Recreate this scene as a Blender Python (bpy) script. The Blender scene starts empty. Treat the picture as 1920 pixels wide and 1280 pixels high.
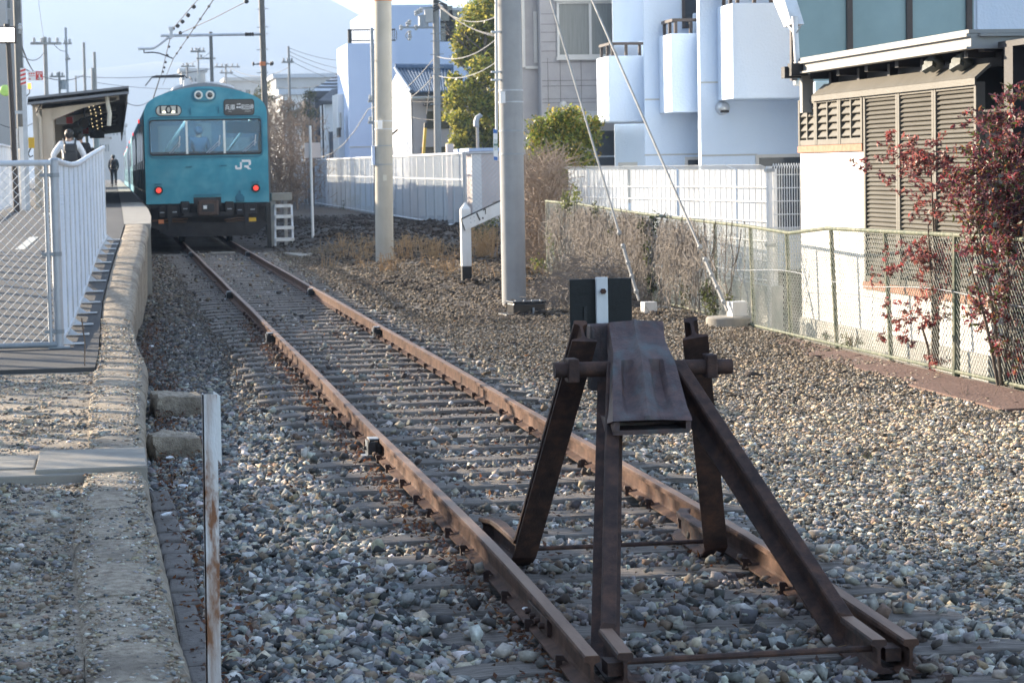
import bpy, bmesh, math, random
import numpy as np
from mathutils import Vector, Matrix, noise as mnoise
random.seed(7); RNG = np.random.default_rng(7)
SC = bpy.context.scene; COL = SC.collection
R = math.radians
# ---------------------------------------------------------------- camera
YAW, PITCH, ROLL, EYE, FPX = 0.16255, 0.072436, -0.019, 1.622, 4494.0
_f = np.array([math.sin(YAW)*math.cos(PITCH), math.cos(YAW)*math.cos(PITCH), -math.sin(PITCH)])
_r = np.array([math.cos(YAW), -math.sin(YAW), 0.0]); _u = np.cross(_r, _f)
_r, _u = math.cos(ROLL)*_r+math.sin(ROLL)*_u, -math.sin(ROLL)*_r+math.cos(ROLL)*_u
cd = bpy.data.cameras.new('camera'); cam = bpy.data.objects.new('camera', cd); COL.objects.link(cam)
cd.sensor_width = 23.5; cd.lens = FPX/1920*23.5; cd.clip_start = 0.5; cd.clip_end = 20000
cd.dof.use_dof = True; cd.dof.focus_distance = 12.0; cd.dof.aperture_fstop = 7.5
M = Matrix.Identity(4)
for i in range(3):
    M[i][0], M[i][1], M[i][2] = _r[i], _u[i], -_f[i]
M[2][3] = EYE; cam.matrix_world = M; SC.camera = cam
# ---------------------------------------------------------------- sky, sun, exposure
SUN_AZ, SUN_EL = R(-46), R(16)          # from the track's direction (+Y), negative = to the left
sunv = Vector((math.sin(SUN_AZ)*math.cos(SUN_EL), math.cos(SUN_AZ)*math.cos(SUN_EL), math.sin(SUN_EL)))
W = bpy.data.worlds.new('World'); SC.world = W; W.use_nodes = True
nt = W.node_tree; bg = nt.nodes['Background']; sk = nt.nodes.new('ShaderNodeTexSky'); sk.sky_type = 'NISHITA'
sk.sun_disc = False; sk.sun_elevation = SUN_EL; sk.sun_rotation = SUN_AZ; sk.air_density = 1.0; sk.dust_density = 0.4; sk.ozone_density = 2.0
hs = nt.nodes.new('ShaderNodeHueSaturation'); hs.inputs['Saturation'].default_value = 0.78; nt.links.new(sk.outputs[0], hs.inputs['Color']); nt.links.new(hs.outputs[0], bg.inputs[0]); bg.inputs[1].default_value = 0.098
sl = bpy.data.lights.new('sun', 'SUN'); sun = bpy.data.objects.new('sun', sl); COL.objects.link(sun)
sl.energy = 5.0; sl.angle = R(0.5); sl.color = (1.0, 0.83, 0.62); sun.rotation_euler = sunv.to_track_quat('Z', 'Y').to_euler()
SC.view_settings.view_transform = 'Standard'; SC.view_settings.look = 'None'; SC.view_settings.gamma = 1.0
SC.view_settings.exposure = 2.1
SC.render.engine = 'CYCLES'; SC.cycles.use_denoising = True; SC.cycles.max_bounces = 6; SC.cycles.volume_bounces = 1
SC.cycles.transparent_max_bounces = 12; SC.cycles.sample_clamp_indirect = 6
# ---------------------------------------------------------------- survey: where a sight line meets a plane
def ray(x, y):
    return _f + _r*((x-960)/FPX) - _u*((y-640)/FPX)
def G(x, y, z=-0.15):
    d = ray(x, y); t = (z-EYE)/d[2]; return Vector((d[0]*t, d[1]*t, z))
def D(x, y, Y):
    d = ray(x, y); t = Y/d[1]; return Vector((d[0]*t, Y, EYE+d[2]*t))
def DX(x, y, X):
    d = ray(x, y); t = X/d[0]; return Vector((X, d[1]*t, EYE+d[2]*t))
# ---------------------------------------------------------------- mesh builder
ORIGIN = {}
class MB:
    def __init__(s): s.v = []; s.f = []; s.m = []; s.mat = 0
    def add(s, V, F):
        b = len(s.v); s.v.extend([tuple(map(float, p)) for p in V])
        for f in F: s.f.append(tuple(b+int(i) for i in f)); s.m.append(s.mat)
        return s
    def box(s, x0, x1, y0, y1, z0, z1):
        return s.add([(x0,y0,z0),(x1,y0,z0),(x1,y1,z0),(x0,y1,z0),(x0,y0,z1),(x1,y0,z1),(x1,y1,z1),(x0,y1,z1)],
                     [(0,3,2,1),(4,5,6,7),(0,1,5,4),(1,2,6,5),(2,3,7,6),(3,0,4,7)])
    def obox(s, c, sx, sy, sz, rot=(0,0,0)):
        m = Matrix.Rotation(rot[2],3,'Z') @ Matrix.Rotation(rot[1],3,'Y') @ Matrix.Rotation(rot[0],3,'X'); c = Vector(c)
        V = [c + m @ Vector((a*sx/2, b*sy/2, d*sz/2)) for d in (-1,1) for a,b in ((-1,-1),(1,-1),(1,1),(-1,1))]
        return s.add(V, [(0,3,2,1),(4,5,6,7),(0,1,5,4),(1,2,6,5),(2,3,7,6),(3,0,4,7)])
    def beam(s, p, q, w, h, up=(0,0,1)):
        p = Vector(p); q = Vector(q); d = (q-p).normalized(); u = Vector(up)
        sd = d.cross(u)
        if sd.length < 1e-4: sd = d.cross(Vector((1,0,0)))
        sd.normalize(); u = sd.cross(d)
        V = [a + sd*i*w/2 + u*j*h/2 for a in (p,q) for i,j in ((-1,-1),(1,-1),(1,1),(-1,1))]
        return s.add(V, [(0,3,2,1),(4,5,6,7),(0,1,5,4),(1,2,6,5),(2,3,7,6),(3,0,4,7)])
    def tube(s, pts, r, n=8, cap=True):
        pts = [Vector(p) for p in pts]; rs = r if isinstance(r,(list,tuple)) else [r]*len(pts)
        V = []; prev = None
        for i,p in enumerate(pts):
            d = (pts[min(i+1,len(pts)-1)]-pts[max(i-1,0)])
            d = d.normalized() if d.length > 1e-9 else Vector((0,0,1))
            if prev is None:
                a = d.cross(Vector((0,0,1)))
                if a.length < 1e-3: a = d.cross(Vector((0,1,0)))
            else: a = prev - d*prev.dot(d)
            a.normalize(); prev = a; b = d.cross(a)
            for k in range(n):
                t = 2*math.pi*k/n; V.append(p + (a*math.cos(t)+b*math.sin(t))*rs[i])
        F = []
        for i in range(len(pts)-1):
            for k in range(n):
                k2 = (k+1)%n; F.append((i*n+k, i*n+k2, (i+1)*n+k2, (i+1)*n+k))
        if cap: F.append(tuple(range(n-1,-1,-1))); F.append(tuple((len(pts)-1)*n+k for k in range(n)))
        return s.add(V,F)
    def cyl(s, p, q, r0, r1=None, n=16): return s.tube([p,q],[r0, r0 if r1 is None else r1], n)
    def sweep(s, prof, pts, side=(1,0,0)):
        # profile (u,v): u along side, v along the other normal
        pts = [Vector(p) for p in pts]; sd0 = Vector(side); V = []; n = len(prof)
        for i,p in enumerate(pts):
            d = (pts[min(i+1,len(pts)-1)]-pts[max(i-1,0)]).normalized()
            sd = (sd0 - d*sd0.dot(d)).normalized(); up = sd.cross(d)
            k = 1.0
            if 0 < i < len(pts)-1:
                a = (pts[i]-pts[i-1]).normalized(); k = 1/max(.5, a.dot(d))
            for u,v in prof: V.append(p + sd*u + up*v*k)
        F = []
        for i in range(len(pts)-1):
            for k in range(n):
                k2 = (k+1)%n; F.append((i*n+k,(i+1)*n+k,(i+1)*n+k2,i*n+k2))
        F.append(tuple(range(n))); F.append(tuple((len(pts)-1)*n+k for k in range(n-1,-1,-1)))
        return s.add(V,F)
    def extr(s, poly, vec):
        # prism: 3-D polygon pushed along vec
        P = [Vector(p) for p in poly]; vec = Vector(vec); n = len(P)
        return s.add(P+[p+vec for p in P], [tuple(range(n)), tuple(range(2*n-1,n-1,-1))]+[(i,i+n,(i+1)%n+n,(i+1)%n) for i in range(n)])
    def grid(s, rows):
        n = len(rows[0]); V = [p for r in rows for p in r]
        return s.add(V, [(i*n+j, i*n+j+1, (i+1)*n+j+1, (i+1)*n+j) for i in range(len(rows)-1) for j in range(n-1)])
    def segs(s, P0, P1, r, n=3):
        P0 = np.asarray(P0,float); P1 = np.asarray(P1,float)
        if not len(P0): return s
        d = P1-P0; L = np.linalg.norm(d,axis=1,keepdims=True); d = d/np.maximum(L,1e-9)
        h = np.where(np.abs(d[:,2:3])>.9, np.array([[1.,0,0]]), np.array([[0,0,1.]]))
        a = np.cross(d,h); a /= np.linalg.norm(a,axis=1,keepdims=True); b = np.cross(d,a)
        r = np.broadcast_to(np.asarray(r,float).reshape(-1,1),(len(P0),1))
        V = np.zeros((len(P0),2,n,3))
        for k in range(n):
            t = 2*math.pi*k/n; o = (a*math.cos(t)+b*math.sin(t))*r
            V[:,0,k] = P0+o; V[:,1,k] = P1+o
        base = len(s.v); s.v.extend(map(tuple, V.reshape(-1,3).tolist()))
        for i in range(len(P0)):
            q = base+i*2*n
            for k in range(n):
                k2 = (k+1)%n; s.f.append((q+k,q+k2,q+n+k2,q+n+k)); s.m.append(s.mat)
        return s
    def lathe(s, c, prof, n=24, axis='Z'):
        c = Vector(c); V = []
        for r,z in prof:
            for k in range(n):
                t = 2*math.pi*k/n; a,b = r*math.cos(t), r*math.sin(t)
                V.append(c + Vector({'Z':(a,b,z),'Y':(a,z,b),'X':(z,a,b)}[axis]))
        F = [(i*n+k, i*n+(k+1)%n, (i+1)*n+(k+1)%n, (i+1)*n+k) for i in range(len(prof)-1) for k in range(n)]
        F += [tuple(range(n-1,-1,-1)), tuple((len(prof)-1)*n+k for k in range(n))]
        return s.add(V,F)
    def build(s, name, mat, parent=None, smooth=False, bevel=0.0, cols=None, origin=None):
        me = bpy.data.meshes.new(name)
        o0 = Vector(origin) if origin is not None else (ORIGIN[parent.name] if parent is not None else Vector((0,0,0)))
        me.from_pydata([(p[0]-o0[0],p[1]-o0[1],p[2]-o0[2]) for p in s.v], [], s.f)
        for m in (mat if isinstance(mat,(list,tuple)) else [mat]): me.materials.append(m)
        if any(s.m): me.polygons.foreach_set('material_index', s.m)
        if cols is not None:
            at = me.color_attributes.new('col','FLOAT_COLOR','POINT'); at.data.foreach_set('color', np.asarray(cols,np.float32).ravel())
        bm = bmesh.new(); bm.from_mesh(me); bmesh.ops.recalc_face_normals(bm, faces=bm.faces) if len(s.f) < 60000 else None
        bm.to_mesh(me); bm.free()
        o = bpy.data.objects.new(name, me); COL.objects.link(o)
        if parent is not None: o.parent = parent; ORIGIN[o.name] = o0
        else: o.location = o0; ORIGIN[o.name] = o0
        if smooth:
            me.polygons.foreach_set('use_smooth', [True]*len(me.polygons))
            md = o.modifiers.new('smooth','EDGE_SPLIT'); md.split_angle = R(40)
        if bevel:
            b = o.modifiers.new('bevel','BEVEL'); b.width = bevel; b.segments = 2; b.limit_method = 'ANGLE'; b.angle_limit = R(40)
        return o
def tag(o, label=None, cat=None, group=None, kind=None):
    if label: o['label'] = label
    if cat: o['category'] = cat
    if group: o['group'] = group
    if kind: o['kind'] = kind
    return o
def thing(name, label, cat, loc=(0,0,0), group=None):
    o = bpy.data.objects.new(name, None); COL.objects.link(o); o.location = loc; ORIGIN[o.name] = Vector(loc)
    return tag(o, label, cat, group)
def copy_tree(o, parent=None, loc=None, rz=None):
    c = o.copy(); COL.objects.link(c)
    if parent is not None: c.parent = parent
    if loc is not None: c.location = loc
    if rz is not None: c.rotation_euler[2] = rz
    ORIGIN[c.name] = Vector(c.location)
    for ch in list(o.children): copy_tree(ch, c)
    return c
def npmesh(name, V, F, mat, cols=None, parent=None, smooth=False):
    # big triangle/quad mesh straight from arrays
    V = np.asarray(V,np.float32); F = np.asarray(F,np.int32); k = F.shape[1]
    if parent is not None: V = V - np.array(ORIGIN[parent.name],np.float32)
    me = bpy.data.meshes.new(name); me.vertices.add(len(V)); me.vertices.foreach_set('co', V.ravel())
    me.loops.add(F.size); me.loops.foreach_set('vertex_index', F.ravel())
    me.polygons.add(len(F)); me.polygons.foreach_set('loop_start', np.arange(0,F.size,k,dtype=np.int32)); me.polygons.foreach_set('loop_total', np.full(len(F),k,np.int32))
    if smooth: me.polygons.foreach_set('use_smooth', np.ones(len(F),bool))
    if cols is not None:
        at = me.color_attributes.new('col','FLOAT_COLOR','POINT'); at.data.foreach_set('color', np.asarray(cols,np.float32).ravel())
    me.materials.append(mat); me.update(calc_edges=True); me.validate()
    o = bpy.data.objects.new(name, me); COL.objects.link(o)
    if parent is not None: o.parent = parent; ORIGIN[o.name] = ORIGIN[parent.name]
    return o
# ---------------------------------------------------------------- materials
def pmat(name, cols, scale=3.0, rough=.7, bump=.15, bscale=None, metal=0.0, stretch=(1,1,1), detail=6, spec=.5, streak=None, lo=.3, hi=.7, bdist=.02):
    m = bpy.data.materials.new(name); m.use_nodes = True; t = m.node_tree; N = t.nodes; Lk = t.links
    b = N['Principled BSDF']; b.inputs['Roughness'].default_value = rough; b.inputs['Metallic'].default_value = metal
    b.inputs['Specular IOR Level'].default_value = spec
    tc = N.new('ShaderNodeTexCoord'); mp = N.new('ShaderNodeMapping'); mp.inputs['Scale'].default_value = stretch
    Lk.new(tc.outputs['Object'], mp.inputs[0])
    nz = N.new('ShaderNodeTexNoise'); nz.inputs['Scale'].default_value = scale; nz.inputs['Detail'].default_value = detail; nz.inputs['Roughness'].default_value = .65
    Lk.new(mp.outputs[0], nz.inputs['Vector'])
    rp = N.new('ShaderNodeValToRGB'); e = rp.color_ramp.elements
    while len(e) < len(cols): e.new(.5)
    for i,c in enumerate(cols):
        e[i].position = lo+(hi-lo)*i/max(1,len(cols)-1); e[i].color = (*c,1)
    Lk.new(nz.outputs['Fac'], rp.inputs[0]); out = rp.outputs[0]
    if streak:   # weather streaks: (colour, amount, scale vector)
        mp2 = N.new('ShaderNodeMapping'); mp2.inputs['Scale'].default_value = streak[2]; Lk.new(tc.outputs['Object'], mp2.inputs[0])
        n3 = N.new('ShaderNodeTexNoise'); n3.inputs['Scale'].default_value = 1.0; n3.inputs['Detail'].default_value = 5; Lk.new(mp2.outputs[0], n3.inputs['Vector'])
        r3 = N.new('ShaderNodeValToRGB'); r3.color_ramp.elements[0].position = .48; r3.color_ramp.elements[1].position = .72
        r3.color_ramp.elements[1].color = (streak[1],)*3+(1,); Lk.new(n3.outputs['Fac'], r3.inputs[0])
        mx = N.new('ShaderNodeMixRGB'); mx.inputs[2].default_value = (*streak[0],1); Lk.new(r3.outputs[0], mx.inputs[0]); Lk.new(out, mx.inputs[1]); out = mx.outputs[0]
    Lk.new(out, b.inputs['Base Color'])
    if bump:
        n2 = N.new('ShaderNodeTexNoise'); n2.inputs['Scale'].default_value = bscale or scale*8; n2.inputs['Detail'].default_value = 5
        Lk.new(mp.outputs[0], n2.inputs['Vector']); bp = N.new('ShaderNodeBump'); bp.inputs['Strength'].default_value = bump; bp.inputs['Distance'].default_value = bdist
        Lk.new(n2.outputs['Fac'], bp.inputs['Height']); Lk.new(bp.outputs[0], b.inputs['Normal'])
    return m
def attrmat(name, rough=.85, trans=0.0, bump=.3, bscale=60, tint=.35, spec=.3):
    # own colour of every stone / leaf is stored per piece in the 'col' attribute
    m = bpy.data.materials.new(name); m.use_nodes = True; t = m.node_tree; N = t.nodes; Lk = t.links
    b = N['Principled BSDF']; b.inputs['Roughness'].default_value = rough; b.inputs['Specular IOR Level'].default_value = spec
    at = N.new('ShaderNodeAttribute'); at.attribute_name = 'col'
    nz = N.new('ShaderNodeTexNoise'); nz.inputs['Scale'].default_value = bscale; nz.inputs['Detail'].default_value = 5
    tc = N.new('ShaderNodeTexCoord'); Lk.new(tc.outputs['Object'], nz.inputs['Vector'])
    mp = N.new('ShaderNodeMapRange'); mp.inputs[1].default_value = .25; mp.inputs[2].default_value = .75; mp.inputs[3].default_value = 1-tint; mp.inputs[4].default_value = 1+tint; Lk.new(nz.outputs['Fac'], mp.inputs[0])
    mx = N.new('ShaderNodeVectorMath'); mx.operation = 'SCALE'; Lk.new(at.outputs['Color'], mx.inputs[0]); Lk.new(mp.outputs[0], mx.inputs['Scale'])
    Lk.new(mx.outputs[0], b.inputs['Base Color'])
    if bump:
        bp = N.new('ShaderNodeBump'); bp.inputs['Strength'].default_value = bump; bp.inputs['Distance'].default_value = .006; Lk.new(nz.outputs['Fac'], bp.inputs['Height']); Lk.new(bp.outputs[0], b.inputs['Normal'])
    if trans:
        tr = N.new('ShaderNodeBsdfTranslucent'); Lk.new(mx.outputs[0], tr.inputs[0]); ms = N.new('ShaderNodeMixShader'); ms.inputs[0].default_value = trans
        Lk.new(b.outputs[0], ms.inputs[1]); Lk.new(tr.outputs[0], ms.inputs[2]); Lk.new(ms.outputs[0], N['Material Output'].inputs[0])
    return m
def emat(name, col, strength):
    m = bpy.data.materials.new(name); m.use_nodes = True; b = m.node_tree.nodes['Principled BSDF']
    b.inputs['Base Color'].default_value = (*col,1); b.inputs['Emission Color'].default_value = (*col,1); b.inputs['Emission Strength'].default_value = strength
    return m
def glassmat(name, tint, through=.5, rough=.03):
    m = bpy.data.materials.new(name); m.use_nodes = True; t = m.node_tree; N = t.nodes; Lk = t.links
    b = N['Principled BSDF']; b.inputs['Base Color'].default_value = (*tint,1); b.inputs['Roughness'].default_value = rough; b.inputs['Specular IOR Level'].default_value = .9
    tr = N.new('ShaderNodeBsdfTransparent'); tr.inputs[0].default_value = (.62,.86,1.0,1); ms = N.new('ShaderNodeMixShader'); ms.inputs[0].default_value = through
    Lk.new(b.outputs[0], ms.inputs[1]); Lk.new(tr.outputs[0], ms.inputs[2]); Lk.new(ms.outputs[0], N['Material Output'].inputs[0]); return m
MT = dict(
 rust = pmat('rust', [(.045,.028,.023),(.10,.056,.041),(.165,.093,.065)], 9, .85, .5, 160, spec=.25, bdist=.004),
 rusthead = pmat('rust_rail_head', [(.15,.085,.058),(.24,.15,.105),(.31,.21,.15)], 10, .6, .25, 120, stretch=(1,.12,1), spec=.4, bdist=.003),
 rustdark = pmat('rust_dark', [(.030,.021,.020),(.066,.039,.033),(.13,.068,.047)], 13, .75, .5, 130, spec=.35, bdist=.004),
 cast = pmat('rust_cast', [(.055,.042,.045),(.10,.064,.064),(.16,.092,.082)], 18, .55, .6, 110, spec=.5, streak=((.10,.125,.135),.85,(14,8,5)), bdist=.005),
 iron = pmat('black_iron', [(.012,.013,.016),(.025,.027,.03)], 6, .5, .2, 60),
 blackplastic = pmat('black_box', [(.008,.009,.012),(.02,.021,.025)], 6, .35, .1, 60),
 galv = pmat('galvanised', [(.42,.45,.49),(.55,.58,.62)], 8, .45, .1, 60, metal=.35),
 galvdull = pmat('galvanised_dull', [(.27,.30,.33),(.36,.39,.42)], 8, .55, .1, 60, metal=.2),
 fencepaint = pmat('fence_grey_white', [(.62,.66,.72),(.74,.78,.83)], 4, .5, .1, 40, streak=((.45,.42,.38),.4,(6,6,2))),
 whitepaint = pmat('white_paint', [(.72,.73,.74),(.82,.83,.83)], 3, .5, .08, 30, streak=((.45,.40,.34),.5,(5,5,1))),
 rustywhite = pmat('rusty_white_paint', [(.28,.12,.055),(.72,.68,.66),(.80,.80,.81)], 3.2, .6, .2, 60, stretch=(3,3,1), lo=.42, hi=.56, streak=((.30,.15,.08),.8,(30,30,1.6))),
 boardblack = pmat('board_black', [(.004,.005,.006),(.010,.012,.013)], 8, .6, .1, 50),
 concrete = pmat('pole_concrete', [(.31,.315,.32),(.39,.395,.40)], 3, .85, .25, 90, streak=((.22,.21,.20),.45,(5,5,.35)), bdist=.006),
 coping = pmat('coping_stone', [(.20,.16,.125),(.42,.355,.275),(.58,.50,.40)], 24, .9, 1.0, 90, bdist=.018, streak=((.13,.11,.09),.75,(2.1,2.1,2.1))),
 slab = pmat('drain_slab', [(.27,.25,.22),(.36,.34,.30)], 5, .9, .4, 90, bdist=.006),
 darkvoid = pmat('dark_recess', [(.02,.02,.018),(.035,.032,.03)], 8, .95, .5, 60),  # darkness of the open hole put into a near-black colour
 asphalt = pmat('platform_asphalt', [(.055,.058,.062),(.085,.087,.09)], 4, .9, .5, 140, bdist=.006, streak=((.13,.125,.115),.5,(.8,.25,1))),
 granite = pmat('granite_block', [(.12,.105,.095),(.22,.20,.185)], 12, .85, .6, 60, bdist=.012),
 sleeper = pmat('sleeper_wood', [(.10,.085,.075),(.23,.205,.185),(.38,.35,.32)], 7, .9, 1.0, 40, stretch=(.35,7,7), bdist=.012),
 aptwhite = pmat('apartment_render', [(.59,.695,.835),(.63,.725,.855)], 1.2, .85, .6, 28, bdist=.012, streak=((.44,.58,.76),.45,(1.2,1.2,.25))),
 cafewhite = pmat('cafe_render', [(.80,.79,.77),(.85,.84,.82)], 1, .85, .25, 30, bdist=.006),
 plinth = pmat('plinth_concrete', [(.42,.42,.41),(.5,.5,.48)], 3, .9, .3, 50),
 brick = pmat('brick_sill', [(.38,.17,.11),(.52,.29,.20)], 14, .9, .4, 60),
 louvre = pmat('louvre_khaki', [(.105,.098,.082),(.14,.132,.113)], 3, .6, .15, 40, streak=((.15,.145,.13),.5,(2,.6,.6))),
 browntrim = pmat('brown_trim', [(.045,.033,.03),(.07,.052,.046)], 4, .5, .1),
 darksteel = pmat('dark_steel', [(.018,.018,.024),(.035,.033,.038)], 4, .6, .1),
 roofwhite = pmat('awning_steel', [(.27,.275,.275),(.33,.33,.32)], 3, .5, .1, 30, streak=((.36,.33,.28),.5,(2,.8,3))),
 frosted = pmat('frosted_teal_glass', [(.16,.27,.30),(.22,.35,.39)], .8, .25, .02, 30, spec=.6),
 siding = pmat('grey_siding', [(.36,.34,.345),(.42,.40,.40)], 3, .85, .3, 60),
 lampbody = pmat('floodlight_body', [(.10,.12,.115),(.15,.17,.165)], 5, .5, .1),
 joint = pmat('panel_joint', [(.16,.15,.15),(.19,.18,.18)], 3, .85, 0),
 sunlitcon = pmat('pole_concrete_sunlit', [(.42,.39,.33),(.50,.465,.40)], 3, .85, .25, 90, streak=((.30,.28,.24),.45,(5,5,.35)), bdist=.006),  # farther pole's sunlit cream put into its concrete colour
 fencesky = pmat('mesh_blue_grey', [(.42,.48,.55),(.50,.56,.63)], 5, .5, 0),
 sidingtrim = pmat('siding_trim', [(.55,.53,.50),(.62,.60,.57)], 3, .6, .1),
 windowdark = pmat('dark_window', [(.03,.035,.04),(.06,.066,.07)], 2, .12, .02, 10, spec=.7),
 curtain = pmat('curtain_window', [(.13,.14,.135),(.21,.22,.21)], 4, .3, .05, 30, stretch=(6,6,.3)),
 redleaf = None,
 greenpaint = pmat('green_fence_paint', [(.045,.075,.05),(.11,.13,.085),(.27,.26,.19)], 9, .7, .4, 60, stretch=(2,2,.8)),
 greenwire = pmat('green_fence_wire', [(.20,.26,.23),(.52,.54,.50)], 4, .6, 0),
 rubbermat = pmat('brown_plate', [(.13,.075,.06),(.20,.125,.10)], 8, .85, .6, 40),
 teal = pmat('train_teal', [(.016,.21,.30),(.026,.27,.37),(.09,.36,.45)], 1.3, .42, .03, 30, lo=.35, hi=.72, streak=((.13,.38,.46),.5,(1.6,1.6,2.6))),
 tealdark = pmat('train_teal_edge', [(.012,.14,.22),(.016,.17,.26)], 2, .45, .05),
 roofgrey = pmat('train_roof', [(.20,.21,.23),(.27,.28,.30)], 3, .8, .2),
 acwhite = pmat('roof_unit', [(.55,.58,.62),(.65,.67,.70)], 3, .6, .1),
 chrome = pmat('steel_bright', [(.5,.52,.54),(.62,.63,.64)], 5, .3, 0, metal=.7),
 underframe = pmat('underframe', [(.010,.010,.013),(.028,.026,.026)], 5, .8, .3),
 cream = pmat('cream_panel', [(.55,.53,.45),(.60,.58,.50)], 3, .5, 0),
 destgrey = pmat('destination_panel', [(.045,.042,.042),(.06,.056,.055)], 3, .3, 0),
 white = pmat('plain_white', [(.80,.80,.80),(.84,.84,.84)], 3, .5, 0),
 black = pmat('plain_black', [(.012,.012,.014),(.018,.018,.02)], 3, .5, 0),
 red = pmat('sign_red', [(.60,.045,.04),(.66,.07,.06)], 3, .5, 0),
 blue = pmat('sign_blue', [(.03,.13,.42),(.05,.17,.48)], 3, .5, 0),
 green = pmat('sign_green', [(.02,.22,.14),(.03,.27,.17)], 3, .5, 0),
 yellow = pmat('yellow_paint', [(.62,.36,.02),(.72,.45,.04)], 3, .5, .05),
 lime = pmat('lime_sign', [(.42,.70,.12),(.55,.80,.25)], 3, .4, 0),
 orange = pmat('orange_band', [(.55,.17,.06),(.62,.21,.08)], 3, .6, .05),
 shelterbeige = pmat('shelter_beige', [(.50,.44,.36),(.58,.52,.44)], 2, .7, .1, streak=((.34,.28,.22),.5,(3,3,.5))),
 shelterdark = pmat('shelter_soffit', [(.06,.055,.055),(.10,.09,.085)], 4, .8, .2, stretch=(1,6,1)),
 shelterroof = pmat('shelter_fascia', [(.14,.15,.17),(.19,.20,.22)], 2, .6, .1),
 polesteel = pmat('pole_steel', [(.085,.088,.085),(.13,.132,.128)], 3, .6, .2),
 polegrey = pmat('pole_weathered', [(.27,.27,.265),(.35,.35,.34)], 3, .8, .2, streak=((.13,.12,.11),.5,(5,5,.4))),
 polebrown = pmat('pole_brown', [(.045,.036,.033),(.07,.056,.05)], 3, .7, .2),
 cable = pmat('cable', [(.05,.05,.055),(.08,.08,.085)], 3, .6, 0),
 cablelight = pmat('guy_strand', [(.28,.28,.275),(.40,.40,.39)], 8, .6, .2),
 housewhite = pmat('house_white', [(.72,.73,.74),(.78,.78,.78)], 1, .85, .2),
 houseblue = pmat('house_pale', [(.50,.60,.80),(.55,.65,.84)], .6, .85, .2),
 housepink = pmat('house_pinkish', [(.55,.49,.48),(.62,.56,.55)], 1, .85, .2),
 housedark = pmat('house_slate_wall', [(.075,.085,.105),(.10,.11,.135)], 2, .8, .2),
 tilebluemat = pmat('roof_tile_blue', [(.045,.085,.15),(.10,.16,.25)], 5, .4, .2),
 rooflight = pmat('roof_light', [(.5,.54,.60),(.6,.64,.70)], 3, .5, .1),
 roofdark = pmat('roof_dark', [(.06,.066,.08),(.09,.096,.11)], 3, .6, .2),
 farwall = pmat('far_wall', [(.45,.45,.44),(.55,.55,.54)], .2, .9, 0),
 towerwall = pmat('tower_wall', [(.42,.39,.37),(.48,.45,.43)], .5, .9, .1),
 bark = pmat('bark', [(.09,.07,.055),(.17,.14,.115)], 8, .9, .6, 40, bdist=.01),
 twig = pmat('dry_twig', [(.17,.125,.095),(.30,.235,.18)], 5, .9, 0),
 vine = pmat('dry_vine', [(.13,.115,.10),(.31,.275,.245)], 5, .9, 0),
 straw = pmat('dry_grass', [(.28,.17,.08),(.42,.29,.16)], 5, .9, 0),
 skin = pmat('skin', [(.42,.25,.18),(.48,.30,.22)], 6, .5, 0),
 hair = pmat('black_hair', [(.008,.007,.007),(.018,.015,.014)], 30, .5, .3, 80),
 blond = pmat('light_hair', [(.42,.29,.14),(.52,.38,.2)], 30, .5, .3, 80),
 shirtwhite = pmat('white_shirt', [(.76,.79,.84),(.82,.84,.88)], 5, .8, .3, 12),
 clothdark = pmat('dark_cloth', [(.012,.014,.022),(.025,.028,.036)], 5, .9, .3, 14),
 clothgrey = pmat('grey_coat', [(.06,.07,.085),(.09,.10,.12)], 5, .9, .3, 14),
 pack = pmat('black_backpack', [(.010,.012,.016),(.028,.031,.036)], 6, .6, .3, 14),
 paper = pmat('litter_white', [(.70,.72,.76),(.80,.81,.83)], 9, .6, .4, 30),
 blind = pmat('cab_blind', [(.28,.58,.64),(.33,.64,.70)], 3, .7, 0),
 cabwall = pmat('cab_wall', [(.20,.30,.38),(.25,.36,.44)], 2, .6, 0),
 cabfill = emat('cab_fill_glow', (.8,.92,1.0), 5.0),
 cabdim = pmat('dim_behind_glass', [(.08,.13,.19),(.11,.17,.23)], 5, .9, 0),  # clothes and hair alike: dimness behind the glass put into the colour
 seatblue = pmat('cab_dark', [(.02,.035,.06),(.035,.055,.09)], 2, .8, 0),
 hill = pmat('hill_forest', [(.035,.05,.03),(.07,.085,.055),(.10,.10,.075)], .02, .95, 0),
 leaf = attrmat('leaf', .45, .45, 0, 3, .2, .5),
 stone = attrmat('stone', .85, 0, .35, 55, .30, .3),
 redlamp = emat('tail_lamp_red', (1.0,.05,.03), .34),
 lamp = emat('lamp_glow', (1.0,.93,.78), 3.0),
 stringlamp = emat('string_lamp', (1.0,.78,.42), .5),
 panelglow = emat('number_glow', (1.0,.9,.62), 1.2),
 orangelamp = emat('orange_lamp', (1.0,.32,.05), .6),
 trainglass = glassmat('train_glass', (.03,.08,.13), .62),
)
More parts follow.
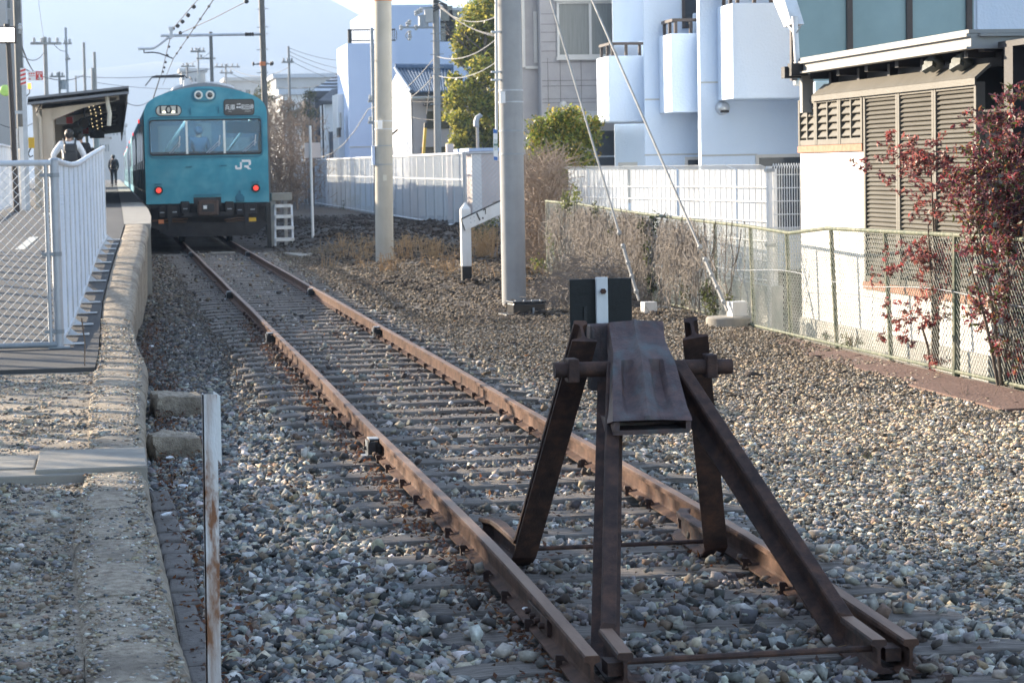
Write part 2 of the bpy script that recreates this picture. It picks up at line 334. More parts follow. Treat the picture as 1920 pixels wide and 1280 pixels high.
def meshtext(txt, size, mat, name, parent, loc, face='-Y', bold=0.0, xs=1.0, thick=.004):
    cu = bpy.data.curves.new(name,'FONT'); cu.body = txt; cu.size = size; cu.align_x = 'CENTER'; cu.align_y = 'CENTER'; cu.extrude = thick/2; cu.offset = bold
    to = bpy.data.objects.new(name, cu); COL.objects.link(to); bpy.context.view_layer.update()
    me = bpy.data.meshes.new_from_object(to.evaluated_get(bpy.context.evaluated_depsgraph_get())); bpy.data.objects.remove(to)
    o = bpy.data.objects.new(name, me); COL.objects.link(o); me.materials.clear(); me.materials.append(mat)
    m = Matrix.Rotation(R(90),4,'X') if face == '-Y' else face.to_4x4()
    me.transform(m @ Matrix.Diagonal((xs,1,1,1)))
    if parent is not None: o.parent = parent; o.location = Vector(loc)-ORIGIN[parent.name]
    else: o.location = loc
    ORIGIN[o.name] = Vector(loc); return o
# ================================================================ THE SETTING
def sstep(a,b,x): t = np.clip((np.asarray(x,float)-a)/(b-a),0,1); return t*t*(3-2*t)
_ph = RNG.uniform(0,6.28,(14,)); _kx = RNG.uniform(-1,1,(14,)); _ky = RNG.uniform(-1,1,(14,))
def wob(x,y,s):
    r = 0
    for i in range(14): r = r + np.sin((_kx[i]*x+_ky[i]*y)*s*(1+.35*i)+_ph[i])/(1+.25*i)
    return r/4.0
def gz(x,y):
    x = np.asarray(x,float); y = np.asarray(y,float)
    z = -0.18 + 0.012*sstep(3.2,4.2,x)
    z = z + sstep(3.6,5.5,x)*sstep(30,62,y)*0.27
    z = z + sstep(3.6,4.6,x)*sstep(22,32,y)*(1-sstep(62,75,y))*np.maximum(0,wob(x*3,y*2.2,1.1))*0.16
    z = z + sstep(3.2,4.2,x)*wob(x,y,1.6)*0.018
    z = np.where((x>6.86)&(y<34), z-0.29*sstep(6.86,7.02,x)*(1-sstep(31,34,y)), z)
    return z
xs = np.r_[-6000,-2500,-900,-300,-100,-40,-15,-6,-3,np.arange(-1,9.01,.16),10,12,15,20,30,60,150,400,1200,3000,6000]
ys = np.r_[-3000,-600,-100,-20,0,3,np.arange(5,40,.22),np.arange(40,76,.6),80,90,105,130,170,250,400,700,1200,2200,5000,9000]
X,Y = np.meshgrid(xs,ys); Z = gz(X,Y)
V = np.stack([X,Y,Z],-1).reshape(-1,3); n = len(xs)
I = np.arange(len(ys)-1)[:,None]*n+np.arange(n-1)[None,:]
F = np.stack([I,I+1,I+1+n,I+n],-1).reshape(-1,4)
gm = bpy.data.materials.new('ballast_bed'); gm.use_nodes = True; t = gm.node_tree; N = t.nodes; Lk = t.links
b = N['Principled BSDF']; b.inputs['Roughness'].default_value = .95
tc = N.new('ShaderNodeTexCoord')
vo = N.new('ShaderNodeTexVoronoi'); vo.inputs['Scale'].default_value = 26; Lk.new(tc.outputs['Object'], vo.inputs['Vector'])
rp = N.new('ShaderNodeValToRGB'); e = rp.color_ramp.elements
for p,c in ((0,(.03,.026,.024)),(.3,(.07,.062,.055)),(.6,(.13,.115,.10)),(1,(.20,.185,.165))):
    if p in (0,1): k = e[0 if p==0 else -1]
    else: k = e.new(p)
    k.position = p; k.color = (*c,1)
sp = N.new('ShaderNodeSeparateColor'); Lk.new(vo.outputs['Color'], sp.inputs[0]); Lk.new(sp.outputs[0], rp.inputs[0])
nz = N.new('ShaderNodeTexNoise'); nz.inputs['Scale'].default_value = .7; nz.inputs['Detail'].default_value = 8; Lk.new(tc.outputs['Object'], nz.inputs['Vector'])
r2 = N.new('ShaderNodeValToRGB'); r2.color_ramp.elements[0].position = .42; r2.color_ramp.elements[1].position = .6; Lk.new(nz.outputs['Fac'], r2.inputs[0])
mx = N.new('ShaderNodeMixRGB'); mx.inputs[2].default_value = (.075,.06,.05,1); Lk.new(r2.outputs[0], mx.inputs[0]); Lk.new(rp.outputs[0], mx.inputs[1]); Lk.new(mx.outputs[0], b.inputs['Base Color'])
bp = N.new('ShaderNodeBump'); bp.inputs['Strength'].default_value = .9; bp.inputs['Distance'].default_value = .03; Lk.new(vo.outputs['Distance'], bp.inputs['Height']); bp.invert = True; Lk.new(bp.outputs[0], b.inputs['Normal'])
tag(npmesh('ground', V, F, gm, smooth=True), kind='structure')
# ---- hills
hx = np.linspace(-2600,3200,150); hy = np.linspace(2300,4300,60); HX,HY = np.meshgrid(hx,hy)
def hprof(x):
    return np.interp(x,[-2600,-1200,-500,0,150,250,300,345,400,520,900,1600,3200],[150,235,262,262,250,226,203,182,160,120,70,40,20])
ridge = np.exp(-((HY-3050)/330)**2)
fine = np.array([[mnoise.fractal(Vector((a/160,c/160,0)),1.0,2.0,6) for a in hx] for c in hy])
HZ = hprof(HX*3050/HY)*ridge + fine*11*ridge + 100*np.exp(-((HY-2500)/170)**2)*np.clip(.55+.5*np.sin(HX/230+1)-.0006*HX,0,1.2) + fine*7 - 4
V = np.stack([HX,HY,HZ],-1).reshape(-1,3); n = len(hx); I = np.arange(len(hy)-1)[:,None]*n+np.arange(n-1)[None,:]
tag(npmesh('hills', V, np.stack([I,I+1,I+1+n,I+n],-1).reshape(-1,4), MT['hill'], smooth=True), kind='structure')
HILLTOP = float(HZ.max())
# ================================================================ PLATFORM
PY = np.array([-20,5,14,20,22.5,25,26.7,29.3,33,36,45,300]); PZ = np.array([.05,.07,.10,.14,.19,.34,.47,.66,.79,.88,.97,1.0])
def pz(y): return np.interp(y,PY,PZ)
def onplane(px,py):       # where a sight line meets the platform's ramped surface
    d = ray(px,py); t_ = np.linspace(4,120,9000); q = d[2]*t_+EYE; k = int(np.argmax(q <= pz(d[1]*t_))); return d[0]*t_[k], d[1]*t_[k]
_cr = sorted([onplane(*q)[::-1] for q in ((278,425),(270,475),(262,503),(255,556),(250,597),(259,637),(278,678),(272,760),(275,860),(285,930),(305,1010),(330,1130),(370,1280))])
_cl = sorted([onplane(*q)[::-1] for q in ((233,425),(216,475),(203,519),(192,562),(187,612),(187,644),(180,680),(175,700),(165,760),(165,840),(150,930),(135,1010),(150,1180),(160,1280))])
CRY = np.array([2]+[a for a,b in _cr]+[41,60,320]); CRX = np.array([_cr[0][1]+.01]+[b for a,b in _cr]+[.56,.58,.60])
CLY = np.array([2]+[a for a,b in _cl]+[320]); CLX = np.array([_cl[0][1]]+[b for a,b in _cl]+[.17])
def crx(y): return np.interp(y,CRY,CRX)
def clx(y): return np.interp(y,CLY,CLX)
ce = MB(); y = 4.0; k = 0
while y < 36.0:
    L = random.choice([.62,.75,.9,.9,1.05]); y2 = min(y+L,36.0); dz = random.uniform(-.003,.003); dx = random.uniform(-.006,.006)
    rows = []
    nn = 9
    for j in range(nn+1):
        yy = y+.002+(y2-y-.004)*j/nn; e_ = .006 if j in (0,nn) else 0
        xl, xr, zz = clx(yy)+random.uniform(-.004,.004), crx(yy)+dx*.5, float(pz(yy))+dz
        w = lambda: random.uniform(-.0025,.0025)
        rows.append([(xl,yy,zz-.10),(xl+.006,yy,zz-.02-e_),(xl+.03,yy,zz+.004-e_+w()),(xl+(xr-xl)*.3,yy,zz+.012-e_+w()),(xl+(xr-xl)*.55,yy,zz+.012-e_+w()),(xr-.08,yy,zz+.006-e_+w()),
                     (xr-.035,yy,zz-.012-e_),(xr-.010+w(),yy,zz-.045-e_),(xr+w(),yy,zz-.11),(xr-.02,yy,zz-.20),(xr-.05,yy,-.32)])
    ce.grid(rows); 
    for r_ in (rows[0],rows[-1]): ce.add(r_,[tuple(range(len(r_)))])
    y = y2; k += 1
o = ce.build('platform_edge', MT['coping'], smooth=True)
tag(o, 'worn pebbly concrete edge of the ramped platform end, running beside the ballast', 'platform edge')
def ysheet(name, xl, xr, ylist, mat, dz=0.0, kind='structure', thick=None):
    m = MB(); m.grid([[(xl(v),v,float(pz(v))+dz),(xr(v),v,float(pz(v))+dz)] for v in ylist])
    if thick:
        m.grid([[(xr(v),v,float(pz(v))+dz),(xr(v),v,thick)] for v in ylist]); v = ylist[0]
        m.add([(xl(v),v,float(pz(v))+dz),(xr(v),v,float(pz(v))+dz),(xr(v),v,thick),(xl(v),v,thick)],[(0,1,2,3)])
    return tag(m.build(name, mat), kind=kind)
YG0 = onplane(120,690)[1]; yl = [YG0,YG0+.6,20.5,22.5,24,25,26.7,28,29.3,31,33,36,40,45,80,140,220,300]
ysheet('platform', lambda v:-6.0, lambda v:float(clx(v)), yl, MT['asphalt'], thick=-.3)
ysheet('gravel_path', lambda v:-6.0, lambda v:float(clx(v))+.02, [3,6,9,12,14,16,17.0,YG0], MT['coping'], dz=-.035)
pe = MB(); v = [36.02,38,40,45,60,90,140,220,300]
pe.grid([[(clx(a),a,pz(a)+.012),(crx(a)+.03,a,pz(a)+.012)] for a in v]); pe.grid([[(crx(a)+.03,a,pz(a)+.012),(crx(a)+.03,a,pz(a)-.10)] for a in v]); pe.grid([[(crx(a)-.04,a,pz(a)-.10),(crx(a)-.04,a,-.32)] for a in v])
pe.grid([[(clx(36.02),36.02,pz(36)+.012),(crx(36)+.03,36.02,pz(36)+.012)],[(clx(36.02),36.02,-.3),(crx(36)+.03,36.02,-.3)]])
tag(pe.build('platform_edge', MT['slab']), 'smooth pale concrete platform edge beside the train, beyond the ramp', 'platform edge')
# pale guide strip on the asphalt left of the fence
gs = MB(); P_ = [D(-40,475,27),D(40,447,31),D(62,438,33),D(92,405,44)]
for a,bb,wa,wb in ((0,1,.06,.06),(1,2,.06,.06),(2,3,.06,.10)):
    p,q = P_[a],P_[bb]; gs.add([(p.x-wa,p.y,pz(p.y)+.005),(p.x+wa,p.y,pz(p.y)+.005),(q.x+wb,q.y,pz(q.y)+.005),(q.x-wb,q.y,pz(q.y)+.005)],[(0,1,2,3)])
tag(gs.build('path', MT['cream']), kind='structure')
# drain slab with its open recess across the gravel
ds = MB(); yb,ya = onplane(150,852)[1],onplane(150,892)[1]
for x0,x1,y0,y1 in ((-3,-.16,ya,ya+.27),(-3,-.16,yb-.2,yb),(-.42,-.16,ya+.27,yb-.2),(-.72,-.46,ya+.36,yb-.2)): 
    ds.box(x0,x1,y0,y1,-.25,float(pz(ya))+.012+random.uniform(-.003,.003))
ds.box(-.45,float(crx(ya))-.006,ya+.05,yb-.02,-.05,float(pz(ya))+.034)
o = ds.build('drain_slab', MT['slab'], bevel=.008); tag(o,'smooth concrete drain slab with an open dark recess across the gravel','drain slab')
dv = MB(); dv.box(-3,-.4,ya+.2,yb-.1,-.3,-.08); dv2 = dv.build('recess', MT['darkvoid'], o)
# ================================================================ SLEEPERS, RAILS
XL, XR, XC = 1.558, 2.690, 2.124
RAIL = [(u*.84,v*.84) for u,v in [(-.061,0),(.061,0),(.061,.010),(.012,.026),(.007,.040),(.007,.100),(.014,.110),(.032,.116),(.032,.134),(.026,.140),(-.026,.140),(-.032,.134),(-.032,.116),(-.014,.110),(-.007,.100),(-.007,.040),(-.012,.026),(-.061,.010)]]
HEAD = [(-.022,.1172),(.022,.1172),(.022,.1190),(-.022,.1190)]; RZ = -.1176
def rdx(x,y): return -(.040 if x<2 else .068)*(max(0,11-y)/3.3)**2
def sleeper_mesh():
    m = MB(); rows = []
    for i in range(19):
        x = -1.05+2.1*i/18; w = .108+random.uniform(-.004,.004); z = random.uniform(-.003,.002)
        if i in (0,18): w -= .01; z -= .012
        rows.append([(x,-w,-.15),(x,-w,z-.006),(x,-w+.006,z),(x,-.04+random.uniform(-.01,.01),z+random.uniform(-.006,.001)),(x,.03,z+random.uniform(-.003,.002)),(x,w-.006,z),(x,w,z-.006),(x,w,-.15)])
    m.grid(rows); m.add(rows[0],[tuple(range(8))]); m.add(rows[-1],[tuple(range(8))]); return m
slp = []
for v in range(5): slp.append(sleeper_mesh())
spike = MB()
spike.box(-.011,.011,-.011,.011,-.02,.030); spike.add([(-.016,-.014,.030),(.030,-.014,.022),(.030,.014,.022),(-.016,.014,.030),(-.012,-.012,.046),(.014,-.012,.044),(.014,.012,.044),(-.012,.012,.046)],[(0,3,2,1),(4,5,6,7),(0,1,5,4),(1,2,6,5),(2,3,7,6),(3,0,4,7)])
smesh = []; spk = None; SLY = []
y = 6.95; i = 0
while y < 53:
    v = i % 5
    if len(smesh) <= v:
        o = slp[v].build('sleeper', MT['sleeper']); smesh.append(o)
    else: o = smesh[v].copy(); COL.objects.link(o)
    o.location = (XC+random.uniform(-.05,.05), y, -.121+random.uniform(-.006,.002)); o.rotation_euler = (0,random.uniform(-.002,.002),random.uniform(-.012,.012))
    ORIGIN[o.name] = Vector((0,0,0)); SLY.append(y)
    if i < 5: lb = ['grey split wooden sleeper nearest the camera, in front of the rail ends','weathered wooden sleeper under the rail ends and tie rod','weathered wooden sleeper where the front struts of the buffer stop bend','weathered wooden sleeper between the front and rear legs of the buffer stop','weathered wooden sleeper under the rear legs of the buffer stop'][i]
    else: lb = 'weathered wooden sleeper half buried in ballast under the rusty rails beyond the buffer stop'
    tag(o, lb, 'sleeper', 'wooden sleepers under the siding')
    if y < 30:
        for rx in (XL,XR):
            for sd in (-1,1):
                if spk is None: spk = spike.build('spike', MT['rustdark'], o); c = spk
                else: c = spk.copy(); COL.objects.link(c); c.parent = o
                c.location = (rx+rdx(rx,y)-o.location.x+sd*.053, random.choice((-.05,.05)), .003); c.rotation_euler = (0,0,0 if sd<0 else math.pi)
    y += .605+random.uniform(-.02,.02); i += 1
def rail(x, lab, anchors):
    t = thing('rail', lab, 'rail', (x,7.72,RZ), 'rusty running rails of the siding')
    m = MB(); 
    yy = [7.72,8.1,8.5,9.0,9.5,10.2,11.0]+list(np.arange(11.5,60,1.7))+[175]
    m.sweep(RAIL, [(x+rdx(x,a)+.004*math.sin(a*.7),a,RZ) for a in yy]); o = m.build('rail_web', MT['rust'], t)
    h = MB(); h.sweep(HEAD, [(x+rdx(x,a)+.004*math.sin(a*.7),a,RZ) for a in yy]); h.build('rail_head', MT['rusthead'], t)
    for ya in anchors:      # black insulated anchor clamps hooked on the outer/inner face
        a = MB(); s = -1
        a.box(x-.085,x-.028,ya-.05,ya+.05,-.014,-.004); a.box(x-.085,x-.075,ya-.045,ya+.045,-.075,-.014); a.box(x-.095,x-.045,ya-.062,ya-.045,-.095,-.02); a.box(x-.095,x-.045,ya+.045,ya+.062,-.095,-.02); a.box(x-.070,x-.008,ya-.04,ya+.04,-.09,-.025)
        a.cyl((x-.12,ya,-.06),(x-.05,ya,-.06),.013,n=8); ra = a.build('rail_anchor', MT['iron'], t, bevel=.004); a = MB(); a.box(x-.090,x-.030,ya-.055,ya+.055,-.0035,.003); a.box(x-.100,x-.096,ya-.05,ya-.02,-.10,-.01); a.box(x-.100,x-.096,ya+.02,ya+.05,-.10,-.01); a.box(x-.130,x-.07,ya-.05,ya+.05,-.108,-.100); a.build('clamp_plate', MT['galvdull'], ra)
    for yj in (8.55,) :
        x = x+rdx(x,8.75)
        f = MB(); f.box(x-.028,x-.007,yj,yj+.42,-.094,-.032); 
        for q in range(4): f.cyl((x-.048,yj+.06+.1*q,-.063),(x-.02,yj+.06+.1*q,-.063),.013,n=6)
        f.build('fishplate', MT['rustdark'], t, bevel=.003)
    return t
rail(XL,'rusty left running rail, nearer the platform, from the buffer stop to the train',[DX(700,840,1.5).y,DX(506,628,1.5).y,DX(430,558,1.5).y,DX(358,485,1.5).y])
rail(XR,'rusty right running rail, farther from the platform, from the buffer stop to the train',[DX(704,624,2.62).y,DX(581,555,2.62).y,DX(463,481,2.62).y])
# plank on the ballast just in front of the train
m = MB(); p = D(0,0,50); p = G(418,475,-.10); m.obox((p.x,p.y,-.09),.52,.16,.04,(0,0,.02)); m.box(p.x-.2,p.x-.14,p.y-.05,p.y+.05,-.22,-.115); m.box(p.x+.14,p.x+.2,p.y-.05,p.y+.05,-.22,-.115)
tag(m.build('marker_board', MT['slab'], bevel=.006),'pale plank lying between the rails just in front of the train','plank')
# ================================================================ BALLAST STONES (stuff)
def rocks(n_t=28):
    T = []
    for k in range(n_t):
        bm = bmesh.new(); rr = np.random.default_rng(100+k)
        pts = np.array([(a,b_,c) for a in (-1,1) for b_ in (-1,1) for c in (-1,1)],float)*.62+rr.uniform(-.34,.34,(8,3))
        if k%4==0: pts = np.r_[pts, rr.normal(size=(2,3))*.5]
        if k%4==1: pts = pts[:6]*1.1
        pts *= np.array([1.0, rr.uniform(.6,1.0), rr.uniform(.42,.8)])
        for p in pts: bm.verts.new(p)
        bmesh.ops.convex_hull(bm, input=bm.verts); bmesh.ops.triangulate(bm, faces=bm.faces)
        for v in [v for v in bm.verts if not v.link_faces]: bm.verts.remove(v)
        bm.verts.index_update()
        T.append((np.array([v.co[:] for v in bm.verts]), np.array([[v.index for v in f.verts] for f in bm.faces]))); bm.free()
    return T
ROCK = rocks()
def stones(name, pos, size, cols, mat, squash=1.0):
    squash = np.broadcast_to(np.asarray(squash,float),(len(pos),))
    n = len(pos); which = RNG.integers(0,len(ROCK),n); VV=[];FF=[];CC=[];base=0
    q = RNG.normal(size=(n,4)); q /= np.linalg.norm(q,axis=1,keepdims=True)
    w,x,y,z = q.T
    Rm = np.stack([1-2*(y*y+z*z),2*(x*y-z*w),2*(x*z+y*w),2*(x*y+z*w),1-2*(x*x+z*z),2*(y*z-x*w),2*(x*z-y*w),2*(y*z+x*w),1-2*(x*x+y*y)],-1).reshape(n,3,3)
    for k,(tv,tf) in enumerate(ROCK):
        ix = np.where(which==k)[0]
        if not len(ix): continue
        P = np.einsum('nij,vj->nvi',Rm[ix],tv)*size[ix][:,None,None]; P[:,:,2] *= squash[ix][:,None]; P += pos[ix][:,None,:]
        VV.append(P.reshape(-1,3)); FF.append((tf[None]+base+np.arange(len(ix))[:,None,None]*len(tv)).reshape(-1,3)); CC.append(np.repeat(cols[ix],len(tv),0)); base += len(ix)*len(tv)
    c = np.concatenate(CC); c = np.c_[c,np.ones(len(c))]
    return tag(npmesh(name, np.concatenate(VV), np.concatenate(FF), mat, cols=c), kind='stuff')
PAL = np.array([(.155,.16,.16),(.25,.255,.25),(.36,.355,.335),(.46,.435,.39),(.40,.32,.23),(.54,.475,.375),(.72,.70,.65),(.07,.07,.07),(.23,.17,.125)])
def pick(n, w):
    w = np.asarray(w,float); c = PAL[RNG.choice(len(PAL),n,p=w/w.sum())]; return c*RNG.uniform(.75,1.25,(n,1))*RNG.uniform(.94,1.06,(n,3))
SLA = np.array(SLY)
def scatter(n, y0, y1, xmax, s0, s1, wgt_l, wgt_r):
    yy = y0+(y1-y0)*RNG.random(n)**.9; xx = RNG.uniform(.12,1,n)*np.minimum(xmax,.385*yy+.5)
    xx = crx(yy)-.02+RNG.random(n)*(np.minimum(xmax,.385*yy+.6)-crx(yy))
    sz = np.exp(RNG.uniform(np.log(s0),np.log(s1),n))/2
    dn = np.abs(yy[:,None]-SLA[None,:]).min(1); onsl = (dn < .105)&(xx>XC-1.07)&(xx<XC+1.07)
    inner = (xx>XL-.1)&(xx<XR+.1)
    nearend = (yy<9.2)
    keep = ~(onsl & (RNG.random(n) < np.where(nearend,.90,np.where(yy>15,.94,.93))))
    for rx in (XL,XR): keep &= ~((np.abs(xx-rx-(-.040 if rx<2 else -.068)*np.maximum(0,(11-yy)/3.3)**2)<.056)&(yy>7.66))
    keep &= ~((np.abs(xx-1.645)<.05)&(yy>7.66)&(yy<8.5)); keep &= ~((np.abs(xx-2.53)<.05)&(yy>7.66)&(yy<8.5))
    base = gz(xx,yy)
    lay = RNG.random(n)
    z = base + .004 + lay*.03 + np.where(onsl, .066+.01*lay, 0)
    z += np.where((~onsl)&(xx>XC-1.2)&(xx<XC+1.2), (.020-.026*sstep(10,13,yy))*np.minimum(1,np.maximum(0,dn-.1)/.12),0)   # crib fill between the sleepers
    z += np.where(inner&(yy<9.3)&~onsl,.012,0)
    z += np.where((xx<XC-1.0), -.02+.04*sstep(.25,.6,xx)*(1-sstep(10,22,yy)),0)
    gap = np.minimum(np.abs(xx-XL),np.abs(xx-XR)); keep &= ~((gap<.11)&(RNG.random(n)<.5))
    pos = np.stack([xx,yy,z],-1); mixr = sstep(3.0,4.6,xx)
    c = np.where((RNG.random(n)<mixr)[:,None], np.minimum(pick(n,wgt_r)*np.array([1.30,1.22,1.12]),.8), pick(n,wgt_l))
    rusty = np.exp(-(gap/.20)**2)*.62+.10*((xx>XL)&(xx<XR)); c = c*(1-rusty[:,None])+np.array([.13,.085,.065])*rusty[:,None]
    platshade = sstep(15,24,yy)*(1-sstep(1.2,1.7,xx))*.55  # platform's shade over the trackside stones put into their colour
    c = c*(1-platshade[:,None])+np.array([.07,.06,.052])*platshade[:,None]
    sz = np.where(xx>3.35, sz*RNG.uniform(.45,.95,len(sz)), sz)
    brown = (sstep(13,23,yy)*.80+.08)*sstep(2.8,3.6,xx); c = c*(1-brown[:,None])+(np.array([.30,.245,.185])*(1-sstep(14,24,yy)*.5)[:,None])*RNG.uniform(.6,1.3,(len(c),1))*brown[:,None]
    patch = np.clip(wob(xx*2.2,yy*1.8,1.3)-.40,0,1)*sstep(9,14,yy)*sstep(2.9,3.6,xx); patch = np.minimum(patch*1.6,.8)
    c = c*(1-patch[:,None])+np.array([.06,.05,.042])*patch[:,None]
    return pos[keep], sz[keep], c[keep]
WL = [4,4,3.5,2.6,1.8,1.6,1.1,3.0,1.6]; WR = [1.6,2,3,3.2,4.2,4,1.3,.9,1.8]
WD = [1.5,2,2,1.4,3.2,1.4,.4,2.5,4]
A = [scatter(34000,5.8,10.5,6.6,.024,.084,WL,WR), scatter(52000,10.5,17,6.68,.026,.080,WL,WR), scatter(56000,17,29,6.7,.030,.08,WL,WR), scatter(26000,29,53.5,6.9,.045,.095,WD,WD)]
PP,SS,CC_ = [np.concatenate([a[i] for a in A]) for i in range(3)]
stones('ballast', PP, SS, CC_, MT['stone'], .82-.26*sstep(2.9,3.6,PP[:,0]))
# fine packed grit between the stones on the right
n = 42000; yy = 8.5+18*RNG.random(n); xx = 2.95+(np.minimum(6.65,.385*yy+.3)-2.95)*RNG.random(n); k = xx > 2.96
sz = RNG.uniform(.006,.016,n); cc = np.array([(.38,.345,.29),(.30,.27,.23),(.46,.43,.38),(.14,.12,.10),(.36,.355,.34)])[RNG.integers(0,5,n)]*RNG.uniform(.7,1.25,(n,1))
stones('gravel', np.stack([xx,yy,gz(xx,yy)+.016+.014*RNG.random(n)],-1)[k], sz[k], cc[k], MT['stone'], .6)
# fine gravel and pebbles on the platform end
n = 36000; yy = 6.0+(YG0-6.1)*RNG.random(n)**1.1; xx = -1.6*RNG.random(n)**1.0*np.minimum(1,yy/14)+clx(yy)-.01
k = ~((yy>ya)&(yy<yb)); yy,xx = yy[k],xx[k]; n = len(xx)
sz = np.exp(RNG.normal(np.log(.0075),.5,n)); pos = np.stack([xx,yy,pz(yy)-.036+sz*.25+.012*wob(xx*6,yy*6,1.5)],-1)
stones('gravel', pos, sz, pick(n,[1.2,2,2.5,2.6,3.6,2.8,1.0,1.2,2.0])*.88, MT['stone'], .6)
# pebbles set in the coping's face
n = 8000; yy = 6.3+RNG.random(n)**1.2*17; f_ = RNG.uniform(.03,.90,n); xx = clx(yy)+(crx(yy)-clx(yy))*f_; sz = np.exp(RNG.normal(np.log(.0078),.4,n))
k = ~((yy>ya)&(yy<yb))
stones('gravel', np.stack([xx,yy,pz(yy)+.009+0*sz],-1)[k], sz[k], (pick(n,[1,2,3,4,4,3,2,1,2])*.95)[k], MT['stone'], .55)
n = 34000; yy = 9.2+36*RNG.random(n)**1.1; xx = .9+2.4*RNG.random(n); k = np.abs(xx-XL)>.055; k &= np.abs(xx-XR)>.055
dn_ = np.abs(yy[:,None]-SLA[None,:]).min(1); zz = gz(xx,yy)+.018+.012*RNG.random(n)+np.where((dn_<.108),.046,0); k &= (dn_>.108)|(RNG.random(n)<.35)
sz = RNG.uniform(.006,.017,n); cc = np.array([(.16,.125,.10),(.22,.18,.145),(.10,.08,.066),(.30,.27,.23)])[RNG.integers(0,4,n)]*RNG.uniform(.6,1.25,(n,1))
stones('gravel', np.stack([xx,yy,zz],-1)[k], sz[k], cc[k], MT['stone'], .6)
# dark soil clods heaped over the verge on the right
n = 46000; yy = 10+72*RNG.random(n)**.75; xx = 3.2+3.5*RNG.random(n)*(1+.55*sstep(45,58,yy))+sstep(34,60,yy)*RNG.random(n)*2.5
d_ = np.maximum(0,wob(xx*3,yy*2.2,1.1)); k = (RNG.random(n) < np.where(yy<17,np.maximum(0,d_-.25)*1.2,.10+d_*1.8))
sz = RNG.uniform(.012,.055,n)*np.where(RNG.random(n)<.12,1.7,1); cc = np.array([.055,.043,.035])*RNG.uniform(.45,1.8,(n,1))*np.array([1,1,1])
stones('soil', np.stack([xx,yy,gz(xx,yy)+.01],-1)[k], sz[k], cc[k], MT['stone'], .6)
# ---- leaf litter
def quads(pos, size, cols, flat=.35, asp=.55, mat=None, name='leaves', parent=None, up=None):
    n = len(pos); a = RNG.normal(size=(n,3)); 
    if up is not None: a[:,2] *= flat
    a /= np.linalg.norm(a,axis=1,keepdims=True); h = RNG.normal(size=(n,3)); b_ = np.cross(a,h); b_ /= np.linalg.norm(b_,axis=1,keepdims=True)
    if up is not None:
        nrm = np.cross(a,b_); sgn = np.abs(nrm[:,2:3])<.5; 
        b2 = np.cross(np.array([[0,0,1.]]),a); b2 /= np.maximum(np.linalg.norm(b2,axis=1,keepdims=True),1e-6); b_ = np.where(sgn,b2,b_)
    s = np.asarray(size).reshape(-1,1); u_ = a*s/2; w = b_*s*asp/2; nn = np.cross(u_,w); nn /= np.maximum(np.linalg.norm(nn,axis=1,keepdims=True),1e-9); cup = nn*s*.12
    V = np.stack([pos-u_, pos+w*.9+cup-u_*.1, pos+u_, pos-w*.9+cup-u_*.1],1).reshape(-1,3)
    F = np.arange(n*4).reshape(-1,4); c = np.repeat(np.c_[cols,np.ones(n)],4,0)
    return npmesh(name, V, F, mat or MT['leaf'], cols=c, parent=parent)
n = 5200; yy = 6.4+22*RNG.random(n)**1.3; side = RNG.random(n)
xx = np.where(side<.45, crx(yy)+.05+np.abs(RNG.normal(0,.14,n)), np.where(side<.75, XL-.09-np.abs(RNG.normal(0,.07,n)), np.where(side<.85,XL+.2+RNG.random(n)*.8, .4+3.5*RNG.random(n))))
cc = np.array([(.19,.075,.035),(.14,.06,.035),(.26,.13,.06),(.10,.055,.035)])[RNG.integers(0,4,n)]*RNG.uniform(.6,1.3,(n,1))
tag(quads(np.stack([xx,yy,gz(xx,yy)+.055+.02*RNG.random(n)],-1), RNG.uniform(.018,.045,n), cc, .5, name='fallen_leaves', up=True), kind='stuff')
# ---- granite blocks at the foot of the platform wall
gbl = [(870,.30),(905,.26),(945,.3),(985,.25),(1018,.25),(1050,.25),(1090,.26),(1130,.26),(1175,.28),(1225,.3),(1275,.3)]
y = 7.2; i = 0
gblock_lab = 'dark granite block in the row along the foot of the platform edge'
while y < 12.9:
    L = random.uniform(.22,.42); m = MB(); w = .115+random.uniform(-.02,.02); x0 = float(crx(y))+.015
    m.obox((x0+w/2,y+L/2,-.17),w,L-.02,.12,(random.uniform(-.05,.05),random.uniform(-.08,.08),random.uniform(-.06,.06)))
    tag(m.build('granite_block',MT['granite'],bevel=.014,origin=(x0,y,-.2)), gblock_lab,'block','granite blocks along the platform foot'); y += L
for (px,py,Y_,w,d,h,lab) in ((330,765,16.3,.34,.34,.17,'mossy broken concrete block at the platform foot, the farther one'),(325,842,13.7,.30,.30,.16,'long broken concrete block at the platform foot, behind the leaning steel post')):
    p = G(px,py,-.12); bmb = bmesh.new(); bmesh.ops.create_cube(bmb,size=1); bmesh.ops.subdivide_edges(bmb,edges=bmb.edges[:],cuts=9,use_grid_fill=True)
    for v in bmb.verts:
        c_ = Vector((v.co.x*w,v.co.y*d,v.co.z*h)); r_ = max(abs(v.co.x),abs(v.co.y),abs(v.co.z)); q_ = v.co.normalized()*.62; c_ = c_.lerp(Vector((q_.x*w,q_.y*d,q_.z*h)),.30); v.co = c_+Vector((mnoise.noise(c_*9+p),mnoise.noise(c_*9+p*2),mnoise.noise(c_*9-p)))*.022+Vector((mnoise.noise(c_*30),mnoise.noise(c_*31),mnoise.noise(c_*29)))*.006
    me = bpy.data.meshes.new('concrete_block'); bmb.to_mesh(me); bmb.free(); me.materials.append(MT['coping']); o = bpy.data.objects.new('concrete_block',me); COL.objects.link(o); o.location = (p.x,p.y,-.10); o.rotation_euler = (.05,.03,.15); ORIGIN[o.name] = o.location; tag(o,lab,'block','broken blocks at the platform foot')
